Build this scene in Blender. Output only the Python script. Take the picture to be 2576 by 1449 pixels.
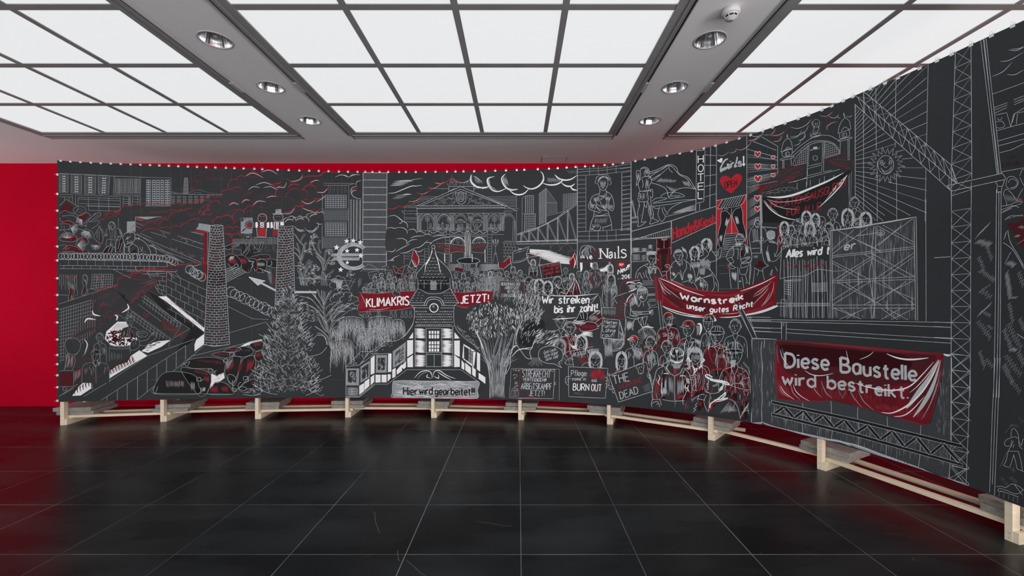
import bpy, bmesh, math, random
import numpy as np
from mathutils import Vector, Matrix
from mathutils.geometry import tessellate_polygon

for o in list(bpy.data.objects):
 bpy.data.objects.remove(o)
SC = bpy.context.scene
COL = SC.collection
random.seed(7)

# ------------------------------------------------------------------ camera
W, HH = 2576, 1449
F, CX, CY = 1100.0, 1304.0, 752.0        # focal length (px) and principal vanishing point
EYE = 1.55                               # camera height
CEIL = 3.508                             # ceiling height
HC = CEIL - EYE
BACK = 6.315                             # distance of the red back wall
cam = bpy.data.cameras.new('camera')
cam.sensor_fit = 'HORIZONTAL'
cam.sensor_width = 36.0
cam.lens = 36.0 * F / W
cam.shift_x = (W / 2 - CX) / W
cam.shift_y = (CY - HH / 2) / W
cam.clip_start = 0.05
camo = bpy.data.objects.new('camera', cam)
COL.objects.link(camo)
camo.location = (0, 0, EYE)
camo.rotation_euler = (math.pi / 2, 0, 0)
SC.camera = camo

# ------------------------------------------------------------------ light
wd = bpy.data.worlds.new('world')
SC.world = wd
wd.use_nodes = True
wd.node_tree.nodes['Background'].inputs[0].default_value = (0.9, 0.95, 1, 1)
wd.node_tree.nodes['Background'].inputs[1].default_value = 0.0
PANEL_L = 0.76                            # radiance of the luminous ceiling


def area(name, loc, rot, sx, sy, power, col):
 l = bpy.data.lights.new(name, 'AREA')
 l.shape = 'RECTANGLE'
 l.size, l.size_y, l.energy, l.color = sx, sy, power, col
 o = bpy.data.objects.new(name, l)
 COL.objects.link(o)
 o.location, o.rotation_euler = loc, rot
 return o


# area lights: daylight from an unseen left window, plus added rear and right fills
area('fill_rear', (1.2, -6.8, 1.2), (math.radians(134), 0, 0), 10.4, 2.6, 1010, (0.96, 0.98, 1.0))  # added fill behind the camera, tilted up to lift mural and ceiling
area('daylight_side', (-8.85, 3.2, 1.4), (0, math.radians(-132), 0), 2.4, 4.6, 62, (0.97, 0.98, 1.0))
area('fill_right', (6.2, -3.2, 1.2), (0, math.radians(130), 0), 2.4, 6.0, 520, (0.97, 0.98, 1.0))  # added fill right of the camera, brightens the ceiling beams and left board

vs = SC.view_settings
SC.display_settings.display_device = 'sRGB'
vs.view_transform = 'Standard'
vs.look = 'None'
vs.exposure = 0.0
vs.gamma = 1.0
vs.use_curve_mapping = False
try:
 SC.cycles.use_denoising = True
 SC.cycles.max_bounces = 8
 SC.cycles.sample_clamp_indirect = 6.0
except Exception:
 pass


# ------------------------------------------------------------------ materials
def lin(c):
 return tuple(((v / 255 / 12.92) if v / 255 <= 0.04045 else ((v / 255 + 0.055) / 1.055) ** 2.4) for v in c)


def mat(name, col, rough=0.6, metal=0.0, spec=0.5, noise=None, bump=None, emit=None):
 """noise = (scale, colour2, detail) mottles the base colour; bump = (scale, strength)"""
 m = bpy.data.materials.new(name)
 m.use_nodes = True
 nt = m.node_tree
 b = nt.nodes['Principled BSDF']
 b.inputs['Base Color'].default_value = (*col, 1)
 b.inputs['Roughness'].default_value = rough
 b.inputs['Metallic'].default_value = metal
 b.inputs['Specular IOR Level'].default_value = spec
 tc = nt.nodes.new('ShaderNodeTexCoord')
 if noise:
  n = nt.nodes.new('ShaderNodeTexNoise')
  n.inputs['Scale'].default_value = noise[0]
  n.inputs['Detail'].default_value = noise[2] if len(noise) > 2 else 4
  nt.links.new(tc.outputs['Object'], n.inputs['Vector'])
  r = nt.nodes.new('ShaderNodeValToRGB')
  r.color_ramp.elements[0].position = noise[3] if len(noise) > 3 else 0.35
  r.color_ramp.elements[1].position = noise[4] if len(noise) > 4 else 0.65
  r.color_ramp.elements[0].color = (*col, 1)
  r.color_ramp.elements[1].color = (*noise[1], 1)
  nt.links.new(n.outputs['Fac'], r.inputs['Fac'])
  nt.links.new(r.outputs['Color'], b.inputs['Base Color'])
 if bump:
  n2 = nt.nodes.new('ShaderNodeTexNoise')
  n2.inputs['Scale'].default_value = bump[0]
  n2.inputs['Detail'].default_value = 6
  nt.links.new(tc.outputs['Object'], n2.inputs['Vector'])
  bp = nt.nodes.new('ShaderNodeBump')
  bp.inputs['Strength'].default_value = bump[1]
  bp.inputs['Distance'].default_value = 0.01
  nt.links.new(n2.outputs['Fac'], bp.inputs['Height'])
  nt.links.new(bp.outputs['Normal'], b.inputs['Normal'])
 if emit:
  b.inputs['Emission Color'].default_value = (*emit[0], 1)
  b.inputs['Emission Strength'].default_value = emit[1]
 return m


M = {}
M['plaster'] = mat('ceiling_plaster', (0.86, 0.86, 0.86), 0.9, noise=(3.0, (0.88, 0.88, 0.88), 3), bump=(40, 0.05))
M['red_wall'] = mat('red_paint', (0.53, 0.0014, 0.021), 0.9, noise=(1.5, (0.56, 0.0016, 0.023), 3), spec=0.06)
M['white_wall'] = mat('white_paint', (0.82, 0.82, 0.82), 0.9)
M['grid'] = mat('grey_grid_metal', (0.29, 0.29, 0.285), 0.6, noise=(6, (0.32, 0.32, 0.315)))
M['slot'] = mat('dark_slot', (0.012, 0.012, 0.012), 0.7)
M['alu'] = mat('grey_aluminium', (0.42, 0.42, 0.42), 0.45, metal=0.2)
M['diffuser'] = mat('luminous_panel', (0.25, 0.25, 0.25), 0.8, emit=((0.965, 0.985, 1.0), PANEL_L), spec=0.1)
M['chrome'] = mat('polished_reflector', (0.80, 0.81, 0.83), 0.16, metal=1.0)
M['ring'] = mat('pale_grey_trim', (0.5, 0.5, 0.5), 0.4)
M['lamp_off'] = mat('lamp_glass', (0.55, 0.56, 0.58), 0.2)
M['plastic'] = mat('white_plastic', (0.62, 0.62, 0.61), 0.45)
M['dark'] = mat('dark_grille', (0.02, 0.02, 0.02), 0.6)
M['led'] = mat('led_lens', (0.3, 0.3, 0.3), 0.2)
M['concrete'] = mat('concrete_slab', (0.25, 0.24, 0.21), 0.9, noise=(30, (0.36, 0.345, 0.305), 8), bump=(160, 0.5))
M['scratch'] = mat('floor_scratch', (0.085, 0.088, 0.09), 0.6)
M['screw'] = mat('screw_steel', (0.09, 0.08, 0.07), 0.5, metal=0.6)
M['clip'] = mat('bright_clip_steel', (0.86, 0.86, 0.86), 0.35, metal=0.15)
M['wire'] = mat('clip_wire', (0.62, 0.62, 0.62), 0.3, metal=0.5)


def wood(name, a, b):
 m = mat(name, a, 0.65)
 nt = m.node_tree
 bs = nt.nodes['Principled BSDF']
 tc = nt.nodes.new('ShaderNodeTexCoord')
 mp = nt.nodes.new('ShaderNodeMapping')
 mp.inputs['Scale'].default_value = (4, 55, 55)
 n = nt.nodes.new('ShaderNodeTexNoise')
 n.inputs['Scale'].default_value = 1.0
 n.inputs['Detail'].default_value = 5
 n.inputs['Distortion'].default_value = 0.6
 v = nt.nodes.new('ShaderNodeTexVoronoi')          # knots
 v.inputs['Scale'].default_value = 3.1
 r2 = nt.nodes.new('ShaderNodeValToRGB')
 r2.color_ramp.elements[0].position = 0.045
 r2.color_ramp.elements[0].color = (0.22, 0.12, 0.05, 1)
 r2.color_ramp.elements[1].position = 0.075
 r2.color_ramp.elements[1].color = (1, 1, 1, 1)
 r = nt.nodes.new('ShaderNodeValToRGB')
 r.color_ramp.elements[0].position = 0.35
 r.color_ramp.elements[1].position = 0.7
 r.color_ramp.elements[0].color = (*a, 1)
 r.color_ramp.elements[1].color = (*b, 1)
 mx = nt.nodes.new('ShaderNodeMix')
 mx.data_type = 'RGBA'
 mx.blend_type = 'MULTIPLY'
 mx.inputs['Factor'].default_value = 0.8
 nt.links.new(tc.outputs['Object'], mp.inputs['Vector'])
 nt.links.new(mp.outputs['Vector'], n.inputs['Vector'])
 nt.links.new(tc.outputs['Object'], v.inputs['Vector'])
 nt.links.new(v.outputs['Distance'], r2.inputs['Fac'])
 nt.links.new(n.outputs['Fac'], r.inputs['Fac'])
 nt.links.new(r.outputs['Color'], mx.inputs['A'])
 nt.links.new(r2.outputs['Color'], mx.inputs['B'])
 nt.links.new(mx.outputs['Result'], bs.inputs['Base Color'])
 return m


M['pine'] = wood('pale_pine', (0.84, 0.74, 0.57), (0.76, 0.62, 0.43))


def floor_mat():
 m = mat('black_slate_tiles', (0.013, 0.014, 0.015), 0.3)
 nt = m.node_tree
 b = nt.nodes['Principled BSDF']
 N, Lk = nt.nodes.new, nt.links.new
 tc = N('ShaderNodeTexCoord')
 sep = N('ShaderNodeSeparateXYZ')
 Lk(tc.outputs['Object'], sep.inputs[0])

 def math_(op, a, bb=None, cc=None):
  n = N('ShaderNodeMath')
  n.operation = op
  for i, v in enumerate((a, bb, cc)):
   if v is None:
    continue
   if isinstance(v, (int, float)):
    n.inputs[i].default_value = v
   else:
    Lk(v, n.inputs[i])
  return n.outputs[0]

 def noise(scale, detail=4, vec=None):
  n = N('ShaderNodeTexNoise')
  n.inputs['Scale'].default_value = scale
  n.inputs['Detail'].default_value = detail
  Lk(vec if vec is not None else tc.outputs['Object'], n.inputs['Vector'])
  return n.outputs['Fac']

 def line(coord, off, pitch, width):
  f = math_('FRACT', math_('DIVIDE', math_('SUBTRACT', coord, off - 50 * pitch), pitch))
  d = math_('MULTIPLY', math_('MINIMUM', f, math_('SUBTRACT', 1.0, f)), pitch)
  return math_('LESS_THAN', d, width)

 lx = line(sep.outputs['X'], 0.016, 0.7, 0.0023)
 ly = line(sep.outputs['Y'], 2.652, 0.64, 0.0026)
 joint = math_('MAXIMUM', lx, ly)
 worn = N('ShaderNodeMapRange')
 worn.inputs['From Min'].default_value = 0.40
 worn.inputs['From Max'].default_value = 0.68
 Lk(noise(1.1, 6), worn.inputs['Value'])
 # the tile field begins a fresh, paler bay along x = -0.68
 strong = math_('LESS_THAN', math_('ABSOLUTE', math_('SUBTRACT', sep.outputs['X'], -0.684)), 0.0028)
 bay = math_('MULTIPLY', math_('GREATER_THAN', sep.outputs['X'], -0.684), 0.22)
 j = math_('MULTIPLY', joint, math_('ADD', math_('MULTIPLY', worn.outputs[0], 0.75), math_('ADD', 0.09, bay)))
 j = math_('MAXIMUM', j, math_('MULTIPLY', strong, 0.7))
 # each tile its own slight tone
 cell = N('ShaderNodeTexWhiteNoise')
 cell.noise_dimensions = '2D'
 cmb = N('ShaderNodeCombineXYZ')
 Lk(math_('FLOOR', math_('DIVIDE', math_('SUBTRACT', sep.outputs['X'], 0.016), 0.7)), cmb.inputs[0])
 Lk(math_('FLOOR', math_('DIVIDE', math_('SUBTRACT', sep.outputs['Y'], 2.652), 0.64)), cmb.inputs[1])
 Lk(cmb.outputs[0], cell.inputs['Vector'])
 stretch = N('ShaderNodeMapping')
 stretch.inputs['Scale'].default_value = (1.0, 2.4, 1.0)
 Lk(tc.outputs['Object'], stretch.inputs['Vector'])
 sm = noise(1.15, 10, stretch.outputs[0])
 smr = N('ShaderNodeMapRange')
 smr.inputs['From Min'].default_value = 0.42
 smr.inputs['From Max'].default_value = 0.75
 Lk(sm, smr.inputs['Value'])
 tone = math_('ADD', math_('MULTIPLY', cell.outputs['Value'], 0.30), math_('MULTIPLY', smr.outputs[0], 0.75))
 base = N('ShaderNodeMix')
 base.data_type = 'RGBA'
 base.inputs['A'].default_value = (0.0045, 0.0054, 0.0058, 1)
 base.inputs['B'].default_value = (0.024, 0.0285, 0.030, 1)
 Lk(tone, base.inputs['Factor'])
 # specks of dust
 vor = N('ShaderNodeTexVoronoi')
 vor.inputs['Scale'].default_value = 7.0
 Lk(tc.outputs['Object'], vor.inputs['Vector'])
 speck = math_('MULTIPLY', math_('LESS_THAN', vor.outputs['Distance'], 0.03), math_('GREATER_THAN', noise(2.3, 2), 0.52))
 c2 = N('ShaderNodeMix')
 c2.data_type = 'RGBA'
 c2.inputs['B'].default_value = (0.30, 0.31, 0.31, 1)
 Lk(base.outputs['Result'], c2.inputs['A'])
 Lk(math_('MAXIMUM', j, math_('MULTIPLY', speck, 0.55)), c2.inputs['Factor'])
 Lk(c2.outputs['Result'], b.inputs['Base Color'])
 rr = N('ShaderNodeMapRange')
 rr.inputs['To Min'].default_value = 0.20
 rr.inputs['To Max'].default_value = 0.36
 Lk(sm, rr.inputs['Value'])
 Lk(rr.outputs[0], b.inputs['Roughness'])
 b.inputs['Specular IOR Level'].default_value = 0.22
 bp = N('ShaderNodeBump')
 bp.inputs['Strength'].default_value = 0.08
 bp.inputs['Distance'].default_value = 0.004
 Lk(noise(7, 6), bp.inputs['Height'])
 Lk(bp.outputs['Normal'], b.inputs['Normal'])
 return m


M['floor'] = floor_mat()


# ------------------------------------------------------------------ helpers
def link(name, bm, mats, parent=None, smooth=False):
 me = bpy.data.meshes.new(name)
 bm.normal_update()
 bm.to_mesh(me)
 bm.free()
 for m in (mats if isinstance(mats, (list, tuple)) else [mats]):
  me.materials.append(m)
 if smooth:
  for p in me.polygons:
   p.use_smooth = True
 o = bpy.data.objects.new(name, me)
 COL.objects.link(o)
 if parent:
  o.parent = parent
 return o


def tag(o, label, cat, group=None):
 o['label'] = label
 o['category'] = cat
 if group:
  o['group'] = group
 return o


def thing(name, label, cat, loc=(0, 0, 0), rz=0.0, group=None):
 o = bpy.data.objects.new(name, None)
 o.empty_display_size = 0.05
 COL.objects.link(o)
 o.location = loc
 o.rotation_euler = (0, 0, rz)
 return tag(o, label, cat, group)


def structure(name, bm, mats, smooth=False):
 o = link(name, bm, mats, None, smooth)
 o['kind'] = 'structure'
 return o


def box(bm, x0, x1, y0, y1, z0, z1, mi=0, bevel=0.0):
 g = bmesh.ops.create_cube(bm, size=1.0)
 vsx = g['verts']
 for v in vsx:
  v.co = Vector(((x0 + x1) / 2 + v.co.x * (x1 - x0), (y0 + y1) / 2 + v.co.y * (y1 - y0), (z0 + z1) / 2 + v.co.z * (z1 - z0)))
 fs = set(f for v in vsx for f in v.link_faces)
 for f in fs:
  f.material_index = mi
 if bevel > 0:
  bmesh.ops.bevel(bm, geom=list(set(e for v in vsx for e in v.link_edges)), offset=bevel, segments=2, affect='EDGES', profile=0.6)
 return vsx


def lathe(bm, prof, n=40, mi=0, cz=0.0):
 """prof: list of (r, z); surface of revolution about z"""
 rings = []
 for r, z in prof:
  rings.append([bm.verts.new((r * math.cos(2 * math.pi * i / n), r * math.sin(2 * math.pi * i / n), z + cz)) for i in range(n)])
 for a, b2 in zip(rings, rings[1:]):
  for i in range(n):
   f = bm.faces.new((a[i], a[(i + 1) % n], b2[(i + 1) % n], b2[i]))
   f.material_index = mi
   f.smooth = True
 return rings


def tube(bm, pts, r, n=6, mi=0):
 pts = [Vector(p) for p in pts]
 rings = []
 for i, p in enumerate(pts):
  d = (pts[min(i + 1, len(pts) - 1)] - pts[max(i - 1, 0)]).normalized()
  u = d.cross(Vector((0, 0, 1)))
  if u.length < 1e-3:
   u = d.cross(Vector((0, 1, 0)))
  u.normalize()
  w = d.cross(u)
  rings.append([bm.verts.new(p + r * (math.cos(2 * math.pi * k / n) * u + math.sin(2 * math.pi * k / n) * w)) for k in range(n)])
 for a, b2 in zip(rings, rings[1:]):
  for k in range(n):
   bm.faces.new((a[k], a[(k + 1) % n], b2[(k + 1) % n], b2[k])).material_index = mi
 bm.faces.new(rings[0]).material_index = mi
 bm.faces.new(list(reversed(rings[-1]))).material_index = mi


def copy_tree(o, parent=None):
 c = o.copy()
 COL.objects.link(c)
 if parent:
  c.parent = parent
 for ch in list(o.children):
  copy_tree(ch, c)
 return c
# ------------------------------------------------------------------ room shell
LW, RW, FW = -9.0, 6.5, -7.0              # left wall, right wall, wall behind the camera
bm = bmesh.new()
box(bm, LW, RW, FW, BACK, -0.1, 0.0)
structure('floor', bm, M['floor'])

FIELDS = [(-5.61, -2.70), (-1.912, 1.06), (1.855, 4.79)]        # glass edges of the three luminous ceilings
FR = 0.085                                                       # width of their outer frame
YB = 5.145                                                       # back edge of the glass
PITCH_Y = 0.736
ROWS = 11
YF = YB - ROWS * PITCH_Y
LIGHT_Y = [3.306, 4.045, 4.802]
LIGHTX = [-2.29, 1.448]
LIGHT_R = 0.112


def plate(bm, x0, x1, y0, y1, z, holes=()):
 """underside of the plaster with round holes (cx, cy, r) along y"""
 ys = y0
 for cx, cy, r in sorted(holes, key=lambda h: h[1]):
  s = r + 0.06
  for (a, b2, c, d) in ((x0, x1, ys, cy - s), (x0, cx - s, cy - s, cy + s), (cx + s, x1, cy - s, cy + s)):
   if b2 > a and d > c:
    q = [bm.verts.new(p) for p in ((a, c, z), (a, d, z), (b2, d, z), (b2, c, z))]
    bm.faces.new(q)
  n = 48
  inn, out = [], []
  for i in range(n):
   t = 2 * math.pi * i / n
   ct, st = math.cos(t), math.sin(t)
   k = s / max(abs(ct), abs(st))
   inn.append(bm.verts.new((cx + r * ct, cy + r * st, z)))
   out.append(bm.verts.new((cx + k * ct, cy + k * st, z)))
  for i in range(n):
   bm.faces.new((out[i], inn[i], inn[(i + 1) % n], out[(i + 1) % n]))
  ys = cy + s
 q = [bm.verts.new(p) for p in ((x0, ys, z), (x0, y1, z), (x1, y1, z), (x1, ys, z))]
 bm.faces.new(q)


bm = bmesh.new()
edges = [LW]
for a, b2 in FIELDS:
 edges += [a - FR, b2 + FR]
edges.append(RW)
VENT0, VENT1 = YB + FR + 0.0, YB + FR + 0.125
for i in range(0, len(edges), 2):
 hol = []
 for lx in LIGHTX:
  if edges[i] < lx < edges[i + 1]:
   hol = [(lx, y, LIGHT_R) for y in LIGHT_Y]
 plate(bm, edges[i], edges[i + 1], FW, BACK, CEIL, hol)
for a, b2 in FIELDS:
 plate(bm, a - FR, b2 + FR, VENT1, BACK, CEIL)
 plate(bm, a - FR, b2 + FR, FW, YF - FR, CEIL)
structure('ceiling', bm, M['plaster'])

bm = bmesh.new()
box(bm, LW, RW, BACK, BACK + 0.15, 0, CEIL + 0.3)
structure('wall_back', bm, M['red_wall'])
bm = bmesh.new()
box(bm, RW, RW + 0.15, FW, BACK, 0, CEIL + 0.3)
structure('wall_right', bm, M['red_wall'])
bm = bmesh.new()
box(bm, LW - 0.15, LW, FW, BACK, 0, CEIL + 0.3)
structure('wall_left', bm, M['white_wall'])
bm = bmesh.new()
box(bm, LW, RW, FW - 0.15, FW, 0, CEIL + 0.3)
structure('wall_front', bm, M['white_wall'])

# ------------------------------------------------------------------ luminous ceilings
names = ['leftmost of the three luminous ceiling fields, its near left corner running out of view',
         'middle luminous ceiling field of white panels between the two rows of downlights',
         'right luminous ceiling field of white panels, partly hidden by the tall chalk mural']
BAR = 0.023
for (a, b2), lab in zip(FIELDS, names):
 root = thing('luminous_ceiling', lab, 'ceiling light', ((a + b2) / 2, YB, CEIL), 0, 'luminous ceiling fields')
 cx = (a + b2) / 2
 hw = (b2 - a) / 2
 px = (b2 - a) / 4
 bm = bmesh.new()
 for s in (-1, 1):
  box(bm, s * hw - (FR if s < 0 else 0), s * hw + (FR if s > 0 else 0), YF - YB - FR, FR, -0.004, 0.06)
  box(bm, min(s * (hw + FR), s * (hw + FR - 0.018)), max(s * (hw + FR), s * (hw + FR - 0.018)), YF - YB - FR, FR, -0.012, 0.0)
 box(bm, -hw, hw, 0, FR, -0.004, 0.06)
 box(bm, -hw - FR, hw + FR, FR - 0.016, FR, -0.012, 0.0)
 box(bm, -hw, hw, YF - YB - FR, YF - YB, -0.004, 0.06)
 link('frame', bm, M['grid'], root)
 bm = bmesh.new()
 for k in (1, 2, 3):
  box(bm, -hw + k * px - BAR, -hw + k * px + BAR, YF - YB, 0, 0.0, 0.007)
 for r in range(1, ROWS):
  y = -r * PITCH_Y
  for k in range(4):
   box(bm, -hw + k * px + (BAR if k else 0), -hw + (k + 1) * px - (BAR if k < 3 else 0), y - 0.029, y + 0.029, 0.0005, 0.007)
 link('grid_bars', bm, M['grid'], root)
 for r in range(ROWS):
  for k in range(4):
   bm = bmesh.new()
   box(bm, -hw + k * px, -hw + (k + 1) * px, -(r + 1) * PITCH_Y, -r * PITCH_Y, 0.008, 0.014)
   link('diffuser_panel', bm, M['diffuser'], root)

# slot air vents along the rear edge of each field
vl = ['long slotted air vent behind the leftmost luminous field', 'long slotted air vent along the back edge of the middle luminous field',
      'slotted air vent behind the right luminous field, above the mural']
for (a, b2), lab in zip(FIELDS, vl):
 cx = (a + b2) / 2
 hw = (b2 - a) / 2 + FR
 root = thing('slot_vent', lab, 'air vent', (cx, VENT0, CEIL), 0, 'slotted ceiling vents')
 wv = VENT1 - VENT0
 bm = bmesh.new()
 box(bm, -hw, hw, 0, wv, 0.004, 0.012)
 link('dark_back', bm, M['slot'], root)
 for k in range(5):
  bm = bmesh.new()
  y = wv * (k + 0.15) / 5
  ex = 0.03 * k
  box(bm, -hw + 0.0, hw, y, y + (0.009 if k not in (0, 4) else 0.014), -0.003, 0.004)
  link('slat', bm, M['alu'], root)
 for s in (-1, 1):
  bm = bmesh.new()
  box(bm, s * hw - 0.01, s * hw + 0.01, 0, wv, -0.003, 0.02)
  link('end_cap', bm, M['alu'], root)

# lighting tracks along the sides of the plaster beams
tl = [(FIELDS[0][1] + FR, 'left', 'black lighting track beside the leftmost luminous field, on the near downlight beam'),
      (FIELDS[1][0] - FR, 'right', 'black lighting track along the left edge of the middle luminous field'),
      (FIELDS[1][1] + FR, 'left', 'black lighting track along the right edge of the middle luminous field'),
      (FIELDS[2][0] - FR, 'right', 'black lighting track along the left edge of the right luminous field')]
for x, side, lab in tl:
 s = 1 if side == 'left' else -1
 root = thing('lighting_track', lab, 'track', (x, 4.1, CEIL), 0, 'lighting tracks')
 bm = bmesh.new()
 for y0, y1 in ((-6.5, -0.16), (0.02, 1.12)):
  box(bm, min(0.004 * s, 0.010 * s), max(0.004 * s, 0.010 * s), y0, y1, -0.012, 0.0)
  box(bm, min(0.026 * s, 0.032 * s), max(0.026 * s, 0.032 * s), y0, y1, -0.012, 0.0)
 link('rail', bm, M['alu'], root)
 bm = bmesh.new()
 for y0, y1 in ((-6.5, -0.16), (0.02, 1.12)):
  box(bm, min(0.010 * s, 0.026 * s), max(0.010 * s, 0.026 * s), y0, y1, -0.005, 0.0)
 link('groove', bm, M['slot'], root)
 bm = bmesh.new()
 box(bm, min(0.002 * s, 0.036 * s), max(0.002 * s, 0.036 * s), -0.16, 0.02, -0.016, 0.0, bevel=0.002)
 link('connector', bm, M['ring'], root)

# ------------------------------------------------------------------ recessed downlights
dl = {0: ['nearest downlight of the left row', 'middle downlight of the left row', 'farthest downlight of the left row, close to the red wall'],
      1: ['nearest downlight of the right row, below the smoke detector', 'middle downlight of the right row', 'farthest downlight of the right row, tinged red']}


def downlight(x, y, lab):
 root = thing('downlight', 'recessed round ' + lab, 'downlight', (x, y, CEIL), 0, 'recessed downlights')
 R = LIGHT_R
 bm = bmesh.new()
 lathe(bm, [(R - 0.005, 0.004), (R - 0.004, -0.003), (R + 0.001, -0.005), (R + 0.007, -0.003), (R + 0.008, 0.001)], 48)
 link('trim_ring', bm, M['ring'], root)
 bm = bmesh.new()
 prof = [(R - 0.004, 0.0), (R - 0.012, 0.03), (R - 0.024, 0.07), (R - 0.036, 0.11), (R - 0.055, 0.14), (0.03, 0.155), (0.001, 0.156)]
 rings = lathe(bm, prof, 40)
 for f in bm.faces:
  f.smooth = False
 link('reflector', bm, M['chrome'], root)
 bm = bmesh.new()
 lathe(bm, [(0.001, 0.02), (0.012, 0.022), (0.017, 0.035), (0.017, 0.12), (0.024, 0.125), (0.024, 0.156)], 20)
 link('lamp', bm, M['lamp_off'], root)
 bm = bmesh.new()
 for k in range(3):
  t = 2.1 * k + 0.6
  tube(bm, [(0.012 * math.cos(t), 0.012 * math.sin(t), 0.09), ((R - 0.03) * math.cos(t), (R - 0.03) * math.sin(t), 0.085)], 0.002, 6)
 link('lamp_holder', bm, M['alu'], root)


for i, lx in enumerate(LIGHTX):
 for y, lab in zip(LIGHT_Y, dl[i]):
  downlight(lx, y, lab)

# smoke detector
root = thing('smoke_detector', 'white round smoke detector on the plaster beam near the top edge', 'smoke detector', (1.437, 2.955, CEIL))
bm = bmesh.new()
lathe(bm, [(0.001, 0.0), (0.057, 0.0), (0.058, -0.036), (0.053, -0.041), (0.001, -0.041)], 40)
link('base', bm, M['plastic'], root)
bm = bmesh.new()
lathe(bm, [(0.048, -0.028), (0.046, -0.036), (0.041, -0.038)], 40)
lathe(bm, [(0.040, -0.050), (0.034, -0.056), (0.026, -0.058), (0.022, -0.064), (0.001, -0.066)], 40)
for k in range(8):
 t = k * math.pi / 4
 tube(bm, [(0.043 * math.cos(t), 0.043 * math.sin(t), -0.034), (0.038 * math.cos(t), 0.038 * math.sin(t), -0.053)], 0.003, 6)
link('body', bm, M['plastic'], root).location.z = -0.011
bm = bmesh.new()
lathe(bm, [(0.036, -0.034), (0.033, -0.054), (0.001, -0.055)], 32)
link('grille', bm, M['dark'], root).location.z = -0.011
bm = bmesh.new()
lathe(bm, [(0.001, -0.0665), (0.010, -0.0665), (0.011, -0.066), (0.012, -0.0645)], 24)
link('indicator', bm, M['led'], root).location.z = -0.011

# access hatch in the plaster near the back wall
root = thing('ceiling_hatch', 'flush plaster access hatch in the ceiling close to the red wall', 'hatch', (0.50, 6.13, CEIL))
bm = bmesh.new()
box(bm, -0.165, 0.165, -0.12, 0.13, -0.003, 0.0)
link('panel', bm, M['plaster'], root)
bm = bmesh.new()
for s in (-1, 1):
 box(bm, s * 0.171 - 0.003, s * 0.171 + 0.003, -0.13, 0.14, -0.004, 0.0)
 box(bm, -0.168, 0.168, 0.005 + s * 0.131 - 0.003, 0.005 + s * 0.131 + 0.003, -0.004, 0.0)
link('seam_frame', bm, M['grid'], root)

# scratches on the slate
for pts in ([(943, 1288), (944, 1312), (950, 1328), (955, 1340)], [(1000, 1384), (1001, 1400), (1004, 1412)], [(1022, 1410), (1040, 1424), (1056, 1440), (1070, 1449)], [(1200, 1312), (1230, 1316), (1262, 1322), (1288, 1324)], [(1676, 1164), (1698, 1170), (1712, 1182), (1718, 1188)], [(1715, 1210), (1724, 1222), (1740, 1240)], [(1788, 1148), (1800, 1162), (1822, 1188)]):
 bm = bmesh.new()
 q = []
 for x, y in pts:
  Y = F * EYE / (y - CY)
  q.append(((x - CX) * Y / F, Y))
 vv = []
 for i, p in enumerate(q):
  a, b2 = q[max(0, i - 1)], q[min(len(q) - 1, i + 1)]
  dx, dy = b2[0] - a[0], b2[1] - a[1]
  l = math.hypot(dx, dy)
  vv.append((bm.verts.new((p[0] - dy / l * 0.0022, p[1] + dx / l * 0.0022, 0.0006)), bm.verts.new((p[0] + dy / l * 0.0022, p[1] - dx / l * 0.0022, 0.0006))))
 for a, b2 in zip(vv, vv[1:]):
  bm.faces.new((a[0], a[1], b2[1], b2[0]))
 bmesh.ops.recalc_face_normals(bm, faces=bm.faces)
 link('scratch', bm, M['scratch'], bpy.data.objects['floor'])
# ------------------------------------------------------------------ the curved run of timber stands
POST_PX = [(154.3, 1070.6), (406.3, 1062), (644.8, 1055), (871.7, 1051), (1088, 1052), (1307.5, 1057.3), (1531, 1068.5), (1785, 1107.6), (2060, 1181.5), (2534, 1361)]
POSTS = []
for x, y in POST_PX:
 Y = F * EYE / (y - CY)
 POSTS.append(Vector(((x - CX) * Y / F, Y)))
d = (POSTS[-1] - POSTS[-2]).normalized()
d = Matrix.Rotation(-0.25, 2) @ d
POSTS.append(POSTS[-1] + d * 1.12)
first = POSTS[0] + (POSTS[0] - POSTS[1]).normalized() * 0.045
ctrl = [first] + POSTS
_s = [0.0]
for a, b2 in zip(ctrl, ctrl[1:]):
 _s.append(_s[-1] + (b2 - a).length)
_s = np.array(_s)


def spline(xs, ys):
 n = len(xs)
 h = np.diff(xs)
 A = np.eye(n)
 r = np.zeros(n)
 for i in range(1, n - 1):
  A[i, i - 1:i + 2] = (h[i - 1], 2 * (h[i - 1] + h[i]), h[i])
  r[i] = 6 * ((ys[i + 1] - ys[i]) / h[i] - (ys[i] - ys[i - 1]) / h[i - 1])
 m = np.linalg.solve(A, r)

 def f(q):
  q = np.asarray(q, float)
  i = np.clip(np.searchsorted(xs, q) - 1, 0, n - 2)
  dx = q - xs[i]
  hh = h[i]
  return ys[i] + dx * ((ys[i + 1] - ys[i]) / hh - hh * (2 * m[i] + m[i + 1]) / 6) + dx ** 2 * m[i] / 2 + dx ** 3 * (m[i + 1] - m[i]) / (6 * hh)
 return f


SX = spline(_s, np.array([p.x for p in ctrl]))
SY = spline(_s, np.array([p.y for p in ctrl]))
TS = np.linspace(0, _s[-1], 4001)
TX, TY = SX(TS), SY(TS)
TR = TX / TY
TDX, TDY = np.gradient(TX, TS), np.gradient(TY, TS)
THICK = 0.008
vis = TY > 0.4


def at_s(s):
 x, y = np.interp(s, TS, TX), np.interp(s, TS, TY)
 dx, dy = np.interp(s, TS, TDX), np.interp(s, TS, TDY)
 l = math.hypot(dx, dy)
 return x, y, dx / l, dy / l


def s_of_px(px):
 return np.interp((np.asarray(px, float) - CX) / F, TR, TS)


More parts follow.
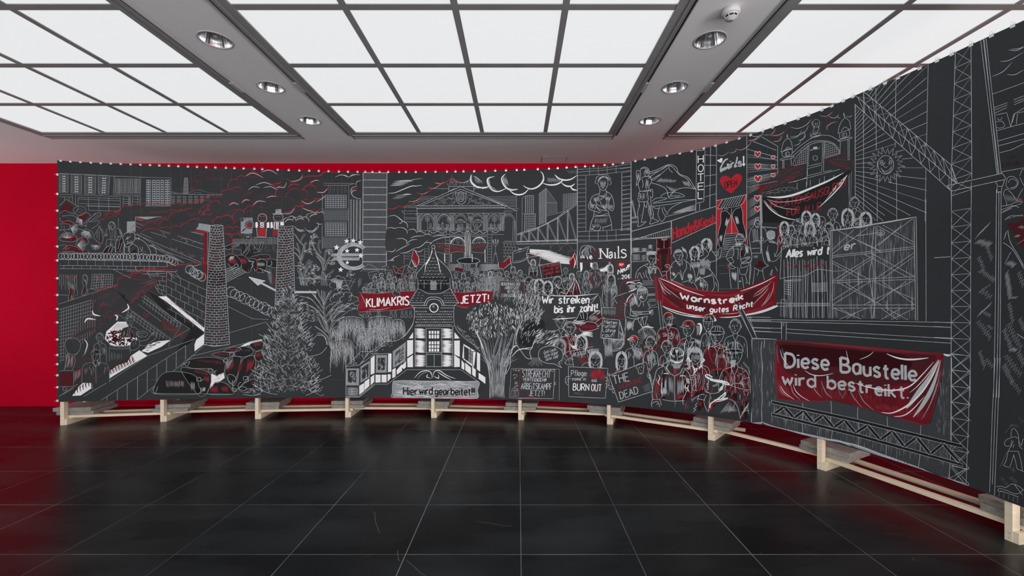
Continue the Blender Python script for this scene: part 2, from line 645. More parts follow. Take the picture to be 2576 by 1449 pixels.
TOP = [(148, 403.5), (177, 406), (254, 410), (353, 414), (448, 418), (519, 420.5), (613, 423.5), (700, 427), (802, 430), (875, 432), (976, 432.5), (1095, 432), (1221, 430), (1300, 427.5), (1381, 424), (1448, 419.5),
       (1542, 413), (1621, 401), (1678, 391.5), (1740, 380), (1800, 366), (1860, 348.5), (1944, 320), (2035, 289), (2093, 266), (2146, 242.5), (2190, 223), (2260, 195), (2314, 171), (2395, 135), (2443, 112), (2494, 88.5), (2548, 64), (2576, 51)]
BOT = [(148, 1011), (400, 1005.5), (640, 1001.5), (870, 1001), (1090, 1002.5), (1308, 1006.5), (1450, 1013), (1530, 1019), (1640, 1029.5), (1787, 1048), (1891, 1064), (1945, 1074), (2012, 1092), (2100, 1114), (2276, 1167.5), (2388, 1205.5), (2428, 1221), (2500, 1247), (2528, 1259), (2576, 1277)]


def edge_z(tab):
 s = s_of_px([p[0] for p in tab])
 z = []
 for (x, y), si in zip(tab, s):
  z.append(EYE + (CY - y) * np.interp(si, TS, TY) / F)
 return s, np.array(z)


ST, ZT = edge_z(TOP)
SB, ZB = edge_z(BOT)


def ztop(s):
 return np.interp(s, ST, ZT)


def zbot(s):
 return np.interp(s, SB, ZB)


def on_mural(px, py, lift=0.0):
 """point of the mural's front face seen at (px, py), lifted along its normal"""
 s = float(s_of_px(px))
 x, y, dx, dy = at_s(s)
 z = EYE + (CY - py) * y / F
 return Vector((x + dy * lift, y - dx * lift, z))


BOARD = (0.0325, 0.0370, 0.0395)
M['board'] = mat('black_painted_board', BOARD, 0.62, spec=0.14, noise=(1.3, (0.037, 0.042, 0.045), 6))
mural = thing('chalk_mural', 'huge curved black mural with white and red chalk city and protest scenes on timber stands', 'mural', (TX[0], TY[0], float(zbot(0))))
MOFF = mural.location.copy()
NSEG = 700
bm = bmesh.new()
cols = []
for i in range(NSEG + 1):
 s = _s[-1] * i / NSEG
 x, y, dx, dy = at_s(s)
 zt, zb = float(ztop(s)), float(zbot(s))
 q = []
 for off, z in ((0, zb), (0, zt), (THICK, zt), (THICK, zb)):
  q.append(bm.verts.new(Vector((x - dy * off, y + dx * off, z)) - MOFF))
 cols.append(q)
for a, b2 in zip(cols, cols[1:]):
 for k in range(4):
  bm.faces.new((a[k], b2[k], b2[(k + 1) % 4], a[(k + 1) % 4]))
bm.faces.new(cols[0])
bm.faces.new(list(reversed(cols[-1])))
bmesh.ops.recalc_face_normals(bm, faces=bm.faces)
board = link('board', bm, M['board'], mural)

# ------------------------------------------------------------------ stands, rails, slabs, clips
ordn = ['first timber stand, at the left end of the mural', 'second timber stand from the left end of the mural', 'third timber stand from the left, below the fir tree of the mural',
  'timber stand below the small half-timbered house corner of the mural', 'timber stand below the grey drawn sign reading Hier wird gearbeitet', 'timber stand below the chalk placard about Streikrecht',
  'timber stand below the chalk placard The Working Dead', 'timber stand below the drawn man in a hat', 'timber stand right of centre, below the red drawn Baustelle banner', 'nearest timber stand, at the right edge of the picture']
PW, PD = 0.042, 0.062
FOOT_H, RAIL_H = 0.072, 0.030


def frame_of(i):
 s = float(_s[i + 1])
 x, y, dx, dy = at_s(s)
 return s, x, y, math.atan2(dy, dx)


def stand_at(i, lab):
 s, x, y, rz = frame_of(i)
 zt = float(ztop(s)) - 0.06
 root = thing('timber_stand', 'pale pine ' + lab, 'stand', (x, y, 0), rz, 'timber stands')
 bm = bmesh.new()
 box(bm, -PW / 2, PW / 2, THICK + 0.001, THICK + PD, 0.0, zt, bevel=0.002)
 # long grain runs up the post: build it with its own axis upright
 o = link('upright', bm, M['pine'], root)
 bm = bmesh.new()
 box(bm, PW / 2 + 0.0005, PW / 2 + 0.03, THICK + 0.004, 0.52, 0.0, FOOT_H, bevel=0.002)
 link('foot', bm, M['pine'], root)
 bm = bmesh.new()
 p = [(-PW / 2 - 0.034, 0.43, 0.0), (-PW / 2 - 0.034, 0.50, 0.0), (-PW / 2 - 0.034, 0.085, 1.62), (-PW / 2 - 0.034, 0.015, 1.62)]
 va = [bm.verts.new(q) for q in p]
 vb = [bm.verts.new((q[0] + 0.033, q[1], q[2])) for q in p]
 bm.faces.new(va)
 bm.faces.new(list(reversed(vb)))
 for k in range(4):
  bm.faces.new((va[k], vb[k], vb[(k + 1) % 4], va[(k + 1) % 4]))
 bmesh.ops.recalc_face_normals(bm, faces=bm.faces)
 link('brace', bm, M['pine'], root)
 for z in (0.022, 0.052):
  bm = bmesh.new()
  lathe(bm, [(0.0035, 0.0004), (0.0045, 0.0), (0.0045, -0.002), (0.0, -0.002)], 12)
  sc = link('screw', bm, M['screw'], root)
  sc.rotation_euler = (math.pi / 2, 0, 0)
  sc.location = (0.004, THICK + 0.0008, z)
 return root


for i in range(len(POSTS)):
 if i < 10:
  stand_at(i, ordn[i])
 else:
  stand_at(i, 'timber stand beyond the right edge, carrying the end of the mural')


def local(i, u, v, z):
 s, x, y, rz = frame_of(i)
 return Vector((x + math.cos(rz) * u - math.sin(rz) * v, y + math.sin(rz) * u + math.cos(rz) * v, z))


def rail(i, v, over0, over1, z, lab, w=0.046, group='timber rails'):
 """a lath lying on the feet of stands i and i+1, v behind the mural"""
 a, b2 = local(i, 0, v, z), local(i + 1, 0, v, z)
 dv = (b2 - a)
 L = dv.length
 root = tag(link('timber_rail', bmesh.new(), M['pine']), lab, 'rail', group)
 root.location = a
 root.rotation_euler = (0, 0, math.atan2(dv.y, dv.x))
 bm = bmesh.new()
 box(bm, -over0, L + over1, -w / 2, w / 2, 0, RAIL_H, bevel=0.0015)
 bm.to_mesh(root.data)
 bm.free()
 return root


gap = ['between the first and second stands from the left', 'between the second and third stands from the left', 'between the third and fourth stands from the left', 'left of the stand under the Hier wird gearbeitet sign',
       'right of the stand under the Hier wird gearbeitet sign', 'between the stands under the Streikrecht and Working Dead placards', 'from the Working Dead stand to the hatted man stand',
       'from the hatted man stand to the Baustelle stand', 'from the Baustelle stand to the nearest stand', 'leaving the picture beyond the nearest stand']
for i in range(10):
 zf = FOOT_H + 0.0006
 o0 = 0.05 if i % 2 == 0 else 0.03
 rail(i, 0.106 if i % 2 == 0 else 0.172, 0.05, 0.05, zf, 'pine front rail ' + gap[i])
 if i == 7:
  continue            # the photo shows no back rail here
 rail(i, 0.300 if i % 2 == 0 else 0.366, 0.22 if i == 8 else 0.05, 0.27 if i == 6 else 0.05, zf, 'pine back rail ' + gap[i])

# concrete slabs that weigh the rails down, two to a stack
slw, sld, slt = 0.415, 0.39, 0.047
sg = ['at the left end stand', 'at the second stand from the left', 'at the third stand from the left', 'at the fourth stand, under the half-timbered house', 'at the stand under the Hier wird gearbeitet sign', 'at the stand under the Streikrecht placard',
      'at the stand under the Working Dead placard', 'at the stand under the man in a hat', 'at the stand under the Baustelle banner', 'at the nearest stand on the right edge']
SHIFT = [0.06, 0.06, 0.03, -0.02, -0.02, 0.0, -0.06, -0.02, -0.01, 0.0]
rnd = random.Random(3)
for i in range(10):
 s, x, y, rz = frame_of(i)
 for k in range(2):
  z = FOOT_H + RAIL_H + 0.0012 + k * (slt + 0.0008)
  ja = rnd.uniform(-0.012, 0.012)
  dv = 0.285 + (0.008 if k else -0.012) * (1 if i % 2 else -1)
  p = local(i, SHIFT[i] + (0.012 if k else -0.01) * (1 if i % 3 else -1), dv, z)
  bm = bmesh.new()
  box(bm, -slw / 2, slw / 2, -sld / 2, sld / 2, 0, slt, bevel=0.003)
  rr = random.Random(i * 7 + k)
  for v in bm.verts:
   v.co += Vector((rr.uniform(-1, 1), rr.uniform(-1, 1), 0)) * 0.0015
  o = tag(link('concrete_slab', bm, M['concrete']), ('upper' if k else 'lower') + ' grey concrete paving slab of the pair ' + sg[i], 'concrete slab', 'concrete slabs on the rails')
  o.location = p
  o.rotation_euler = (0, 0, rz + ja)

# bulldog clips on the upper and left edges
TOPCLIP = [153, 177.5, 202.7, 229, 254, 279, 304, 328.7, 353.3, 377.5, 401, 425, 448.7, 473, 495.8, 519, 542, 568.7, 590, 613, 640, 660, 698.7, 726.5, 753, 778, 802, 826.6, 852.5, 875.5, 899.5, 919, 937, 955, 976.6, 1004, 1021, 1046, 1070.5, 1095.7, 1124.6,
           1146, 1166, 1193, 1221, 1246, 1273, 1300, 1319, 1353, 1381, 1403, 1425.5, 1448, 1472, 1493, 1521, 1542, 1567, 1598.5, 1621.7, 1649, 1678, 1710.5, 1740, 1770.6, 1800, 1828, 1859.6, 1888.5, 1919, 1944, 1975, 2008.5, 2035, 2068, 2093, 2122, 2146, 2190, 2226.6, 2259.7, 2313.8, 2357.7, 2395, 2443, 2494.6, 2548]
SIDECLIP = [439, 488, 530, 573, 620, 655, 700, 742, 777, 811, 854, 893, 916, 944, 974, 1008]


def clip_proto():
 root = thing('binder_clip', 'small white binder clip', 'clip', (0, 0, 0), 0, 'binder clips along the mural edge')
 bm = bmesh.new()
 g = THICK / 2 + 0.0008
 hw = 0.0175
 # triangular spring body astride the edge: jaws down at z = -0.022, spine at z = 0.004
 prof = [(-g, -0.022), (-g - 0.0010, -0.022), (-0.010, 0.006), (0.010, 0.006), (g + 0.0010, -0.022), (g, -0.022), (0.0085, 0.0042), (-0.0085, 0.0042)]
 fr = [[bm.verts.new((sx * hw, yy, zz)) for yy, zz in prof] for sx in (-1, 1)]
 for k in range(8):
  bm.faces.new((fr[0][k], fr[0][(k + 1) % 8], fr[1][(k + 1) % 8], fr[1][k]))
 for f4 in ((0, 1, 2, 7), (7, 2, 3, 6), (6, 3, 4, 5)):
  bm.faces.new([fr[0][k] for k in f4])
  bm.faces.new([fr[1][k] for k in reversed(f4)])
 bmesh.ops.recalc_face_normals(bm, faces=bm.faces)
 link('spring_body', bm, M['clip'], root)
 for sy in (-1, 1):
  bm = bmesh.new()
  tube(bm, [(-0.008, sy * 0.0105, 0.004), (-0.009, sy * 0.012, 0.018), (-0.008, sy * 0.013, 0.026), (-0.003, sy * 0.0135, 0.032), (0.003, sy * 0.0135, 0.032), (0.008, sy * 0.013, 0.026), (0.009, sy * 0.012, 0.018), (0.008, sy * 0.0105, 0.004)], 0.0011, 5)
  link('wire_handle', bm, M['wire'], root)
 return root


proto = clip_proto()
used = [False]


def clip(loc, rz, ry, lab):
 o = proto if not used[0] else copy_tree(proto)
 used[0] = True
 o.location = loc
 o.rotation_euler = (0, ry, rz)
 o.scale = (0.72, 0.9, 0.66)
 o['label'] = lab


ORD = ['first', 'second', 'third', 'fourth', 'fifth', 'sixth', 'seventh', 'eighth', 'ninth', 'tenth', 'eleventh', 'twelfth', 'thirteenth', 'fourteenth', 'fifteenth', 'sixteenth', 'seventeenth', 'eighteenth', 'nineteenth', 'twentieth']


def ordinal(k):
 if k <= 20:
  return ORD[k - 1]
 tens = {2: 'twenty', 3: 'thirty', 4: 'forty', 5: 'fifty', 6: 'sixty', 7: 'seventy', 8: 'eighty', 9: 'ninety'}
 tth = {2: 'twentieth', 3: 'thirtieth', 4: 'fortieth', 5: 'fiftieth', 6: 'sixtieth', 7: 'seventieth', 8: 'eightieth', 9: 'ninetieth'}
 if k % 10 == 0:
  return tth[k // 10]
 return tens[k // 10] + '-' + ORD[k % 10 - 1]


for k, px in enumerate(TOPCLIP):
 s = float(s_of_px(px))
 x, y, dx, dy = at_s(s)
 slope = float(ztop(s + 0.05) - ztop(s - 0.05)) / 0.1
 clip((x - dy * THICK / 2, y + dx * THICK / 2, float(ztop(s)) + 0.001), math.atan2(dy, dx), -math.atan(slope),
         ordinal(k + 1) + ' small white binder clip from the left on the top edge of the mural')
x0, y0, dx0, dy0 = at_s(0.0)
for k, py in enumerate(SIDECLIP):
 z = EYE + (CY - py) * y0 / F
 clip((x0 - dy0 * THICK / 2 - 0.001 * dx0, y0 + dx0 * THICK / 2, z), math.atan2(dy0, dx0), -math.pi / 2,
         ordinal(k + 1) + ' small white binder clip from the top on the left edge of the mural')
# ------------------------------------------------------------------ chalk drawing on the mural
def chalk(name, c, grain=0.35, rough=0.85):
 k = tuple(BOARD[i] * grain + c[i] * (1 - grain) for i in range(3))
 return mat(name, k, rough, spec=0.15, noise=(150, c, 2, 0.30, 0.52))


PAL = {'w': chalk('white_chalk', (0.90, 0.91, 0.91), 0.04), 'l': chalk('soft_white_chalk', (0.56, 0.585, 0.60), 0.2), 'g': chalk('grey_chalk', (0.36, 0.38, 0.39), 0.3),
       'd': chalk('thin_grey_chalk', (0.20, 0.215, 0.225), 0.3), 'n': chalk('faint_chalk', (0.105, 0.112, 0.118), 0.3), 'r': chalk('red_chalk', (0.50, 0.022, 0.035), 0.25),
       'm': chalk('rubbed_red_chalk', (0.27, 0.025, 0.036), 0.3), 'R': chalk('dark_red_paint', (0.20, 0.008, 0.018), 0.35), 'D': chalk('deep_red_paint', (0.085, 0.012, 0.017), 0.3),
       'K': M['board'], 'B': mat('black_paint', (0.018, 0.018, 0.019), 0.6, spec=0.12), 's': chalk('silver_chalk', (0.33, 0.36, 0.38), 0.55), 'k': mat('dark_rubbed_board', (0.034, 0.036, 0.039), 0.6, spec=0.14, noise=(4, (0.042, 0.044, 0.048), 4)), 'h': chalk('rubbed_silver_chalk', (0.058, 0.064, 0.07), 0.2)}
PKEYS = list(PAL)
STEP = 0.0003
cur = {}


def motif(name, level=0, label=None, parent=None):
 """start a new drawn motif (a part of the mural)"""
 done()
 cur.update(name=name, level=level, label=label, parent=parent, v=[], f=[], mi=[], up=0)


def done():
 if not cur or not cur['v']:
  cur.clear()
  return
 pts = np.array([c[:2] for c in cur['v']])
 lift = np.array([c[2] for c in cur['v']])
 s = s_of_px(pts[:, 0])
 x, y = np.interp(s, TS, TX), np.interp(s, TS, TY)
 dx, dy = np.interp(s, TS, TDX), np.interp(s, TS, TDY)
 z = EYE + (CY - pts[:, 1]) * y / F
 z = np.minimum(np.maximum(z, np.interp(s, SB, ZB) + 0.002), np.interp(s, ST, ZT) - 0.002)
 co = np.stack([x + dy * lift, y - dx * lift, z], 1) - np.array(MOFF)
 used_m = sorted(set(cur['mi']))
 rem = {m: i for i, m in enumerate(used_m)}
 me = bpy.data.meshes.new(cur['name'])
 me.from_pydata(co.tolist(), [], cur['f'])
 for m in used_m:
  me.materials.append(PAL[PKEYS[m]])
 me.polygons.foreach_set('material_index', [rem[m] for m in cur['mi']])
 bm = bmesh.new()
 bm.from_mesh(me)
 bm.normal_update()
 flip = []
 for f in bm.faces:
  c = f.calc_center_median() + MOFF
  if f.normal.x * -c.x + f.normal.y * -c.y < 0:
   flip.append(f)
 bmesh.ops.reverse_faces(bm, faces=flip)
 bm.to_mesh(me)
 bm.free()
 o = bpy.data.objects.new(cur['name'], me)
 COL.objects.link(o)
 o.parent = cur['parent'] or mural
 if cur['label']:
  o['label'] = cur['label']
 cur.clear()
 return o


VX, VY, VS = 0.0, 0.0, 1.0
rng = random.Random(11)


def V(x, y, s):
 global VX, VY, VS
 VX, VY, VS = x, y, s


def up(k):
 cur['up'] = k


def nums(t):
 return [float(q) for q in t.split()]


def parse(t):
 out = []
 for part in t.split(';'):
  n = nums(part)
  out.append([(n[i], n[i + 1]) for i in range(0, len(n) - 1, 2)])
 return [p for p in out if p]


def smooth(pts, n=6):
 if len(pts) < 3:
  return pts
 closed = pts[0] == pts[-1]
 out = []
 N = len(pts)
 for i in range(N - 1):
  p1, p2 = pts[i], pts[i + 1]
  p0 = pts[i - 1] if i > 0 else (pts[-2] if closed else p1)
  p3 = pts[i + 2] if i + 2 < N else (pts[1] if closed else p2)
  for k in range(n):
   t = k / n
   out.append(tuple(0.5 * ((2 * p1[j]) + (-p0[j] + p2[j]) * t + (2 * p0[j] - 5 * p1[j] + 4 * p2[j] - p3[j]) * t * t + (-p0[j] + 3 * p1[j] - 3 * p2[j] + p3[j]) * t ** 3) for j in range(2)))
 out.append(pts[-1])
 return out


def ribbon(col, w, pts, taper=False):
 """pts in view coordinates, w in photo pixels"""
 P0 = [(VX + x / VS, VY + y / VS) for x, y in pts]
 Q = [P0[0]]
 for a, b2 in zip(P0, P0[1:]):
  L = math.hypot(b2[0] - a[0], b2[1] - a[1])
  if L < 0.35:
   continue
  k = max(1, int(math.ceil(L / 9)))
  for i in range(1, k + 1):
   Q.append((a[0] + (b2[0] - a[0]) * i / k, a[1] + (b2[1] - a[1]) * i / k))
 if len(Q) < 2:
  return
 n = len(Q)
 base = len(cur['v'])
 lift = 0.0008 + STEP * (cur['level'] + 0.5 + cur['up'])
 w = w * 0.62 if w < 3 else w - 1.14
 mi = PKEYS.index(col)
 for i, p in enumerate(Q):
  a, b2 = Q[max(0, i - 1)], Q[min(n - 1, i + 1)]
  dx, dy = b2[0] - a[0], b2[1] - a[1]
  l = math.hypot(dx, dy) or 1
  hw = w / 2
  if taper:
   t = i / (n - 1)
   hw *= 0.15 + 0.85 * math.sin(math.pi * min(max(t, 0.0), 1.0)) ** 0.8
  else:
   hw *= 0.88 + 0.24 * rng.random()
  ox, oy = -dy / l * hw, dx / l * hw
  cur['v'].append((p[0] + ox, p[1] + oy, lift))
  cur['v'].append((p[0] - ox, p[1] - oy, lift))
 for i in range(n - 1):
  q = base + 2 * i
  cur['f'].append((q, q + 1, q + 3, q + 2))
  cur['mi'].append(mi)


def S(col, w, t):
 for p in parse(t):
  ribbon(col, w, smooth(p))


def T(col, w, t):
 for p in parse(t):
  ribbon(col, w * 0.8, smooth(p), True)


def P(col, w, t):
 for p in parse(t):
  ribbon(col, w, p)


def fillpts(col, pts):
 P0 = [(VX + x / VS, VY + y / VS) for x, y in pts]
 if P0[0] == P0[-1]:
  P0 = P0[:-1]
 tri = tessellate_polygon([[Vector((x, y, 0)) for x, y in P0]])
 bm = bmesh.new()
 vv = [bm.verts.new((x, y, 0)) for x, y in P0]
 for t in tri:
  try:
   bm.faces.new([vv[k] for k in t])
  except ValueError:
   pass
 x0, x1 = min(p[0] for p in P0), max(p[0] for p in P0)
 k = math.ceil(x0 / 9) * 9
 while k < x1:
  bmesh.ops.bisect_plane(bm, geom=bm.verts[:] + bm.edges[:] + bm.faces[:], plane_co=(k, 0, 0), plane_no=(1, 0, 0))
  k += 9
 base = len(cur['v'])
 lift = 0.0008 + STEP * (cur['level'] + cur['up'])
 mi = PKEYS.index(col)
 bm.verts.index_update()
 for v in bm.verts:
  cur['v'].append((v.co.x, v.co.y, lift))
 for f in bm.faces:
  cur['f'].append([base + v.index for v in f.verts])
  cur['mi'].append(mi)
 bm.free()


def Fl(col, t):
 for p in parse(t):
  fillpts(col, p)


def Fs(col, t):
 for p in parse(t):
  fillpts(col, smooth(p + [p[0]], 5))


def ell(cx, cy, rx, ry, a0=0, a1=360, n=22, rot=0):
 out = []
 c, s = math.cos(rot), math.sin(rot)
 for i in range(n + 1):
  t = math.radians(a0 + (a1 - a0) * i / n)
  x, y = rx * math.cos(t), ry * math.sin(t)
  out.append((cx + x * c - y * s, cy + x * s + y * c))
 return out


def O(col, w, t, fill=None):
 for part in t.split(';'):
  n = nums(part)
  p = ell(*n[:4])
  if fill:
   fillpts(fill, p)
  if w:
   ribbon(col, w, p)


def lerp(a, b2, t):
 return (a[0] + (b2[0] - a[0]) * t, a[1] + (b2[1] - a[1]) * t)


def quad(t):
 n = nums(t)
 return [(n[i], n[i + 1]) for i in range(0, 8, 2)]     # tl, tr, br, bl


def Q_(q, u, v):
 return lerp(lerp(q[0], q[1], u), lerp(q[3], q[2], u), v)


def grid(col, w, t, nu, nv, border=True):
 q = quad(t)
 for i in range(0 if border else 1, nu + (1 if border else 0)):
  ribbon(col, w, [Q_(q, i / nu, 0), Q_(q, i / nu, 1)])
 for j in range(0 if border else 1, nv + (1 if border else 0)):
  ribbon(col, w, [Q_(q, 0, j / nv), Q_(q, 1, j / nv)])


def bricks(col, w, t, rows, cols, sag=0.0, border=True, alt=None):
 q = quad(t)
 for j in range(rows + 1):
  if border or 0 < j < rows:
   ribbon(col, w, [(lambda p: (p[0], p[1] + sag * 4 * u * (1 - u)))(Q_(q, u, j / rows)) for u in (0, .17, .33, .5, .67, .83, 1)])
 for j in range(rows):
  o = 0.5 if j % 2 else 0.0
  for i in range(cols + 1):
   u = (i + o) / cols
   if 0.02 < u < 0.98:
    a, b2 = Q_(q, u, j / rows), Q_(q, u, (j + 1) / rows)
    k = sag * 4 * u * (1 - u)
    cc = alt if (alt and rng.random() < 0.3) else col
    ribbon(cc, w, [(a[0], a[1] + k), (b2[0], b2[1] + k)])
 if border:
  ribbon(col, w * 1.3, [q[0], q[3]])
  ribbon(col, w * 1.3, [q[1], q[2]])


def windows(col, w, t, nu, nv, fx=0.6, fy=0.55, fill=None, dark=None):
 q = quad(t)
 for i in range(nu):
  for j in range(nv):
   u0, u1 = (i + (1 - fx) / 2) / nu, (i + (1 + fx) / 2) / nu
   v0, v1 = (j + (1 - fy) / 2) / nv, (j + (1 + fy) / 2) / nv
   p = [Q_(q, u0, v0), Q_(q, u1, v0), Q_(q, u1, v1), Q_(q, u0, v1)]
   if fill:
    fillpts(fill, p)
   if w:
    ribbon(col, w, p + [p[0]])


def hatch(col, w, t, n, jit=0.12, wob=0):
 """n tapered strokes filling a quad from its left edge to its right edge"""
 q = quad(t)
 for i in range(n):
  u = (i + 0.5 + rng.uniform(-.3, .3)) / n
  a, b2 = Q_(q, u, rng.uniform(0, jit)), Q_(q, u, 1 - rng.uniform(0, jit))
  m = lerp(a, b2, 0.5)
  ribbon(col, w * rng.uniform(.55, .95), smooth([a, (m[0] + rng.uniform(-1, 1) * wob, m[1] + rng.uniform(-1, 1) * wob), b2], 4), True)


def puffs(col, w, t, b=0.55, taper=True, fill=None):
 """scalloped outline: an arc bulging to the left of each step"""
 for p in parse(t):
  allp = []
  for a, c in zip(p, p[1:]):
   dx, dy = c[0] - a[0], c[1] - a[1]
   k = b * rng.uniform(.8, 1.15)
   arc = []
   for i in range(9):
    th = math.pi * i / 8
    u = 0.5 - 0.5 * math.cos(th)
    h = math.sin(th) * k
    arc.append((a[0] + dx * u + dy * h, a[1] + dy * u - dx * h))
   allp.append(arc)
  if fill:
   fillpts(fill, [q for arc in allp for q in arc[:-1]])
  for arc in allp:
   ribbon(col, w * rng.uniform(.8, 1.2), arc, taper)


def coils(col, w, t, r, step, squash=1.0):
 p = parse(t)[0]
 for a, c in zip(p, p[1:]):
  L = math.hypot(c[0] - a[0], c[1] - a[1])
  n = max(1, int(L / step))
  for i in range(n):
   x, y = lerp(a, c, (i + .5) / n)
   rr = r * rng.uniform(.9, 1.08)
   ribbon(col, w, ell(x + rng.uniform(-.2, .2) * step, y, rr * squash, rr, 0, 360, 18))
   for k in range(5):
    t2 = rng.uniform(0, 6.28)
    bx, by = x + math.cos(t2) * rr * squash, y + math.sin(t2) * rr
    ribbon(col, w * 1.5, [(bx - 2.5, by - 2.5), (bx + 2.5, by + 2.5)])


GL = {
 'A': "0 0 3 10 6 0;1.2 3.6 4.8 3.6", 'B': "0 0 0 10;~0 10 3.5 9.6 4.2 7.6 3 5.6 0 5.2;~0 5.2 4 4.8 5 2.6 3.6 .4 0 0", 'C': "~5.4 8.6 3.6 10 1 9 0 5 1 1 3.6 0 5.4 1.4",
 'D': "0 0 0 10;~0 10 4 9 5.4 5 4 1 0 0", 'E': "5 10 0 10 0 0 5 0;0 5.2 4 5.2", 'F': "5 10 0 10 0 0;0 5.2 4 5.2", 'G': "~5.4 8.6 3.4 10 .8 8.8 0 5 .8 1 3.2 0 5.4 1.6;5.4 1.6 5.4 4.6 3.2 4.6",
 'H': "0 0 0 10;5.4 0 5.4 10;0 5.2 5.4 5.2", 'I': "0 0 0 10", 'J': "3 10 3 2;~3 2 2.4 .3 .8 .2 0 1.6", 'K': "0 0 0 10;5 10 0 4.6;1.6 6 5.2 0", 'L': "0 10 0 0 4.6 0", 'M': "0 0 .4 10 3.4 3.4 6.4 10 6.8 0",
 'N': "0 0 0 10 5.4 0 5.4 10", 'O': "~2.8 10 .6 8.4 0 5 .6 1.6 2.8 0 5 1.6 5.6 5 5 8.4 2.8 10", 'P': "0 0 0 10;~0 10 4 9.6 5 7.4 3.8 5 0 4.6", 'R': "0 0 0 10;~0 10 4 9.6 5 7.4 3.8 5 0 4.6;2.2 4.6 5.2 0",
 'S': "~5 8.8 3 10 .6 9 .4 7 2.6 5.4 4.8 3.6 4.8 1.2 2.6 0 0 1.2", 'T': "0 10 6 10;3 10 3 0", 'U': "0 10 0 3;~0 3 .6 .8 2.7 0 4.8 .8 5.4 3;5.4 3 5.4 10", 'V': "0 10 2.8 0 5.6 10", 'W': "0 10 1.8 0 3.6 7 5.4 0 7.2 10",
 'X': "0 0 5 10;0 10 5 0", 'Y': "0 10 2.6 5 5.2 10;2.6 5 2.6 0", 'Z': "0 10 5 10 0 0 5 0", 'a': "~4 6 2 6.6 .3 5 .2 2 1.6 0 3.4 1 4 3;4.1 6.5 4.1 0", 'b': "0 10 0 0;~0 4.6 2 6.5 4 5 4 1.6 2 0 0 1.6",
 'c': "~3.8 5.4 2 6.5 .3 4.8 .3 1.6 2 0 3.8 1", 'd': "4 10 4 0;~4 4.8 2 6.5 0 4.8 0 1.6 2 0 4 1.8", 'e': "~.2 3.2 3.8 3.4 3.6 5.6 2 6.5 .3 5 .2 1.8 1.8 0 3.8 1", 'f': "~3 9.6 1.8 10 1.2 8 1.2 0;0 6.2 2.8 6.2",
 'g': "~4 5 2 6.5 .2 5 .2 2 2 .6 4 2.2;~4 6.4 4 -1 2.4 -3 .3 -2", 'h': "0 10 0 0;~0 4.4 2 6.5 3.6 5.4 3.8 0", 'i': "0 6.3 0 0;0 8.3 0 9.2", 'k': "0 10 0 0;3.6 6.4 0 2.6;1.2 3.6 3.8 0", 'l': "0 10 0 0",
 'm': "0 6.5 0 0;~0 4.6 1.4 6.5 2.6 5.6 2.7 0;~2.7 4.6 4.2 6.5 5.4 5.6 5.5 0", 'n': "0 6.5 0 0;~0 4.4 2 6.5 3.6 5.4 3.7 0", 'o': "~2 6.5 .2 5 .2 1.6 2 0 3.9 1.6 3.9 5 2 6.5",
 'r': "0 6.5 0 0;~0 4 1.2 6 3 6.3", 's': "~3.4 5.6 1.8 6.5 .3 5.4 .8 3.8 2.8 2.8 3.3 1 1.8 0 0 .8", 't': "1.4 9 1.4 1;~1.4 1 2 0 3 .3;0 6.3 3 6.3", 'u': "0 6.5 0 2;~0 2 1 0 2.8 .4 3.7 2;3.7 6.5 3.7 0",
 'w': "0 6.5 1.4 0 2.8 5 4.2 0 5.6 6.5", 'x': "0 0 3.6 6.5;0 6.5 3.6 0", 'y': "0 6.5 2 0;4 6.5 1 -3", 'z': "0 6.5 3.6 6.5 0 0 3.6 0", '!': "0 10 0 3.4;0 1.1 0 0", '.': "0 1.1 0 0", ':': "0 1.1 0 0;0 5.6 0 4.5",
 '-': "0 4.5 3 4.5", '2': "~0 8 1 9.8 3.4 9.8 4.4 7.8 3.4 5 0 0;0 0 4.8 0", '0': "~2.4 10 .4 8 0 5 .4 2 2.4 0 4.4 2 4.8 5 4.4 8 2.4 10", '5': "4.4 10 .6 10 .3 5.6;~.3 5.6 2.6 6.2 4.4 4.4 4 1.2 2 0 0 1",
 '%': "0 0 4.6 10;~1 10 0 8.6 1 7.2 2 8.6 1 10;~3.8 2.8 2.8 1.4 3.8 0 4.8 1.4 3.8 2.8", '\u20ac': "~5 8.8 3.4 10 1.6 8.8 1 5 1.6 1.2 3.4 0 5 1.2;0 6 4 6;0 4 4 4",
 '\u00fc': "0 6.5 0 2;~0 2 1 0 2.8 .4 3.7 2;3.7 6.5 3.7 0;.9 8.2 .9 9;2.8 8.2 2.8 9", '\u00f6': "~2 6.5 .2 5 .2 1.6 2 0 3.9 1.6 3.9 5 2 6.5;.9 8.2 .9 9;2.9 8.2 2.9 9",
 '\u00dc': "0 10 0 3;~0 3 .6 .8 2.7 0 4.8 .8 5.4 3;5.4 3 5.4 10;1.5 11.6 1.5 12.4;4 11.6 4 12.4", '&': "~5 0 1 7.4 1.4 9.6 3 9.6 3.2 7.6 .2 3.4 .4 .8 2.4 0 4.4 1.6 5.2 4.4"}


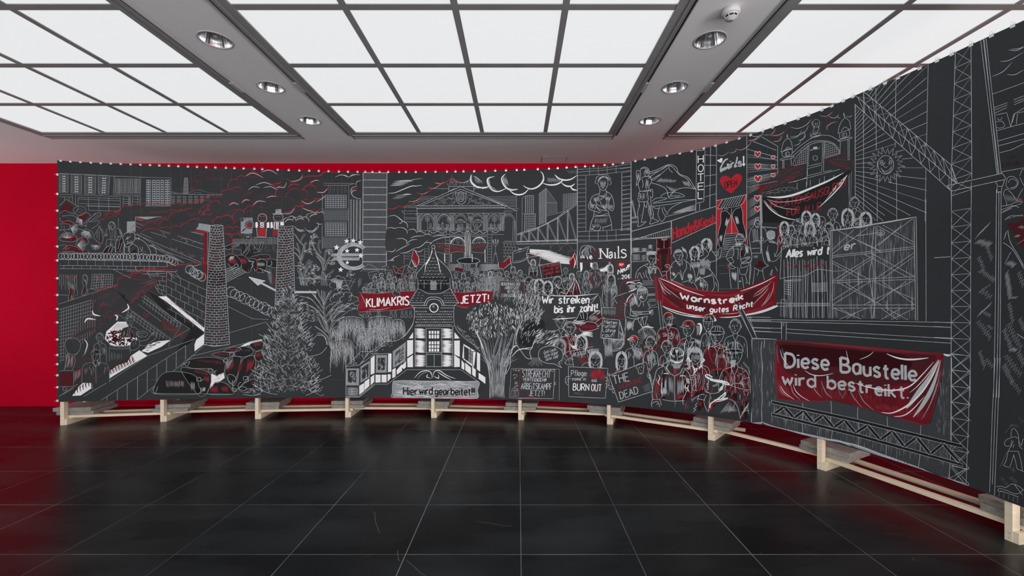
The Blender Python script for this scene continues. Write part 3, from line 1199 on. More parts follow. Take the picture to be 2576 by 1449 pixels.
def text(col, w, st, base, h, lean=0.0, gap=1.9, serif=False, wob=0.0, space=3.2, fin=1.0):
 """stroke lettering along a baseline 'x y x y ...' (view coordinates), capital height h"""
 bl = parse(base)[0]
 bl = smooth(bl, 8) if len(bl) > 2 else bl
 seg = [0.0]
 for a, b2 in zip(bl, bl[1:]):
  seg.append(seg[-1] + math.hypot(b2[0] - a[0], b2[1] - a[1]))

 def adv(c):
  if c == ' ':
   return space
  n = [float(q) for q in GL[c].replace('~', '').replace(';', ' ').split()]
  return max(n[0::2])
 tot = max(sum(adv(c) + gap for c in st) - gap, 1.0)
 L = seg[-1]

 def base_at(d):
  d = min(max(d, 0), L)
  for i in range(len(bl) - 1):
   if d <= seg[i + 1] or i == len(bl) - 2:
    t = (d - seg[i]) / max(seg[i + 1] - seg[i], 1e-6)
    p = lerp(bl[i], bl[i + 1], t)
    a, b2 = bl[i], bl[i + 1]
    l = math.hypot(b2[0] - a[0], b2[1] - a[1]) or 1
    return p, ((b2[0] - a[0]) / l, (b2[1] - a[1]) / l)
 x = 0.0
 w *= 0.8
 for ci, c in enumerate(st):
  a = adv(c)
  if c != ' ':
   hs = h * (1 + (fin - 1) * ci / max(1, len(st) - 1)) * rng.uniform(1 - wob, 1 + wob)
   dy = rng.uniform(-wob, wob) * h * 0.5
   p0, d0 = base_at((x + a / 2) * L / tot)
   for strk in GL[c].split(';'):
    sm = strk.startswith('~')
    n = nums(strk.lstrip('~'))
    pts = []
    for i in range(0, len(n), 2):
     gx, gy = (n[i] - a / 2) * L / tot, n[i + 1] * hs / 10
     pts.append((p0[0] + d0[0] * gx + lean * gy, p0[1] + d0[1] * gx - gy + dy))
    ribbon(col, w, smooth(pts, 4) if sm else pts)
    if serif and not sm:
     for e in (pts[0], pts[-1]):
      ribbon(col, w * .6, [(e[0] - h * .09, e[1]), (e[0] + h * .09, e[1])])
  x += a + gap


def head(x, y, w, h, hair='s', col='g', lw=1.1, look=0.0, fill='K', face=True, cap=None):
 """chalk head: x, y = centre of the face; w, h = full width and height"""
 rx, ry = w / 2, h / 2
 lk = look * .14 * rx
 jaw = [(x - rx, y - .25 * ry), (x - .93 * rx, y + .22 * ry), (x - .66 * rx + lk, y + .7 * ry), (x - .22 * rx + lk, y + ry), (x + .22 * rx + lk, y + ry), (x + .66 * rx + lk, y + .7 * ry), (x + .93 * rx, y + .22 * ry), (x + rx, y - .25 * ry)]
 top = ell(x, y - .2 * ry, rx, .82 * ry, 0, -180, 12)
 if hair == 'l':
  fillpts(fill, [(x - 1.3 * rx, y + 1.3 * ry), (x - 1.25 * rx, y - .4 * ry), (x - .7 * rx, y - 1.2 * ry), (x + .7 * rx, y - 1.2 * ry), (x + 1.25 * rx, y - .4 * ry), (x + 1.3 * rx, y + 1.3 * ry)])
 fillpts(fill, jaw + top)
 ribbon(col, lw, smooth(jaw, 3))
 if hair in 'sbn':
  ribbon(col, lw, top)
 if hair == 's':
  sd = 1 if look >= 0 else -1
  for k in range(15):
   t = k / 14
   a0 = math.radians(185 + 170 * t)
   p0 = (x + rx * 1.04 * math.cos(a0), y - .2 * ry + .88 * ry * math.sin(a0))
   p1 = (x + rx * (.55 * math.cos(a0) + sd * .18), y - .38 * ry + .38 * ry * math.sin(a0) * (1 - .3 * t))
   ribbon(col, lw * .8, smooth([p0, ((p0[0] + p1[0]) / 2 + sd * .08 * rx, (p0[1] + p1[1]) / 2 - .06 * ry), p1], 3), True)
  for sgn in (-1, 1):
   ribbon(col, lw, smooth([(x + sgn * rx, y - .1 * ry), (x + sgn * 1.16 * rx, y - .12 * ry), (x + sgn * 1.12 * rx, y + .2 * ry), (x + sgn * .96 * rx, y + .22 * ry)], 3))
 elif hair == 'l':
  for sgn in (-1, 1):
   for k in range(7):
    o = .055 * k
    ribbon(col, lw, smooth([(x + sgn * .08 * rx, y - (1.15 - o) * ry), (x + sgn * (.95 - o) * rx, y - (.75 - o) * ry), (x + sgn * (1.25 - o) * rx, y + .2 * ry), (x + sgn * (1.2 - o * 1.5) * rx, y + (1.1 + .1 * k) * ry)], 4))
 elif hair == 'c':
  puffs(col, lw, ' '.join('%.1f %.1f' % p for p in ell(x, y - .15 * ry, 1.08 * rx, 1.0 * ry, 180, 360, 8)), .7)
  for k in range(5):
   a = rng.uniform(3.5, 5.9)
   O(col, lw, '%.1f %.1f %.1f %.1f' % (x + .75 * rx * math.cos(a), y - .2 * ry + .7 * ry * math.sin(a), .18 * rx, .16 * ry))
 elif hair in 'ht':                       # helmet / cap
  cc = cap or fill
  dome = ell(x, y - .35 * ry, 1.12 * rx, .85 * ry, 0, -180, 12)
  fillpts(cc, dome)
  ribbon(col, lw, dome)
  if hair == 'h':
   brim = ell(x + look * .3 * rx, y - .33 * ry, 1.3 * rx, .2 * ry)
   fillpts(fill, brim)
   ribbon(col, lw, brim)
   for k in (-.4, 0, .4):
    ribbon(col, lw, smooth([(x + k * rx, y - .5 * ry), (x + (k * .9 + .1) * rx, y - .85 * ry), (x + k * .7 * rx, y - 1.1 * ry)], 3))
  else:
   sg = 1 if look >= 0 else -1
   vis_ = [(x - sg * .1 * rx, y - .38 * ry), (x + sg * .9 * rx, y - .5 * ry), (x + sg * 1.6 * rx, y - .22 * ry), (x + sg * .9 * rx, y - .2 * ry)]
   fillpts(cc, vis_)
   ribbon(col, lw, vis_ + [vis_[0]])
 if face:
  fx = x + look * .3 * rx
  for sgn in (-1, 1):
   ex = fx + sgn * .4 * rx
   ribbon(col, lw * .8, smooth([(ex - .19 * rx, y), (ex, y - .09 * ry), (ex + .19 * rx, y)], 3))
   ribbon(col, lw * 1.5, [(ex - .26 * rx, y - (.2 + .04 * sgn) * ry), (ex + .24 * rx, y - (.24 - .04 * sgn) * ry)], True)
   ribbon(col, lw * .7, [(ex - .14 * rx, y + .04 * ry), (ex + .14 * rx, y + .04 * ry)], True)
   if w > 45:
    for k in range(4):
     ribbon(col, lw * .6, [(ex + sgn * (.16 + .05 * k) * rx, y + (.2 + .05 * k) * ry), (ex + sgn * (.02 + .05 * k) * rx, y + (.42 + .04 * k) * ry)], True)
  nd = .12 if look >= 0 else -.12
  ribbon(col, lw * .8, smooth([(fx + nd * .3 * rx, y - .12 * ry), (fx + nd * 1.2 * rx, y + .28 * ry), (fx - nd * .6 * rx, y + .36 * ry)], 3))
  m0 = rng.uniform(-.05, .05)
  ribbon(col, lw * 1.3, smooth([(fx - .27 * rx, y + (.6 + m0) * ry), (fx, y + .585 * ry), (fx + .27 * rx, y + (.6 - m0) * ry)], 3), True)
  ribbon(col, lw * .8, smooth([(fx - .14 * rx, y + .69 * ry), (fx, y + .72 * ry), (fx + .14 * rx, y + .69 * ry)], 3), True)


def bust(x, y, w, h, hair='s', col='g', lw=1.1, look=0, bw=2.3, bh=1.9, cap=None, tone=None, fill='K'):
 """head and shoulders: body drawn below the head"""
 by = y + h * .5
 sh = [(x - .18 * w, by - .1 * h), (x - .25 * w, by + .12 * h), (x - bw * w * .38, by + .3 * h), (x - bw * w * .5, by + .8 * h), (x - bw * w * .52, by + bh * h), (x + bw * w * .52, by + bh * h), (x + bw * w * .5, by + .8 * h), (x + bw * w * .38, by + .3 * h), (x + .25 * w, by + .12 * h), (x + .18 * w, by - .1 * h)]
 fillpts(tone or fill, sh)
 ribbon(col, lw, smooth(sh[:5], 4))
 ribbon(col, lw, smooth(sh[5:], 4))
 ribbon(col, lw, [(x - .25 * w, by + .12 * h), (x, by + .55 * h), (x + .25 * w, by + .12 * h)])
 ribbon(col, lw, [(x, by + .55 * h), (x + .05 * w, by + bh * h)])
 for k in range(16):
  u = rng.uniform(-.46, .46)
  sx = x + u * bw * w
  y0 = by + rng.uniform(.3 + abs(u) * .5, .9) * h
  y1 = min(by + bh * h, y0 + rng.uniform(.3, .8) * h)
  ribbon(col if k % 3 else 'd', lw * rng.uniform(.6, 1.1), smooth([(sx, y0), (sx + rng.uniform(-.1, .1) * w, (y0 + y1) / 2), (sx + rng.uniform(-.22, .22) * w, y1)], 3), True)
 head(x, y, w, h, hair, col, lw, look, fill, True, cap)


def scribble(col, w, x0, y0, x1, y1, amp, n):
 pts = []
 dx, dy = x1 - x0, y1 - y0
 l = math.hypot(dx, dy) or 1
 for i in range(n + 1):
  t = i / n
  s = amp * (1 if i % 2 else -1) * rng.uniform(.7, 1.2)
  pts.append((x0 + dx * t - dy / l * s * .4 + s, y0 + dy * t + dx / l * s * .2 - s * .9))
 ribbon(col, w, pts)


def band(col, w, pts, ww, edge=None):
 """a filled band of width ww (view units) along pts with edge lines"""
 L, R = [], []
 for i, p in enumerate(pts):
  a, b2 = pts[max(0, i - 1)], pts[min(len(pts) - 1, i + 1)]
  dx, dy = b2[0] - a[0], b2[1] - a[1]
  l = math.hypot(dx, dy) or 1
  L.append((p[0] - dy / l * ww / 2, p[1] + dx / l * ww / 2))
  R.append((p[0] + dy / l * ww / 2, p[1] - dx / l * ww / 2))
 fillpts(col, L + R[::-1])
 if edge:
  ribbon(edge, w, L)
  ribbon(edge, w, R)


def truss(col, w, a0, a1, b0, b1, n, mode='z', horiz=True):
 """lattice between the lines a0-a1 and b0-b1"""
 ribbon(col, w * 1.4, [a0, a1])
 ribbon(col, w * 1.4, [b0, b1])
 for i in range(n):
  p0, p1 = lerp(a0, a1, i / n), lerp(a0, a1, (i + 1) / n)
  q0, q1 = lerp(b0, b1, i / n), lerp(b0, b1, (i + 1) / n)
  ribbon(col, w, [p0, q1])
  if mode == 'x':
   ribbon(col, w, [q0, p1])
  if horiz:
   ribbon(col, w, [p0, q0])
# ================================================================== left third: housing blocks, slaughterhouse, chimneys
motif('housing_blocks_drawing', 0, 'thin white chalk drawing of tower blocks with windows')
V(130, 390, 4.675)
P('g', 1.6, "92 217 540 236 738 249 1045 260 1102 262 1405 270")
for q, n in (("92 222 195 225 195 445 92 440", 0), ("230 232 353 235 352 452 228 450", 1), ("387 238 520 241 517 460 385 458", 2), ("550 244 684 247 670 462 548 460", 3)):
 a = quad(q)
 P('g', 1.1, q.strip() + ' ' + ' '.join(q.split()[:2]))
 sub = lambda u0, u1: ' '.join('%.1f %.1f' % p for p in (Q_(a, u0, .06), Q_(a, u1, .06), Q_(a, u1, .97), Q_(a, u0, .97)))
 windows('g', .9, sub(.04, .36), 1, 7, .85, .55)
 windows('g', .9, sub(.68, .98), 1, 7, .85, .55)
 windows('l', 0, sub(.36, .66), 2, 7, .62, .6, fill='l')
 P('g', .9, '%.1f %.1f %.1f %.1f;%.1f %.1f %.1f %.1f' % (Q_(a, .37, 0) + Q_(a, .37, 1) + Q_(a, .66, 0) + Q_(a, .66, 1)))
P('g', 1.4, "738 250 1045 260 1040 474 727 467 738 250")
for x0, x1 in ((748, 806), (818, 856), (868, 910), (922, 955), (970, 1030)):
 grid('g', 1.0, "%d 280 %d 281 %d 452 %d 448" % (x0 + 4, x1 + 2, x1 - 2, x0 - 4), 1, 13)
P('g', 1.0, "785 280 782 448;795 280 792 448;990 286 985 452;1002 286 998 452")
P('g', 1.4, "1102 262 1405 270 1397 600 1098 600")
for x0, x1 in ((1112, 1165), (1180, 1220), (1228, 1273), (1283, 1320), (1332, 1388)):
 Fl('s', "%d 292 %d 293 %d 590 %d 590" % (x0, x1, x1, x0))
 up(.4)
 windows('K', 0, "%d 296 %d 296 %d 590 %d 590" % (x0, x1, x1, x0), 1 if x1 - x0 < 48 else 2, 11, .75, .5, fill='K')
 up(0)
for j, y in enumerate((493, 528, 557)):
 for k in range(7):
  x = 1408 + 68 * k
  P('g', 1.0, "%d %d %d %d %d %d %d %d %d %d" % (x, y - 9, x + 42, y - 8, x + 42, y + 9, x, y + 9, x, y - 9))
  P('d', 1.0, "%d %d %d %d;%d %d %d %d" % (x + 13, y - 8, x + 13, y + 8, x + 29, y - 8, x + 29, y + 8))
P('g', 1.2, "1405 455 1870 468 2140 470")
S('d', 1.0, "1405 430 1545 452;1605 452 1712 410 1868 446 2140 475;1650 455 1715 438 1770 458;1405 436 1480 452")
bricks('g', .9, "1562 268 1600 268 1606 455 1548 455", 20, 2)
P('g', 1.1, "92 465 245 467 245 552;92 490 240 495;150 490 150 530;205 492 205 545;280 590 280 468 808 488 806 660 430 650;312 590 312 496 805 512;312 517 805 540;330 570 800 580;400 596 800 606;430 600 800 612;432 498 434 650;553 500 555 655;672 505 673 655;785 740 788 860")
P('g', 1.1, "838 610 840 485 928 488 925 600;838 520 928 524;838 545 928 549;905 488 902 600;918 488 915 600;948 600 950 488 1042 491 1040 595;948 518 1042 522;1015 490 1010 595;948 550 1040 556;840 570 925 572")

motif('grid_line_marks', 0, 'faint ruled guide lines')
V(0, 0, 1)
for k in range(40):
 x = 228 + 25.3 * k
 if 228 < x < 1300 and rng.random() < .75:
  P('n', .8, "%.1f %.1f %.1f %.1f" % (x, 408 + 20 * (x > 400), x, 408 + rng.uniform(30, 560)))
for y in (452, 476, 500, 612, 700, 760, 828, 900, 955):
 for k in range(5):
  x = rng.uniform(200, 1150)
  P('n', .8, "%.1f %.1f %.1f %.1f" % (x, y, x + rng.uniform(40, 160), y + 1))
for k in range(26):
 x = 1600 + k * 30
 y0 = np.interp(x, [p[0] for p in TOP], [p[1] for p in TOP])
 P('n', .7, "%.1f %.1f %.1f %.1f" % (x, y0 + 5, x, y0 + rng.uniform(30, 120)))

motif('refuse_heap_drawing', 1, 'heap of rubbish sacks and a worker with braces, white and red chalk')
V(130, 390, 4.675)
P('g', 1.4, "92 595 172 518 320 610")
Fl('D', "95 640 172 545 250 620 230 660 120 690")
Fl('D', "95 800 150 740 300 830 140 820;320 700 380 670 440 690 330 840 300 770;90 1130 190 1040 430 1130 300 1150;110 990 180 920 300 960 260 1020;310 1060 380 960 420 1010 330 1040")
Fl('m', "200 960 300 950 310 990 230 1010;330 1000 370 965 400 990 340 1030;120 750 150 800 130 790")
S('g', 1.2, "92 690 160 655 260 690 320 620;120 720 230 710 300 740 280 800;92 730 120 790 200 770 300 830;300 800 310 730 360 690 400 680 440 690 460 720;340 840 430 760 540 680 580 690 560 720 480 790;430 770 520 680;450 790 550 700;92 810 205 815 205 870 92 880;115 830 120 860;145 835 150 865;92 890 140 880 190 960 100 970;210 870 230 830 330 820 420 840;200 880 320 870 380 900 350 950;90 980 130 930 220 920 310 990 240 1020 120 1010 90 980;280 1060 330 980 410 970 430 1040 350 1060;350 940 400 870 470 900 490 940;400 850 420 790 470 780;470 870 540 820 560 790 545 770 510 790;92 1060 190 1060 290 1080 340 1120;130 1110 180 1070 160 1110 215 1090;120 1135 270 1135;430 1120 440 1150 520 1155")
for cx, cy, r, a0, a1 in ((225, 860, 90, -40, 60), (400, 890, 70, 30, 150), (180, 980, 80, 200, 340), (440, 900, 90, 60, 190), (300, 1060, 110, -50, 40), (520, 1060, 60, 0, 180), (360, 760, 70, 90, 200)):
 for k in range(9):
  t = math.radians(a0 + (a1 - a0) * k / 8)
  T('l' if k % 3 else 'g', 2.2, "%.0f %.0f %.0f %.0f %.0f %.0f" % (cx, cy, cx + r * .5 * math.cos(t), cy + r * .5 * math.sin(t) + 4, cx + r * math.cos(t + .1), cy + r * math.sin(t + .1)))
O('g', 1.1, "330 655 75 55")
for k in range(14):
 t = k * .45
 T('g', 1.4, "%.0f %.0f %.0f %.0f" % (330 + 12 * math.cos(t), 655 + 10 * math.sin(t), 330 + 45 * math.cos(t), 655 + 38 * math.sin(t)))
# worker
Fs('K', "640 900 690 850 740 850 800 880 825 940 780 990 740 1000 660 990")
Fl('D', "680 900 712 870 705 990 690 990;735 870 760 880 752 990 738 990")
S('g', 1.2, "670 840 690 845 700 865;690 850 640 890 650 960;740 850 800 880 830 940 770 960;680 865 695 990;712 862 708 980;735 862 738 985;755 870 752 985;650 990 640 1080;760 990 800 1000 830 930;660 990 750 1000;590 870 640 950 660 920;560 850 600 890 630 950 600 960;700 1000 690 1060")
S('l', 1.4, "800 870 820 910 815 935;800 890 810 930")
head(708, 830, 74, 92, 's', 'g', 1.2, -.4)
Fs('K', "500 950 560 860 600 930 605 1000 580 1040 540 1000")
Fs('m', "555 900 580 960 590 1030 575 1030 560 960")
S('g', 1.2, "560 850 500 950 510 990 580 1045 605 1000 600 930 570 860 550 840 580 845;540 900 530 980;560 880 560 1000")
for c in ("750 1140 760 1010 820 950 855 1060 850 1150", "600 1150 640 1090 700 1065 750 1100 750 1150", "840 960 870 920 960 910 980 980 930 1060 870 1080 850 1020", "860 1160 850 1080 920 1040 1010 1080 1020 1160", "990 1000 1010 980 1100 1030 1160 1130 1160 1170", "1150 1075 1190 1060 1230 1130 1225 1170"):
 Fs('K', c)
 S('l', 1.3, c)
Fs('D', "750 1120 790 1010 830 980 840 1060 810 1130;600 1150 650 1090 700 1080 680 1140;940 1150 980 1090 1010 1100 1015 1155")
S('l', 1.2, "880 910 900 900 930 920 980 880 970 920 985 940;900 1045 890 1015 920 1030 935 1010 950 1045;985 985 980 965 1010 985 1030 965 1020 1000;1150 1070 1160 1060 1180 1080 1200 1060 1190 1085;870 1000 900 960 890 990 930 950;900 1140 910 1080 920 1150;1040 1080 1060 1130 1070 1080;700 1065 690 1040 720 1050;660 1140 690 1080;700 1150 720 1085;780 1110 800 1020;800 1130 830 1030")
P('d', 1.1, "750 1137 850 1139;1020 1138 1110 1138")

motif('stable_building_drawing', 2, 'long slatted livestock building in white and red chalk')
V(130, 390, 4.675)
Fl('s', "985 728 1290 726 1390 745 1220 785;1560 850 1740 802 1870 822 1858 900;888 785 980 780 985 880 888 920")
Fl('m', "990 732 1240 782 1215 800 985 752;1480 855 1850 905 1795 922 1480 865;1790 905 1830 905 1812 1410 1785 1290")
P('g', 1.3, "985 728 1290 726;985 728 985 905;985 752 1195 806;985 790 1080 835;985 830 1040 860;888 785 985 780;888 785 888 920;985 930 1750 1260;1000 925 1560 1270;1040 920 1180 980;1165 905 1790 1110;1270 885 1790 1048;1480 862 1795 945;1460 870 1790 930;1130 1050 1560 1270;1200 1085 1700 1260;1858 900 1790 905;1190 1070 1230 1090;1835 910 1830 1290")
T('m', 2.5, "1300 930 1400 930 1440 960;1390 950 1450 960 1500 980;1520 1000 1600 980 1700 1040;1290 1040 1310 1090;1340 1060 1370 1100;1420 1120 1500 1150 1580 1160;1600 1170 1700 1190")
T('g', 1.4, "1290 930 1310 915 1330 930 1320 950;1400 930 1450 960;1510 990 1560 985 1600 1020 1560 1030;1590 1000 1580 1050;1620 1020 1600 1050;1640 1040 1700 1020 1760 1060;1390 1080 1450 1130;1430 1100 1480 1120;1480 1080 1460 1140;1500 1140 1560 1150;1600 1150 1640 1190 1610 1200;1650 1170 1700 1200;1680 1180 1640 1210;1740 1220 1790 1210 1780 1250")

motif('barbed_wire_drawing', 3, 'coils of barbed wire on the wall top')
coils('l', 1.5, "95 1190 1060 1200 1290 1215 1370 1220", 40, 38)
coils('l', 1.5, "1370 1225 1470 1270", 38, 30)
motif('barbed_wire_drawing', 3)
coils('l', 1.6, "1600 1330 1680 1390 1760 1420", 50, 50)
V(480, 680, 3.6225)
coils('l', 1.5, "10 20 90 50 120 70", 36, 40)
motif('barbed_wire_drawing', 3)
coils('l', 1.6, "345 190 430 225 520 270 600 310 680 350 760 395", 46, 40)

motif('perimeter_wall_drawing', 1, 'white chalk block wall around the yard')
V(130, 390, 4.675)
P('g', 1.5, "92 1228 1350 1255 1420 1290;92 1298 1370 1312;92 1335 720 1342 1450 1370")
for k in range(12):
 x = 200 + 105 * k
 P('g', 1.3, "%d 1232 %d 1300" % (x, x + 1))
 if k < 10:
  P('g', 1.3, "%d 1302 %d 1338" % (x - 55, x - 55))
P('g', 1.3, "1360 1250 1358 1312;1148 1310 1148 1355;1205 1312 1200 1360;990 1310 993 1365;835 1310 835 1365;880 1365 1450 1370;720 1342 950 1460;1450 1375 1520 1455;1385 1395 1450 1455")
V(130, 690, 3.6225)
q = "1045 -10 1412 200 1395 500 1048 200"
bricks('g', 1.3, "870 -25 1048 -25 1045 200 975 165", 5, 2)
for k in range(6):
 y = 0 + 66 * k
 P('g', 1.3, "%d %d 1410 %d" % (1055, -20 + k * 66, 145 + k * 70))
 for j in range(5):
  x = 1095 + 78 * j + (38 if k % 2 else 0)
  yy = -20 + k * 66 + (x - 1055) * .47
  if x < 1400:
   P('g', 1.2, "%d %d %d %d" % (x, yy, x + (3 if j % 2 else -2), yy + 62))
P('m', 1.6, "870 138 970 200;1046 20 1044 190;1080 235 1250 375")

motif('slaughterhouse_drawing', 1, 'cutaway tiled slaughterhouse with workers, sausages and steam')
P('g', 1.3, "65 272 600 95;65 322 370 232;65 188 150 190")
for k in range(10):
 P('g', 1.0, "%d %d %d %d" % (75 + 17 * k, 0, 75 + 17 * k, 140 if k % 2 else 100))
grid('g', 1.0, "370 0 560 0 555 110 360 130", 9, 5)
P('g', 1.1, "330 130 330 180;340 130 400 140 410 160;230 140 240 180 220 200;560 110 600 95")
for t in ("135 10 160 40 150 110 165 160 150 230 175 235 180 190 195 230 205 160 215 100 205 40 232 10", "390 10 420 30 405 90 420 140 450 140 465 80 450 30 480 5", "280 20 310 10 330 50 315 90 320 150 300 190 275 180 290 110 275 60"):
 Fs('K', t)
 S('g', 1.2, t)
Fs('R', "140 15 160 30 165 60 140 40;200 20 225 10 215 60;165 120 180 140 175 220 160 215;190 120 205 170 195 220;400 20 420 40 415 60;455 25 475 15 460 60;285 130 300 120 305 170 285 165")
for k in range(7):
 T('g', 1.4, "%d %d %d %d" % (165 + 6 * k, 70 + 4 * k, 170 + 6 * k, 130 + 3 * k))
 T('g', 1.2, "%d %d %d %d" % (292 + 5 * k, 30 + 6 * k, 300 + 4 * k, 60 + 8 * k))
O('g', 1.1, "305 30 22 30")
S('g', 1.1, "-60 -10 0 0")
# tile walls
for k in range(15):
 x = 90 + 22 * k
 P('g', 1.0, "%d %d %d %d" % (x, 315 - 6 * k, x - 6, max(430, 810 - 20 * k)))
for k in range(15):
 xe = 372 if k < 4 else max(120, 330 - 18 * k)
 P('g', 1.0, "68 %d %d %.0f" % (352 + 31 * k, xe, 352 + 31 * k - (.295 - .012 * k) * (xe - 68)))
up(.3)
P('g', 1.1, "810 195 1258 497;845 190 1185 460;785 270 1000 430;1258 497 1115 580;700 310 1110 600;730 340 1085 600;610 365 660 400;1185 460 1110 575;600 350 600 430")
for k in range(12):
 P('g', 1.0, "%d %d %d %d" % (850 + 27 * k, 200 + 22 * k, 838 + 27 * k, 270 + 20 * k))
P('g', 1.0, "835 212 1150 450;820 235 1100 450")
for k in range(14):
 P('g', 1.0, "%d %d %d %d" % (705 + 29 * k, 318 + 21 * k, 690 + 29 * k, 375 + 22 * k))
P('g', 1.0, "690 340 1060 605;680 365 950 560")
up(0)
# white light strips and dark block
Fl('B', "870 150 970 200 1110 340 1230 430 1388 525 1300 600 1120 720 1270 505 1180 440 1000 310")
Fl('w', "970 202 1045 200 1392 490 1388 524 1245 410 1110 300 1040 245;1388 545 1388 637 1303 702 1302 640 1320 595")
Fl('K', "850 800 1300 590 1305 640 880 900")
Fl('w', "497 905 503 968 872 742 800 692 725 742 690 800 600 830;187 1108 265 1104 362 1040 355 965 330 950 250 1020")
Fl('w', "820 700 880 640 960 610 1085 600 1000 660 880 715")
up(.4)
T('K', 4, "497 968 870 745;720 690 720 740;880 660 800 700")
P('g', 1.5, "295 1112 505 988 870 745 1305 590;450 1147 870 880 1222 650;65 1115 240 1000;765 1155 1300 730 1395 640;100 1095 200 1040;375 1050 360 940")
for x, a, b2 in ((505, 1115, 1155), (600, 1052, 1157), (690, 997, 1155), (783, 938, 1140), (873, 882, 1070), (960, 826, 1000), (1048, 768, 925), (1137, 708, 850), (1222, 648, 775)):
 P('l', 1.2, "%d %d %d %d" % (x, a, x - 2, b2))
for k in range(9):
 x, y = 520 + 26 * k, 850 - 13 * k
 T('D', 4.5, "%d %d %d %d %d %d" % (x, y, x + 12, y + 40, x + 25, y + 65))
 T('B', 3, "%d %d %d %d %d %d" % (x + 10, y - 6, x + 20, y + 30, x + 38, y + 60))
 T('m', 2, "%d %d %d %d" % (x + 4, y, x + 18, y + 50))
for k in range(7):
 x, y = 190 + 26 * k, 1050 - 14 * k
 T('B', 4, "%d %d %d %d %d %d" % (x, y, x - 8, y + 30, x - 2, y + 60))
 T('D', 3, "%d %d %d %d" % (x + 10, y - 20, x + 18, y + 40))
# sausage heap
Fl('w', "600 432 692 432 770 520 780 610 720 655 545 652 485 590 500 520")
up(.8)
for k in range(14):
 t = k / 13
 T('B', 1.6, "%.0f 436 %.0f %.0f" % (605 + 82 * t, 540 + 220 * t, 520))
for k in range(110):
 a, r = rng.uniform(0, 6.28), math.sqrt(rng.random())
 x, y = 635 + 140 * r * math.cos(a), 575 + 68 * r * math.sin(a)
 t = rng.uniform(-1.2, 1.2)
 T('B', 6.0, "%.0f %.0f %.0f %.0f" % (x - 19 * math.cos(t), y - 19 * math.sin(t), x + 19 * math.cos(t), y + 19 * math.sin(t)))
 T('m', 4.6, "%.0f %.0f %.0f %.0f" % (x - 17 * math.cos(t), y - 17 * math.sin(t), x + 17 * math.cos(t), y + 17 * math.sin(t)))
up(1.0)
Fs('K', "525 642 620 660 722 645 720 675 620 680 528 672")
S('g', 1.1, "525 645 620 662 722 648;528 672 620 682 720 672;525 672 528 790;715 675 715 720")
hatch('g', 1, "530 650 720 650 720 675 530 675", 9)
hatch('g', 1.2, "540 700 640 720 640 780 540 790", 8)
for k in range(24):
 x, y = 840 + 9 * k + rng.uniform(-8, 8), 690 - 5 * k + rng.uniform(-25, 15)
 T('B', 3.4, "%.0f %.0f %.0f %.0f" % (x, y, x + 38, y - 14))
for k in range(15):
 T('m', 2, "%d %d %d %d %d %d" % (1015 + 13 * k, 400 + 8 * k, 1010 + 13 * k, 450 + 8 * k, 1030 + 12 * k, 500 + 6 * k))
S('g', 1.1, "1090 430 1130 415 1170 440 1165 475 1130 470;1140 440 1150 470")
S('m', 1.8, "835 380 850 345 860 370 885 360 870 395 850 380 840 390")
# workers
bust(440, 575, 62, 80, 's', 'g', 1.1, -.6, 1.9, 2.4)
bust(402, 742, 76, 92, 't', 'g', 1.2, 0, 3.2, 2.2)
T('l', 2, "370 800 400 840 410 830;440 800 420 840;420 780 430 835;445 790 435 830")
S('m', 1.4, "470 880 490 860 520 830;330 940 420 940 480 900")
bust(712, 425, 66, 84, 'c', 'g', 1.1, 0, 2.4, 1.3)
Fs('K', "725 620 760 600 800 610 870 590 910 560 940 570 900 620 850 660 780 680 720 690")
S('g', 1.2, "720 690 725 620 790 590 800 640 780 680 720 690;800 610 870 595 905 550 940 530 960 560 940 590 900 620 860 650 800 645;910 560 915 535;925 560 930 532")
O('g', 1.2, "825 545 50 28", fill='K')
T('g', 1.4, "790 545 830 535 860 540;800 560 840 555;740 610 750 660;760 600 770 650")
# mincer at the far left
Fs('K', "120 640 150 590 220 585 265 620 260 700 200 740 130 700")
S('g', 1.2, "120 640 150 590 220 585 262 625 255 690 210 730 150 715 120 640;265 600 300 590 330 640 310 720 280 740;240 720 190 760 150 820 110 870;150 715 130 800 120 870;205 745 215 800 190 870")
for k in range(8):
 T('m' if k % 3 == 1 else 'l', 2, "%d %d %d %d" % (140 + 9 * k, 720 + 3 * k, 125 + 10 * k, 850))
T('w', 4, "300 595 325 640 300 725")
Fl('D', "75 890 195 890 195 1020 75 1020;215 860 275 850 270 930 210 1000")
P('g', 1.1, "75 880 200 875 200 1020 75 1022;110 1030 105 1060 130 1060 140 1035")
hatch('g', 1.3, "205 880 270 850 265 930 205 1000", 9)
O('g', 1, "120 1045 20 18")
up(1.4)
# steam
for c in ("200 580 240 540 300 500 380 480 450 470 500 450", "385 330 420 200 520 150 620 160 700 230 690 320 600 350 520 420 420 380", "600 130 680 50 780 30 850 60 950 20 960 80 850 180 790 220 730 270 640 220"):
 Fs('k', c)
puffs('m', 1.8, "205 610 195 570 235 540 250 500 310 480 350 440 420 430;265 600 310 560 380 540 430 490 510 470;380 350 375 260 415 180 500 150 600 140 620 110 600 60 680 35 760 30 880 10 1050 20;600 360 700 330 740 265 790 225 860 180 850 140 950 100 960 40;420 380 480 410 540 420 600 370;430 250 470 210 530 200;560 250 600 220 650 240;440 340 500 290 540 300;500 390 560 350 580 370", .4)
puffs('r', 1.5, "415 185 500 155 600 140;610 100 640 40 720 30;730 260 790 220 860 150;330 460 400 440;440 300 500 280", .35)
T('w', 6, "372 330 385 365 445 380;690 270 700 310 640 350;300 440 330 405 405 415;575 370 600 385 590 420")
T('m', 2, "740 200 800 160 940 110;800 130 900 90 960 80;880 130 950 70 1050 10;700 20 800 50 960 30")
T('d', 1.5, "800 90 900 60 940 40;860 100 960 60")
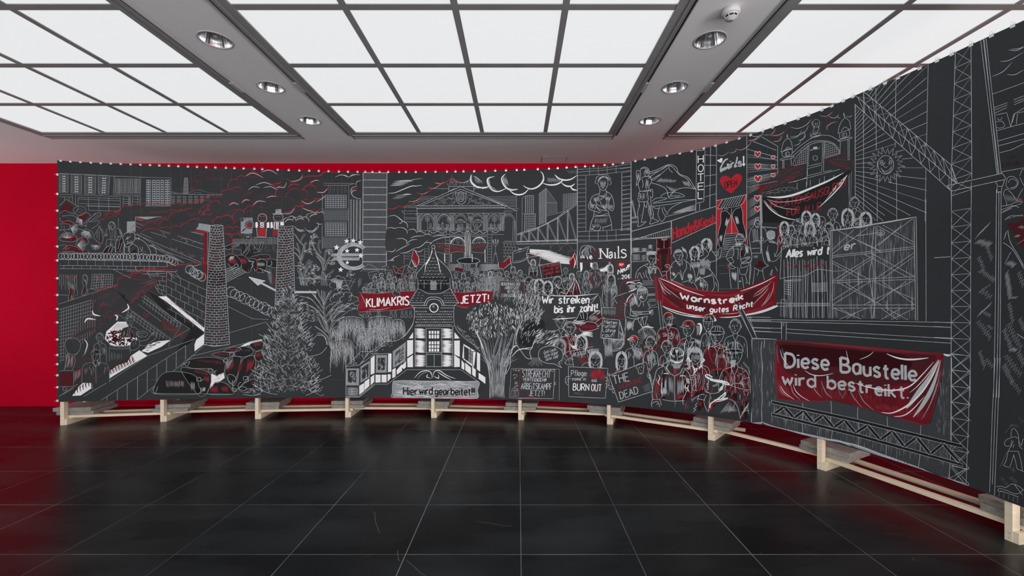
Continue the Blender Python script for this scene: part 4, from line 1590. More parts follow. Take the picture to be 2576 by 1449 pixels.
for c in ("230 790 260 760 290 790 330 770 350 810 280 850 250 830",):
 puffs('m', 1.6, c, .5)

motif('arrow_drawing', 2, 'white chalk arrow')
V(480, 680, 3.6225)
Fl('l', "530 60 680 98 650 110 775 175 772 193 640 125 612 140;950 188 1148 190 1145 208 950 208")
S('w', 1.5, "530 60 680 98;530 62 612 138")

motif('pig_pen_drawing', 2, 'herd of pigs in red and white chalk')
P('g', 1.4, "0 785 200 735 640 632;-340 1120 370 1128;350 570 690 470;340 330 560 440 715 450;-90 880 -10 800")
Fl('w', "440 700 520 655 640 628 660 640 560 670 480 695;190 940 230 960 300 930 310 980 270 1010 220 1020 170 1100 180 1000;80 1060 120 1090 110 1125 75 1125;560 790 580 775 582 800")
for t in ("-330 1060 -250 940 -100 925 40 960 70 1040 60 1125 -320 1125", "-90 905 20 895 130 915 185 960 180 1040 140 1128 60 1128", "-60 830 100 795 250 800 320 850 310 920 270 960 260 990 230 960 190 900 0 890", "165 1128 180 1060 240 1020 320 1030 375 1090 375 1128", "310 930 320 850 380 790 440 785 460 800 440 900 430 960 400 1050 350 1010", "430 940 460 830 530 780 585 790 590 870 560 930 520 980 440 1070 390 1100 380 1070", "190 770 260 745 340 748 390 770 360 790 300 795", "400 770 440 700 500 695 560 720 560 760 480 790", "440 1080 520 1010 600 990 650 1010 600 1050 500 1110", "540 690 560 660 640 640 670 660 650 720 600 740", "580 800 600 740 650 730 660 800 620 830", "300 740 380 700 450 710 420 740"):
 Fs('B', t)
 up(.1)
 S('g', 1.4, t + ' ' + ' '.join(t.split()[:2]))
 up(0)
up(.6)
for q, n, c in (("-230 1000 -60 1000 -60 1070 -220 1070", 26, 'g'), ("-230 1000 -60 1000 -60 1070 -220 1070", 12, 'm'), ("20 905 150 920 160 970 40 930", 20, 'm'), ("50 810 270 820 290 860 60 830", 24, 'm'), ("190 750 350 752 360 785 200 775", 26, 'm'), ("180 1060 240 1040 250 1120 180 1120", 18, 'm'), ("280 1045 340 1050 345 1115 280 1115", 18, 'm'), ("320 860 390 800 390 900 325 930", 22, 'm'), ("440 850 480 810 450 930 425 950", 20, 'm'), ("520 800 585 800 560 900 500 960", 20, 'm'), ("330 810 400 790 340 900 320 910", 14, 'g'), ("120 960 170 960 165 1020 130 1020", 14, 'm'), ("0 1010 40 1010 40 1100 0 1100", 9, 'g'), ("540 1010 620 1000 600 1040 560 1050", 14, 'm'), ("350 710 440 710 420 735 340 735", 16, 'm'), ("590 745 645 740 640 800 590 800", 14, 'm'), ("570 660 640 650 640 690 580 700", 14, 'm'), ("110 1060 135 1060 130 1110 105 1110", 9, 'l'), ("430 720 550 720 540 740 440 740", 8, 'd')):
 hatch(c, 1.5, q, n, .25)
for x, y in ((180, 915), (75, 995), (375, 765), (235, 1010), (320, 825), (500, 985)):
 S('l', 1.4, "%d %d %d %d %d %d %d %d %d %d" % (x - 18, y + 18, x - 18, y - 14, x + 14, y - 16, x + 16, y + 12, x - 4, y + 12))
S('l', 1.3, "340 955 370 950 405 970 410 1000 370 1030 345 1010 340 955;480 970 520 970 525 1010 490 1020;380 1000 385 1080;430 1070 440 1030 460 1020;385 1080 400 1105 420 1095 410 1080 385 1080;435 1080 470 1060 510 1075 490 1095 435 1080;500 1085 550 1080 540 1110 500 1115;630 650 650 640 668 660 655 690;-330 1060 -340 1090 -325 1125 -300 1060;-70 860 -10 830 -30 870;200 940 235 910;90 1010 120 990;440 700 460 720;520 700 540 670 560 660")
P('g', 1.2, "590 850 590 1000;618 830 615 1000;618 828 700 830;620 900 690 900;620 870 680 880")

motif('brick_chimney_drawing', 4, 'tall brick chimney in white and red chalk')
V(500, 410, 4.675)
Fl('K', "135 740 285 740 330 1450 88 1450")
V(480, 680, 3.6225)
Fl('K', "147 0 320 0 356 680 240 697 118 680")
V(0, 0, 1)
q = "529 567 561 567 578 866 513 867"
bricks('l', 1.2, q, 46, 5, 3.0, alt='r')
S('l', 1.8, "513 866 540 871 578 866;529 568 545 566 561 568")

motif('brick_chimney_drawing', 4, 'second brick chimney, rising behind the fir tree')
Fl('K', "701 567 737 567 742 760 692 780")
bricks('l', 1.2, "701 568 737 568 742 760 692 772", 31, 5, 2.5, alt='r')
V(500, 410, 4.675)

motif('smoke_drawing', 3, 'red and white chalk smoke drifting over the city')
Fs('k', "30 690 200 640 420 640 520 700 560 640 520 560 640 480 900 400 1100 440 1300 420 1450 380 1450 200 1250 150 1000 200 700 130 480 180 330 280 260 400 100 420 0 500 -300 620 -500 640 -700 700 -500 720 -200 690")
Fs('k', "-330 900 -200 830 -60 800 0 720 -60 680 -150 700 -300 800 -380 880 -420 930")
up(.5)
# distant plume, from the small chimney
puffs('m', 1.6, "-160 260 -130 245;-110 250 -40 215 10 150 70 130 100 100 170 130 160 110 240 105 320 130 330 105 430 110 540 140;-110 300 -60 340 -10 270 40 220;50 190 130 215 210 190 300 215;0 220 -30 190", .45)
# body of the great plume
puffs('r', 2.0, "350 290 360 240 450 210 540 170 620 180;270 380 320 330 390 320 500 320;0 480 60 430 200 420 270 410;130 490 170 460 250 490;420 660 430 590 520 570 540 590 560 540 640 520;0 590 60 620 130 560 130 500;170 720 200 670 270 650 400 670 410 720;330 850 380 890 510 860 480 790;310 780 340 760 400 790 480 770;1030 410 1060 350 1180 330 1280 380;920 390 930 330 1020 290;1200 500 1300 440", .38)
puffs('m', 1.6, "410 350 480 360;420 310 470 300;520 240 570 250;630 175 690 180;340 580 460 580;520 420 640 370;840 520 870 490 940 490;700 540 740 520 770 550;930 430 1010 410 1110 480;560 600 640 580;820 660 880 650;580 340 600 360", .3)
T('r', 4, "540 160 640 105 765 175;720 120 800 80 870 95 930 135;1030 180 1100 220 1180 200 1230 130;1200 440 1270 480 1370 440 1360 410;1340 420 1450 420 1495 370;980 590 1080 570 1140 510;1380 340 1470 340 1520 290 1525 230;670 260 760 230 870 260 930 320;870 250 940 240 970 210;1200 210 1260 160 1420 150 1480 110 1550 100 1650 130;1220 330 1260 270 1330 260 1390 300;1040 300 1100 250 1190 260;790 410 860 390 930 400;350 500 400 465 480 490;500 470 540 430 610 440;630 510 680 450 790 460;1300 250 1340 210 1430 210;1210 520 1300 560 1380 570 1450 530;1120 500 1200 510 1260 480")
up(.9)
T('l', 3, "550 155 640 120 760 175;740 110 830 85 930 135;580 320 640 280 720 290;670 260 770 230 860 260;760 290 850 280 920 320;930 270 1000 290 1035 225;1080 220 1180 200 1225 150;1210 450 1290 480 1370 440;1390 345 1470 345 1515 300;1600 170 1680 140 1760 170;1760 170 1830 140 1900 140;800 410 860 390 910 395;990 600 1080 590 1130 530;640 500 700 450 790 455;505 470 550 435 600 440;360 500 410 470 470 490;1310 240 1370 205 1410 205;1220 530 1290 560 1340 565;1380 460 1450 420 1490 380;900 290 960 290")
puffs('m', 2.0, "160 700 200 655 260 645 300 640 370 650 410 700;410 720 440 690 500 680;320 800 310 760 350 740", .4)
# white puffs by the second chimney
for t in ("1010 730 1040 650 1120 660 1130 740", "1120 690 1180 640 1280 660 1290 620 1370 590 1460 590 1460 720 1400 760 1330 820 1240 790 1170 800 1120 750"):
 Fs('k', t)
puffs('l', 2.2, "1010 720 1050 650 1140 690;1110 690 1160 645 1220 660;1220 660 1270 650 1290 690;1280 650 1310 600 1380 610;1370 610 1420 590 1470 600", .4)
T('g', 4, "1120 740 1180 800 1250 800;1240 760 1320 820 1400 760 1405 700;1380 700 1420 720 1460 715")
T('g', 5, "1010 700 1050 665 1110 670;1130 760 1190 790 1240 785;1300 640 1340 610 1400 600;1140 680 1190 650 1240 670;1260 790 1340 800 1390 750")
# plume on the stable roof
V(130, 390, 4.675)
puffs('r', 1.9, "560 775 620 760 640 730 720 690 800 700;800 660 830 625 930 610 1040 600 1180 590 1300 600 1440 600;620 720 680 670 760 680 820 650;1380 760 1390 710 1460 680 1560 660 1650 640;1280 830 1290 780 1370 770;930 890 1100 830 1230 790 1360 740;1060 920 1250 890 1400 870 1520 850 1600 800 1750 770;1440 590 1560 590 1680 580 1800 545 1870 540;1740 700 1760 640 1870 600;1150 690 1250 690 1350 680 1500 680 1590 660;1750 720 1850 715 1900 690", .22)
puffs('m', 1.5, "690 750 840 720 920 690 1000 680 1090 680;600 775 700 745 790 740;1600 690 1650 720 1720 700;1090 850 1200 810 1250 840;1450 640 1480 610 1560 610", .25)
# low plume over the block wall
T('r', 3, "920 1400 1000 1360 1150 1335 1300 1345 1470 1345;1300 1340 1380 1300 1560 1290 1640 1270 1830 1265;1420 1310 1440 1290 1540 1290;1290 1350 1400 1380 1480 1360;1680 1280 1790 1265 1830 1275;930 1440 960 1390 1060 1385;1040 1400 1130 1350 1260 1340")
T('l', 2, "1060 1400 1200 1400 1350 1390;1390 1380 1460 1370 1480 1350;1590 1310 1700 1300 1760 1280")

motif('festive_figures_drawing', 3, 'figures in festive dress and a poster in white and pink chalk')
V(500, 410, 4.675)
Fl('s', "497 648 633 645 630 828 497 828")
up(.4)
text('B', 1.6, 'GUTES EST', "502 672 625 672", 18)
O('B', 3, "598 728 55 50", fill='K')
up(.8)
O('g', 1.5, "598 728 54 50;598 728 40 36")
Fs('m', "560 715 600 700 620 730 600 755 565 745")
P('B', 4, "550 770 510 805")
P('g', 1, "497 648 633 645 630 828 497 828 497 648")
S('r', 2, "695 650 710 605 750 595 795 610 805 650")
O('l', 1.6, "748 650 52 50;935 640 56 54", fill='K')
for x in (748, 935):
 S('g', 1.2, "%d 635 %d 628 %d 635;%d 635 %d 628 %d 635" % (x - 28, x - 18, x - 8, x + 8, x + 18, x + 28))
 S('r', 1.8, "%d 668 %d 680 %d 668" % (x - 20, x, x + 20))
Fl('w', "667 700 690 692 697 740 690 765 667 760;800 700 830 695 833 760 800 765;845 700 865 692 875 760 845 768;960 695 1000 690 1003 735 960 735")
Fl('m', "705 770 785 770 785 860 700 860;872 790 938 785 935 830 880 870 868 860;700 700 715 700 715 765 702 765;775 700 785 700 785 765 775 765")
Fl('w', "722 700 768 700 768 762 722 762;880 695 900 695 898 780 880 780;905 695 945 700 935 780 905 780")
up(1.2)
S('K', 2, "724 705 766 735;766 705 724 735;724 735 766 760;766 735 724 760")
for k in range(5):
 P('B', 1.6, "%d 698 %d 778" % (885 + 13 * k, 884 + 12 * k))
grid('r', .9, "705 770 785 770 785 860 700 860", 8, 8)
P('l', 2, "683 770 690 868 790 872 798 765")
Fl('s', "908 560 965 545 968 592 905 592")
P('l', 1.5, "905 592 908 548 965 545 970 592;868 598 995 598;868 600 940 606 995 600")

motif('hooded_man_and_pigs_drawing', 3, 'hooded man with open arms behind pigs')
grid('d', .8, "395 890 940 885 935 960 395 960", 46, 10, False)
P('g', 1.2, "660 870 662 950;680 870 680 950;832 875 830 960;852 875 852 960;400 1010 500 1020 500 1080;400 1020 400 1060;640 875 935 880")
Fl('R', "60 810 100 812 85 1400 60 1400;365 880 392 880 392 1070 375 1070")
P('r', 2, "100 812 130 815;300 830 370 830;365 830 395 850")
Fs('B', "350 970 420 940 520 940 530 860 570 835 615 860 620 930 640 960 700 1040 740 940 770 940 740 1000 650 1080 560 1100 500 1060 520 980 430 1000 340 1020 310 1000")
S('g', 1.4, "300 985 330 975 420 945 520 935;310 1010 360 1015 480 970;540 850 525 890 545 940 590 945 615 900 610 850 570 835 540 850;550 880 570 870 600 880;555 890 575 895;590 860 600 870;620 940 660 990 700 1020 730 960;600 950 560 1030 510 1080;640 1060 720 1030 760 950 740 930 715 945;545 950 560 1000 520 1060;600 960 590 1030 550 1090;310 1000 330 1020;720 940 745 945 770 930")
hatch('g', 1.4, "380 970 480 940 480 970 390 1000", 12)
hatch('g', 1.2, "555 855 590 845 600 880 560 880", 8)
for k in range(60):
 x = rng.uniform(560, 920)
 y = rng.uniform(960, 1080)
 T('d', 1.4, "%.0f %.0f %.0f %.0f" % (x, y, x + rng.uniform(-15, 15), y - rng.uniform(25, 70)))
for t in ("310 1100 370 1070 440 1090 500 1160 490 1230 440 1260 420 1300 400 1250 340 1180", "430 1090 520 1085 590 1140 640 1170 620 1230 590 1290 520 1260 500 1200", "590 1120 680 1140 690 1230 660 1280", "670 1140 740 1130 800 1160 790 1250 750 1290 680 1280", "630 1100 720 1080 820 1080 830 1120 700 1130", "800 1150 850 1130 920 1150 920 1230 830 1220"):
 Fs('B', t)
 S('g', 1.2, t)
for q, c in (("320 1110 400 1100 470 1190 380 1200", 'm'), ("450 1100 540 1110 580 1190 520 1200", 'm'), ("640 1090 820 1090 810 1115 660 1110", 'm'), ("690 1160 780 1170 770 1220 690 1220", 'g'), ("370 1090 420 1090 400 1150 350 1160", 'l')):
 hatch(c, 1.6, q, 20, .3)
S('l', 1.5, "420 1210 430 1190 455 1190 465 1220;580 1150 610 1160 650 1160 620 1190;620 1190 640 1210 620 1235;650 1240 660 1265;745 1260 752 1290;810 1160 800 1200 830 1215 860 1190 850 1150;700 1150 720 1125 730 1140")
T('m', 4, "675 1160 690 1220 680 1290;400 1240 420 1300;590 1240 580 1290;850 1290 890 1380 870 1440")
for k in range(8):
 P('l', 1.5, "320 %d %d %d" % (1250 + 22 * k, 420 + 20 * k, 1195 + 12 * k + (k < 2) * 20))
P('l', 1.4, "700 1235 845 1290;720 1240 850 1300")
hatch('d', 1.4, "790 1240 850 1220 870 1440 840 1440", 10)

motif('fir_tree_drawing', 6, 'fir tree in fine white chalk strokes')
V(480, 680, 3.6225)
Fs('K', "890 150 1000 300 1060 480 1120 620 1230 720 1210 880 1280 960 1150 1120 900 1145 600 1130 590 960 640 830 690 700 620 580 700 470 760 350 830 260")
tip, base = (893, 150), (890, 1120)
for k in range(950):
 v = rng.random() ** .75
 y = 160 + 960 * v
 hw = 25 + 290 * v ** .8 + (20 if int(v * 7) % 2 else -10)
 if v > .92:
  hw *= .95
 u = rng.uniform(-1, 1)
 x = 893 + u * hw - (20 * v)
 ln = rng.uniform(22, 58)
 ang = -0.9 + .55 * rng.random() if rng.random() < .55 else -2.2 + .5 * rng.random()
 if u < 0:
  ang = math.pi - ang if ang > -1.6 else ang
  ang = -math.pi - ang if rng.random() < .2 else ang
 dx, dy = math.cos(ang) * ln * (1 if u > -.2 else .9), math.sin(ang) * ln
 edge = abs(u) > .72
 c = 'l' if (edge or rng.random() < .22) else ('g' if rng.random() < .75 else 'd')
 bend = rng.uniform(-4, 4)
 T(c, 1.9 if edge else 1.6, "%.0f %.0f %.0f %.0f %.0f %.0f" % (x, y, x + dx * .5 + bend, y + dy * .5, x + dx, y + dy))
for y0 in (330, 470, 640, 800, 930, 1060, 1120):
 for sgn in (-1, 1):
  v = (y0 - 150) / 960
  L = 30 + 270 * v
  pts = []
  for i in range(9):
   t = i / 8
   pts.append((893 + sgn * L * t + rng.uniform(-8, 8), y0 - 70 + 90 * t * t + rng.uniform(-6, 6)))
  ribbon('g', 1.4, smooth(pts, 3))
  for p in pts[3:]:
   for q in range(3):
    T('l', 1.5, "%.0f %.0f %.0f %.0f" % (p[0], p[1], p[0] + sgn * rng.uniform(10, 30), p[1] - rng.uniform(4, 30)))
S('l', 1.4, "620 580 660 600 720 620 790 650;690 480 730 530 790 600 830 650;580 950 640 980 720 990;590 1050 640 1090 720 1120 790 1130;640 860 690 920 780 960;650 730 700 790 780 840;1240 700 1180 760 1060 790;1280 955 1200 990 1100 1010 1020 1020;1100 510 1040 570 960 620;1060 480 1000 540;1150 590 1120 620 1060 650;480 1130 560 1140 640 1130;1050 1140 1100 1120 1180 1080;1030 350 980 420 950 470")
# ================================================================== middle third: towers, opera house, half-timbered house, crowd
motif('bank_tower_drawing', 1, 'bank towers ruled in grey chalk')
V(500, 410, 4.675)
P('g', 1.4, "1385 235 1832 242;1385 235 1460 262 1755 262 1832 242;1455 262 1450 1010;1765 262 1762 890")
for x in (1540, 1588, 1635, 1682, 1724):
 P('d', 1.1, "%d 262 %d 352 %d 352 %d 262" % (x - 8, x - 8, x + 10, x + 10))
for y0, y1 in ((378, 525), (705, 855)):
 Fl('h', "1488 %d 1735 %d 1735 %d 1488 %d" % (y0, y0, y1, y1))
 grid('s', 2.2, "1488 %d 1735 %d 1735 %d 1488 %d" % (y0, y0, y1, y1), 8, 6)
for y0, y1 in ((555, 675), (880, 1000)):
 Fl('h', "1455 %d 1760 %d 1760 %d 1455 %d" % (y0, y0, y1, y1))
 grid('d', .9, "1455 %d 1760 %d 1760 %d 1455 %d" % (y0, y0, y1, y1), 30, 5)
P('d', 1.2, "1455 540 1760 540;1455 690 1760 690;1455 870 1760 870")
V(860, 410, 4.5275)
P('l', 2.2, "105 415 102 910;137 415 135 870;172 415 168 890;208 415 205 870")
grid('d', .9, "80 430 240 435 238 870 80 850", 6, 19)
P('l', 2.0, "243 110 515 113;243 110 236 1200;515 113 508 1170")
Fl('h', "244 112 514 115 508 1140 238 1140")
for k in range(13):
 y = 193 + 85.3 * k - k * .6
 P('l', 2.0, "%.1f %.1f %.1f %.1f" % (242 - k * .3, y, 514 - k * .5, y + 1))
for k in range(20):
 x = 256 + 13 * k
 P('d', 1.0, "%.1f 113 %.1f 1240" % (x, x - 6))
T('l', 3, "225 200 170 215 160 260;180 265 120 280 105 320 120 370 170 400 225 405;170 310 125 320 115 345;0 140 40 140 80 165;80 165 120 135 175 132")
T('r', 2.5, "180 265 130 285 110 310;0 138 45 148 70 160;175 290 130 300 115 325")

motif('currency_sign_drawing', 3, 'large euro sign sculpture with white stars')
outer, inner = [], []
V(500, 410, 4.675)
for a in range(-42, -319, -8):
 t = math.radians(a)
 outer.append((1818 + 190 * math.cos(t), 1100 + 158 * math.sin(t)))
 inner.append((1822 + 148 * math.cos(t), 1100 + 122 * math.sin(t)))
fillpts('s', outer + inner[::-1])
Fl('s', "1570 1068 1930 1066 1918 1094 1562 1096;1585 1112 1895 1116 1888 1142 1562 1142")
up(.5)
ribbon('l', 2, outer)
ribbon('l', 2, inner)
for k in range(26):
 a0 = rng.uniform(-42, -300)
 pts = []
 rr = rng.uniform(0, 1)
 for a in range(0, 40, 8):
  t = math.radians(a0 - a)
  pts.append((1819 + (150 + 38 * rr) * math.cos(t), 1100 + (124 + 32 * rr) * math.sin(t)))
 ribbon('l', 2.2, pts, True)
P('l', 1.8, "1570 1068 1930 1066;1562 1096 1918 1094;1585 1112 1895 1116;1562 1142 1888 1142;1600 1080 1850 1078;1640 1130 1800 1128")
for x, y, r in ((1740, 920, 34), (1818, 914, 34), (1622, 994, 38), (1745, 1034, 32), (1862, 1024, 32), (1747, 1172, 27), (1670, 1255, 34), (1900, 934, 34), (1906, 1092, 34)):
 fillpts('w', [(x + (r if k % 2 == 0 else r * .42) * math.sin(k * math.pi / 5 + .1), y - (r if k % 2 == 0 else r * .42) * math.cos(k * math.pi / 5 + .1)) for k in range(10)])

motif('opera_house_drawing', 1, 'opera house with pediment, columns and balcony party in thin white chalk')
V(860, 410, 4.5275)
for k in range(7):
 y = 384 + 17 * k
 P('g', 1.0, "%d %d %d %d" % (905 - 24 * k, y, 1085 - 50 * k, y))
P('g', 1.2, "1030 292 1225 292;1500 287 1690 287;710 490 862 490;710 505 860 507;680 547 858 547;680 547 712 580;712 490 712 580;712 580 858 577;712 580 712 640 858 640;712 620 850 625;710 668 860 672;712 670 712 500")
P('l', 1.4, "850 490 1355 268 1990 545;905 485 1355 300 1830 480;1217 268 1505 268;1217 268 1217 325;1505 268 1505 325;1225 320 1290 290;1430 300 1500 330;835 488 1880 485;850 515 1860 508;858 515 858 575 ;1830 480 1870 486")
P('g', 1.2, "845 520 1860 514;860 575 1940 570;862 577 862 770")
for k in range(24):
 P('g', 1.0, "%d 484 %d 494 %d 494 %d 484" % (885 + 40 * k, 885 + 40 * k, 905 + 40 * k, 905 + 40 * k))
# statues on top and pediment relief
S('g', 1.2, "1195 230 1215 255 1230 215 1250 180 1240 200 1270 235 1280 260;1240 260 1250 215 1290 220 1300 255;1300 260 1310 225 1345 230 1345 260;1385 260 1400 225 1430 200 1420 250;1440 255 1470 200 1480 215 1470 255;1250 165 1260 180 1245 190;1480 240 1500 260;1420 230 1440 215 1450 190")
S('l', 1.5, "1295 335 1320 345 1355 325 1400 345 1418 340 1410 390 1405 440 1370 468 1330 460 1310 430 1300 380 1295 335;1325 350 1385 350 1385 420 1355 440 1325 420 1325 350")
for k in range(6):
 P('g', 1.2, "1328 %d 1382 %d" % (358 + 12 * k, 358 + 12 * k))
S('g', 1.2, "1040 470 1060 445 1080 460 1060 475 1090 470 1110 450 1090 440;1100 420 1150 405 1170 420 1140 430 1110 425;1160 470 1180 430 1220 400 1250 420 1270 400 1290 420 1270 470 1220 470;1200 380 1230 400 1260 395 1270 360 1290 350;1240 440 1270 450 1300 440;1430 470 1460 440 1500 430 1530 420 1520 470;1420 410 1440 370 1480 370 1470 410 1440 430;1560 410 1590 400 1580 420 1560 415;1540 470 1580 440 1630 470 1690 465 1660 440;1450 400 1500 440 1560 460 1620 470;1170 450 1200 460;1120 460 1150 440 1160 465;1460 350 1480 345 1490 365")
# columns and arches
for x in (880, 1070, 1258, 1640, 1830):
 w = 24
 for d in (-22, -14, -6, 2, 10, 18):
  P('g', 1.1, "%d 598 %d 770" % (x + d, x + d - 1))
 P('g', 1.2, "%d 580 %d 580 %d 598 %d 598" % (x - 34, x + 34, x + 24, x - 24))
 O('g', 1.0, "%d 588 7 7;%d 588 7 7" % (x - 32, x + 32))
P('g', 1.1, "1430 580 1500 580;1440 600 1440 640;1450 600 1450 640;1462 600 1462 640;1475 600 1475 640")
O('g', 1.0, "1435 588 7 7;1495 588 7 7")
for cx, c in ((975, 'l'), (1165, 'l'), (1352, 'g'), (1545, 'g'), (1735, 'g'), (1900, 'g')):
 ribbon(c, 2.2, ell(cx, 665, 72, 80, 180, 360), True)
 ribbon('g', 1.1, ell(cx, 668, 60, 66, 180, 360))
 P('g', 1.1, "%d 670 %d 770;%d 670 %d 770" % (cx - 72, cx - 70, cx + 70, cx + 68))
for cx, cy in ((975, 640), (1222, 645), (1465, 640), (1738, 640)):
 for k in range(6):
  t = k * 1.047
  O('g', 1.0, "%.0f %.0f 11 11" % (cx + 17 * math.cos(t), cy + 20 * math.sin(t)))
 P('g', 1.1, "%d 665 %d 765" % (cx, cx))
for cx in (1350, 1548):
 S('l', 1.3, "%d 682 %d 655 %d 645 %d 655 %d 682" % (cx - 58, cx - 30, cx, cx + 30, cx + 58))
 P('g', 1.0, "%d 648 %d 680;%d 648 %d 680;%d 682 %d 676" % (cx, cx - 20, cx, cx + 20, cx - 58, cx + 58))
for k, x in enumerate((1010, 1105, 1146, 1200, 1260, 1330, 1368, 1435, 1535, 1700, 1742, 1788)):
 bust(x, 712 + (k * 7) % 12 - 6, 24, 32, 's', 'l' if k % 2 else 'g', 1.0, 0, 2.2, 1.0)
 T('l', 2, "%d 738 %d 765;%d 738 %d 765" % (x - 14, x - 12, x + 14, x + 10))
S('l', 1.5, "1490 690 1500 710 1515 730;1590 690 1580 710 1560 730;1140 690 1146 680 1155 690")
P('g', 1.2, "865 770 1850 770;865 815 1850 815;950 770 950 812;990 772 990 812;1190 772 1190 812;1230 772 1230 812;1440 772 1440 812;1475 772 1475 812;1660 772 1660 812;1710 772 1710 812")
S('l', 1.6, "995 775 1040 800 1090 778 1140 800 1188 778;1232 778 1280 800 1340 778 1390 800 1438 778;1478 778 1520 802 1570 778 1610 802 1658 778;1712 778 1750 795 1790 775")
# portals
for cx in (1322, 1562):
 P('g', 1.1, "%d 830 %d 830;%d 840 %d 840" % (cx - 90, cx + 90, cx - 86, cx + 86))
 T('w', 4, ' '.join('%.0f %.0f' % p for p in ell(cx, 930, 78, 82, 190, 350, 14)))
 ribbon('g', 1.2, ell(cx, 930, 62, 66, 180, 360))
 P('w', 2, "%d 1035 %d 1130" % (cx - 78, cx - 76))
 S('g', 1, "%d 850 %d 880;%d 880 %d 890 %d 910 %d 912 %d 890 %d 880" % (cx, cx, cx - 16, cx - 12, cx - 6, cx + 8, cx + 12, cx + 16))
P('w', 2.4, "1168 1035 1172 1130;1630 985 1632 1135;1245 1040 1245 1130;1245 880 1240 920")
for x in (945, 1180, 1660):
 P('g', 1.1, "%d 820 %d 1150;%d 820 %d 1150" % (x, x - 4, x + 48, x + 46))
 for k in range(10):
  P('g', 1.0, "%d %d %d %d" % (x, 850 + 32 * k, x + 48, 850 + 32 * k))
# banner
Fl('K', "1050 905 1400 940 1400 1005 1080 1020;1478 915 1676 903 1612 1022 1478 1010")
P('g', 1.3, "1070 915 1200 920 1400 940;1045 925 1065 1010 1180 1035 1300 1010 1400 1015;1478 915 1676 903 1612 1024 1530 1020 1478 1010")
up(.5)
text('m', 2.6, 'HEUTE KEIN CH', "1085 970 1395 982", 36, .1)
text('m', 2.6, 'AGNER!', "1480 975 1625 965", 36, .15)
text('m', 2.6, 'WIR STREI', "1165 1025 1395 1015", 36, .15)
text('m', 2.4, '!', "1482 1012 1490 1012", 36, .15)
up(0)
# fountain column
Fs('K', "1395 1070 1400 830 1430 775 1460 830 1472 1070 1570 1110 1540 1145 1470 1150 1460 1245 1400 1245 1395 1150 1310 1130 1310 1100")
S('l', 1.6, "1395 1075 1402 830 1430 775 1462 830 1470 1075;1412 1080 1418 840 1432 800 1445 840 1455 1080")
for k in range(6):
 T('l', 2, "%d 820 %d 940 %d 1075" % (1408 + 11 * k, 1405 + 11 * k, 1406 + 11 * k))
Fs('k', "1310 1115 1350 1085 1440 1078 1530 1085 1575 1115 1540 1140 1440 1150 1340 1140")
S('l', 1.5, "1310 1115 1350 1088 1440 1078 1530 1088 1575 1115;1310 1115 1345 1138 1440 1148 1540 1138 1575 1115;1340 1140 1350 1180;1540 1140 1535 1175;1400 1150 1405 1230;1415 1150 1425 1230;1460 1150 1458 1230;1440 1150 1440 1230;1300 1180 1330 1140;1400 1240 1395 1280;1465 1235 1470 1260;1395 1245 1465 1245;1525 1140 1530 1190")
# steps, lamps
for k in range(9):
 T('l' if k % 2 else 'g', 2.2, "1570 %d 1700 %d 1810 %d" % (1155 + 9 * k, 1155 + 9 * k, 1155 + 9 * k))
 T('g', 1.8, "1200 %d 1290 %d 1390 %d" % (1155 + 9 * k, 1155 + 9 * k, 1155 + 9 * k))
P('g', 1.1, "850 1155 940 1155;710 1010 710 1150;710 1030 790 1030;710 1060 790 1060;710 1090 780 1090;880 1060 940 1060;880 1100 945 1100;880 1130 945 1130")
for cx in (1750,):
 S('g', 1.2, "%d 1140 %d 1045 %d 1045 %d 1140;%d 1045 %d 930;%d 880 %d 930 %d 945 %d 930 %d 880" % (cx - 30, cx - 12, cx + 10, cx + 28, cx, cx, cx - 32, cx - 22, cx, cx + 22, cx + 32))
 S('l', 1.4, "%d 870 %d 900 %d 920;%d 865 %d 920;%d 870 %d 900 %d 920" % (cx - 25, cx - 22, cx - 8, cx, cx, cx + 25, cx + 22, cx + 8))
 O('g', 1.1, "%d 1030 14 12;%d 890 6 16;%d 885 6 18;%d 890 6 16" % (cx, cx - 28, cx, cx + 28))

motif('cloud_drawing', 2, 'white and red chalk clouds over the opera house')
Fs('k', "515 740 640 730 760 760 870 790 1000 810 1200 830 1050 900 930 980 720 1030 515 1020")
up(.5)
T('l', 3, "525 610 600 598 670 640 700 670;640 625 690 660 740 690 750 745;515 745 560 735 600 745 650 730;640 735 700 740 740 770 745 810;755 765 820 755 860 800;850 785 900 780 948 805;930 820 980 810 1025 825;780 860 840 835 940 830;1025 840 1100 825 1195 832;620 865 690 860 740 890 730 925;735 925 790 880 860 870;830 970 900 950 980 880;940 905 1020 910 1000 930;520 1005 580 1010 615 975;610 1010 700 960 780 920;660 1030 760 1010 830 965;840 1005 890 1010 930 980;515 1115 560 1105 600 1075 660 1050;540 1110 590 1110 570 1090;1020 910 1060 880 1150 850 1300 835;650 690 680 680 690 650")
for k in range(8):
 T('l' if k % 2 else 'g', 2.4, "%d %d %d %d" % (545 + 8 * k, 262 - 8 * k, 700 + 18 * k, 255 - 9 * k))
 if k < 5:
  T('g', 2, "%d %d %d %d" % (565 + 14 * k, 408 - 11 * k, 690 + 22 * k, 402 - 10 * k))
T('w', 3.4, "650 205 730 204 808 205;525 345 600 340 700 300 790 265 850 262 915 255;690 362 740 355 795 357")
T('l', 2, "780 200 830 185 920 178")
T('r', 4, "518 515 570 525 620 510 655 482;650 495 720 500 770 450;765 435 840 435 890 400 915 360;850 335 910 355 980 330 1035 290;970 275 1040 290 1110 260 1140 235;1045 225 1110 240 1190 215 1245 170;1245 140 1260 180 1300 215 1370 222")
T('l', 2.4, "760 440 840 432 890 395;860 340 920 355 990 325;980 280 1050 288 1130 240;1260 170 1310 210 1370 225 1430 210 1465 185;1060 222 1120 235 1180 215")
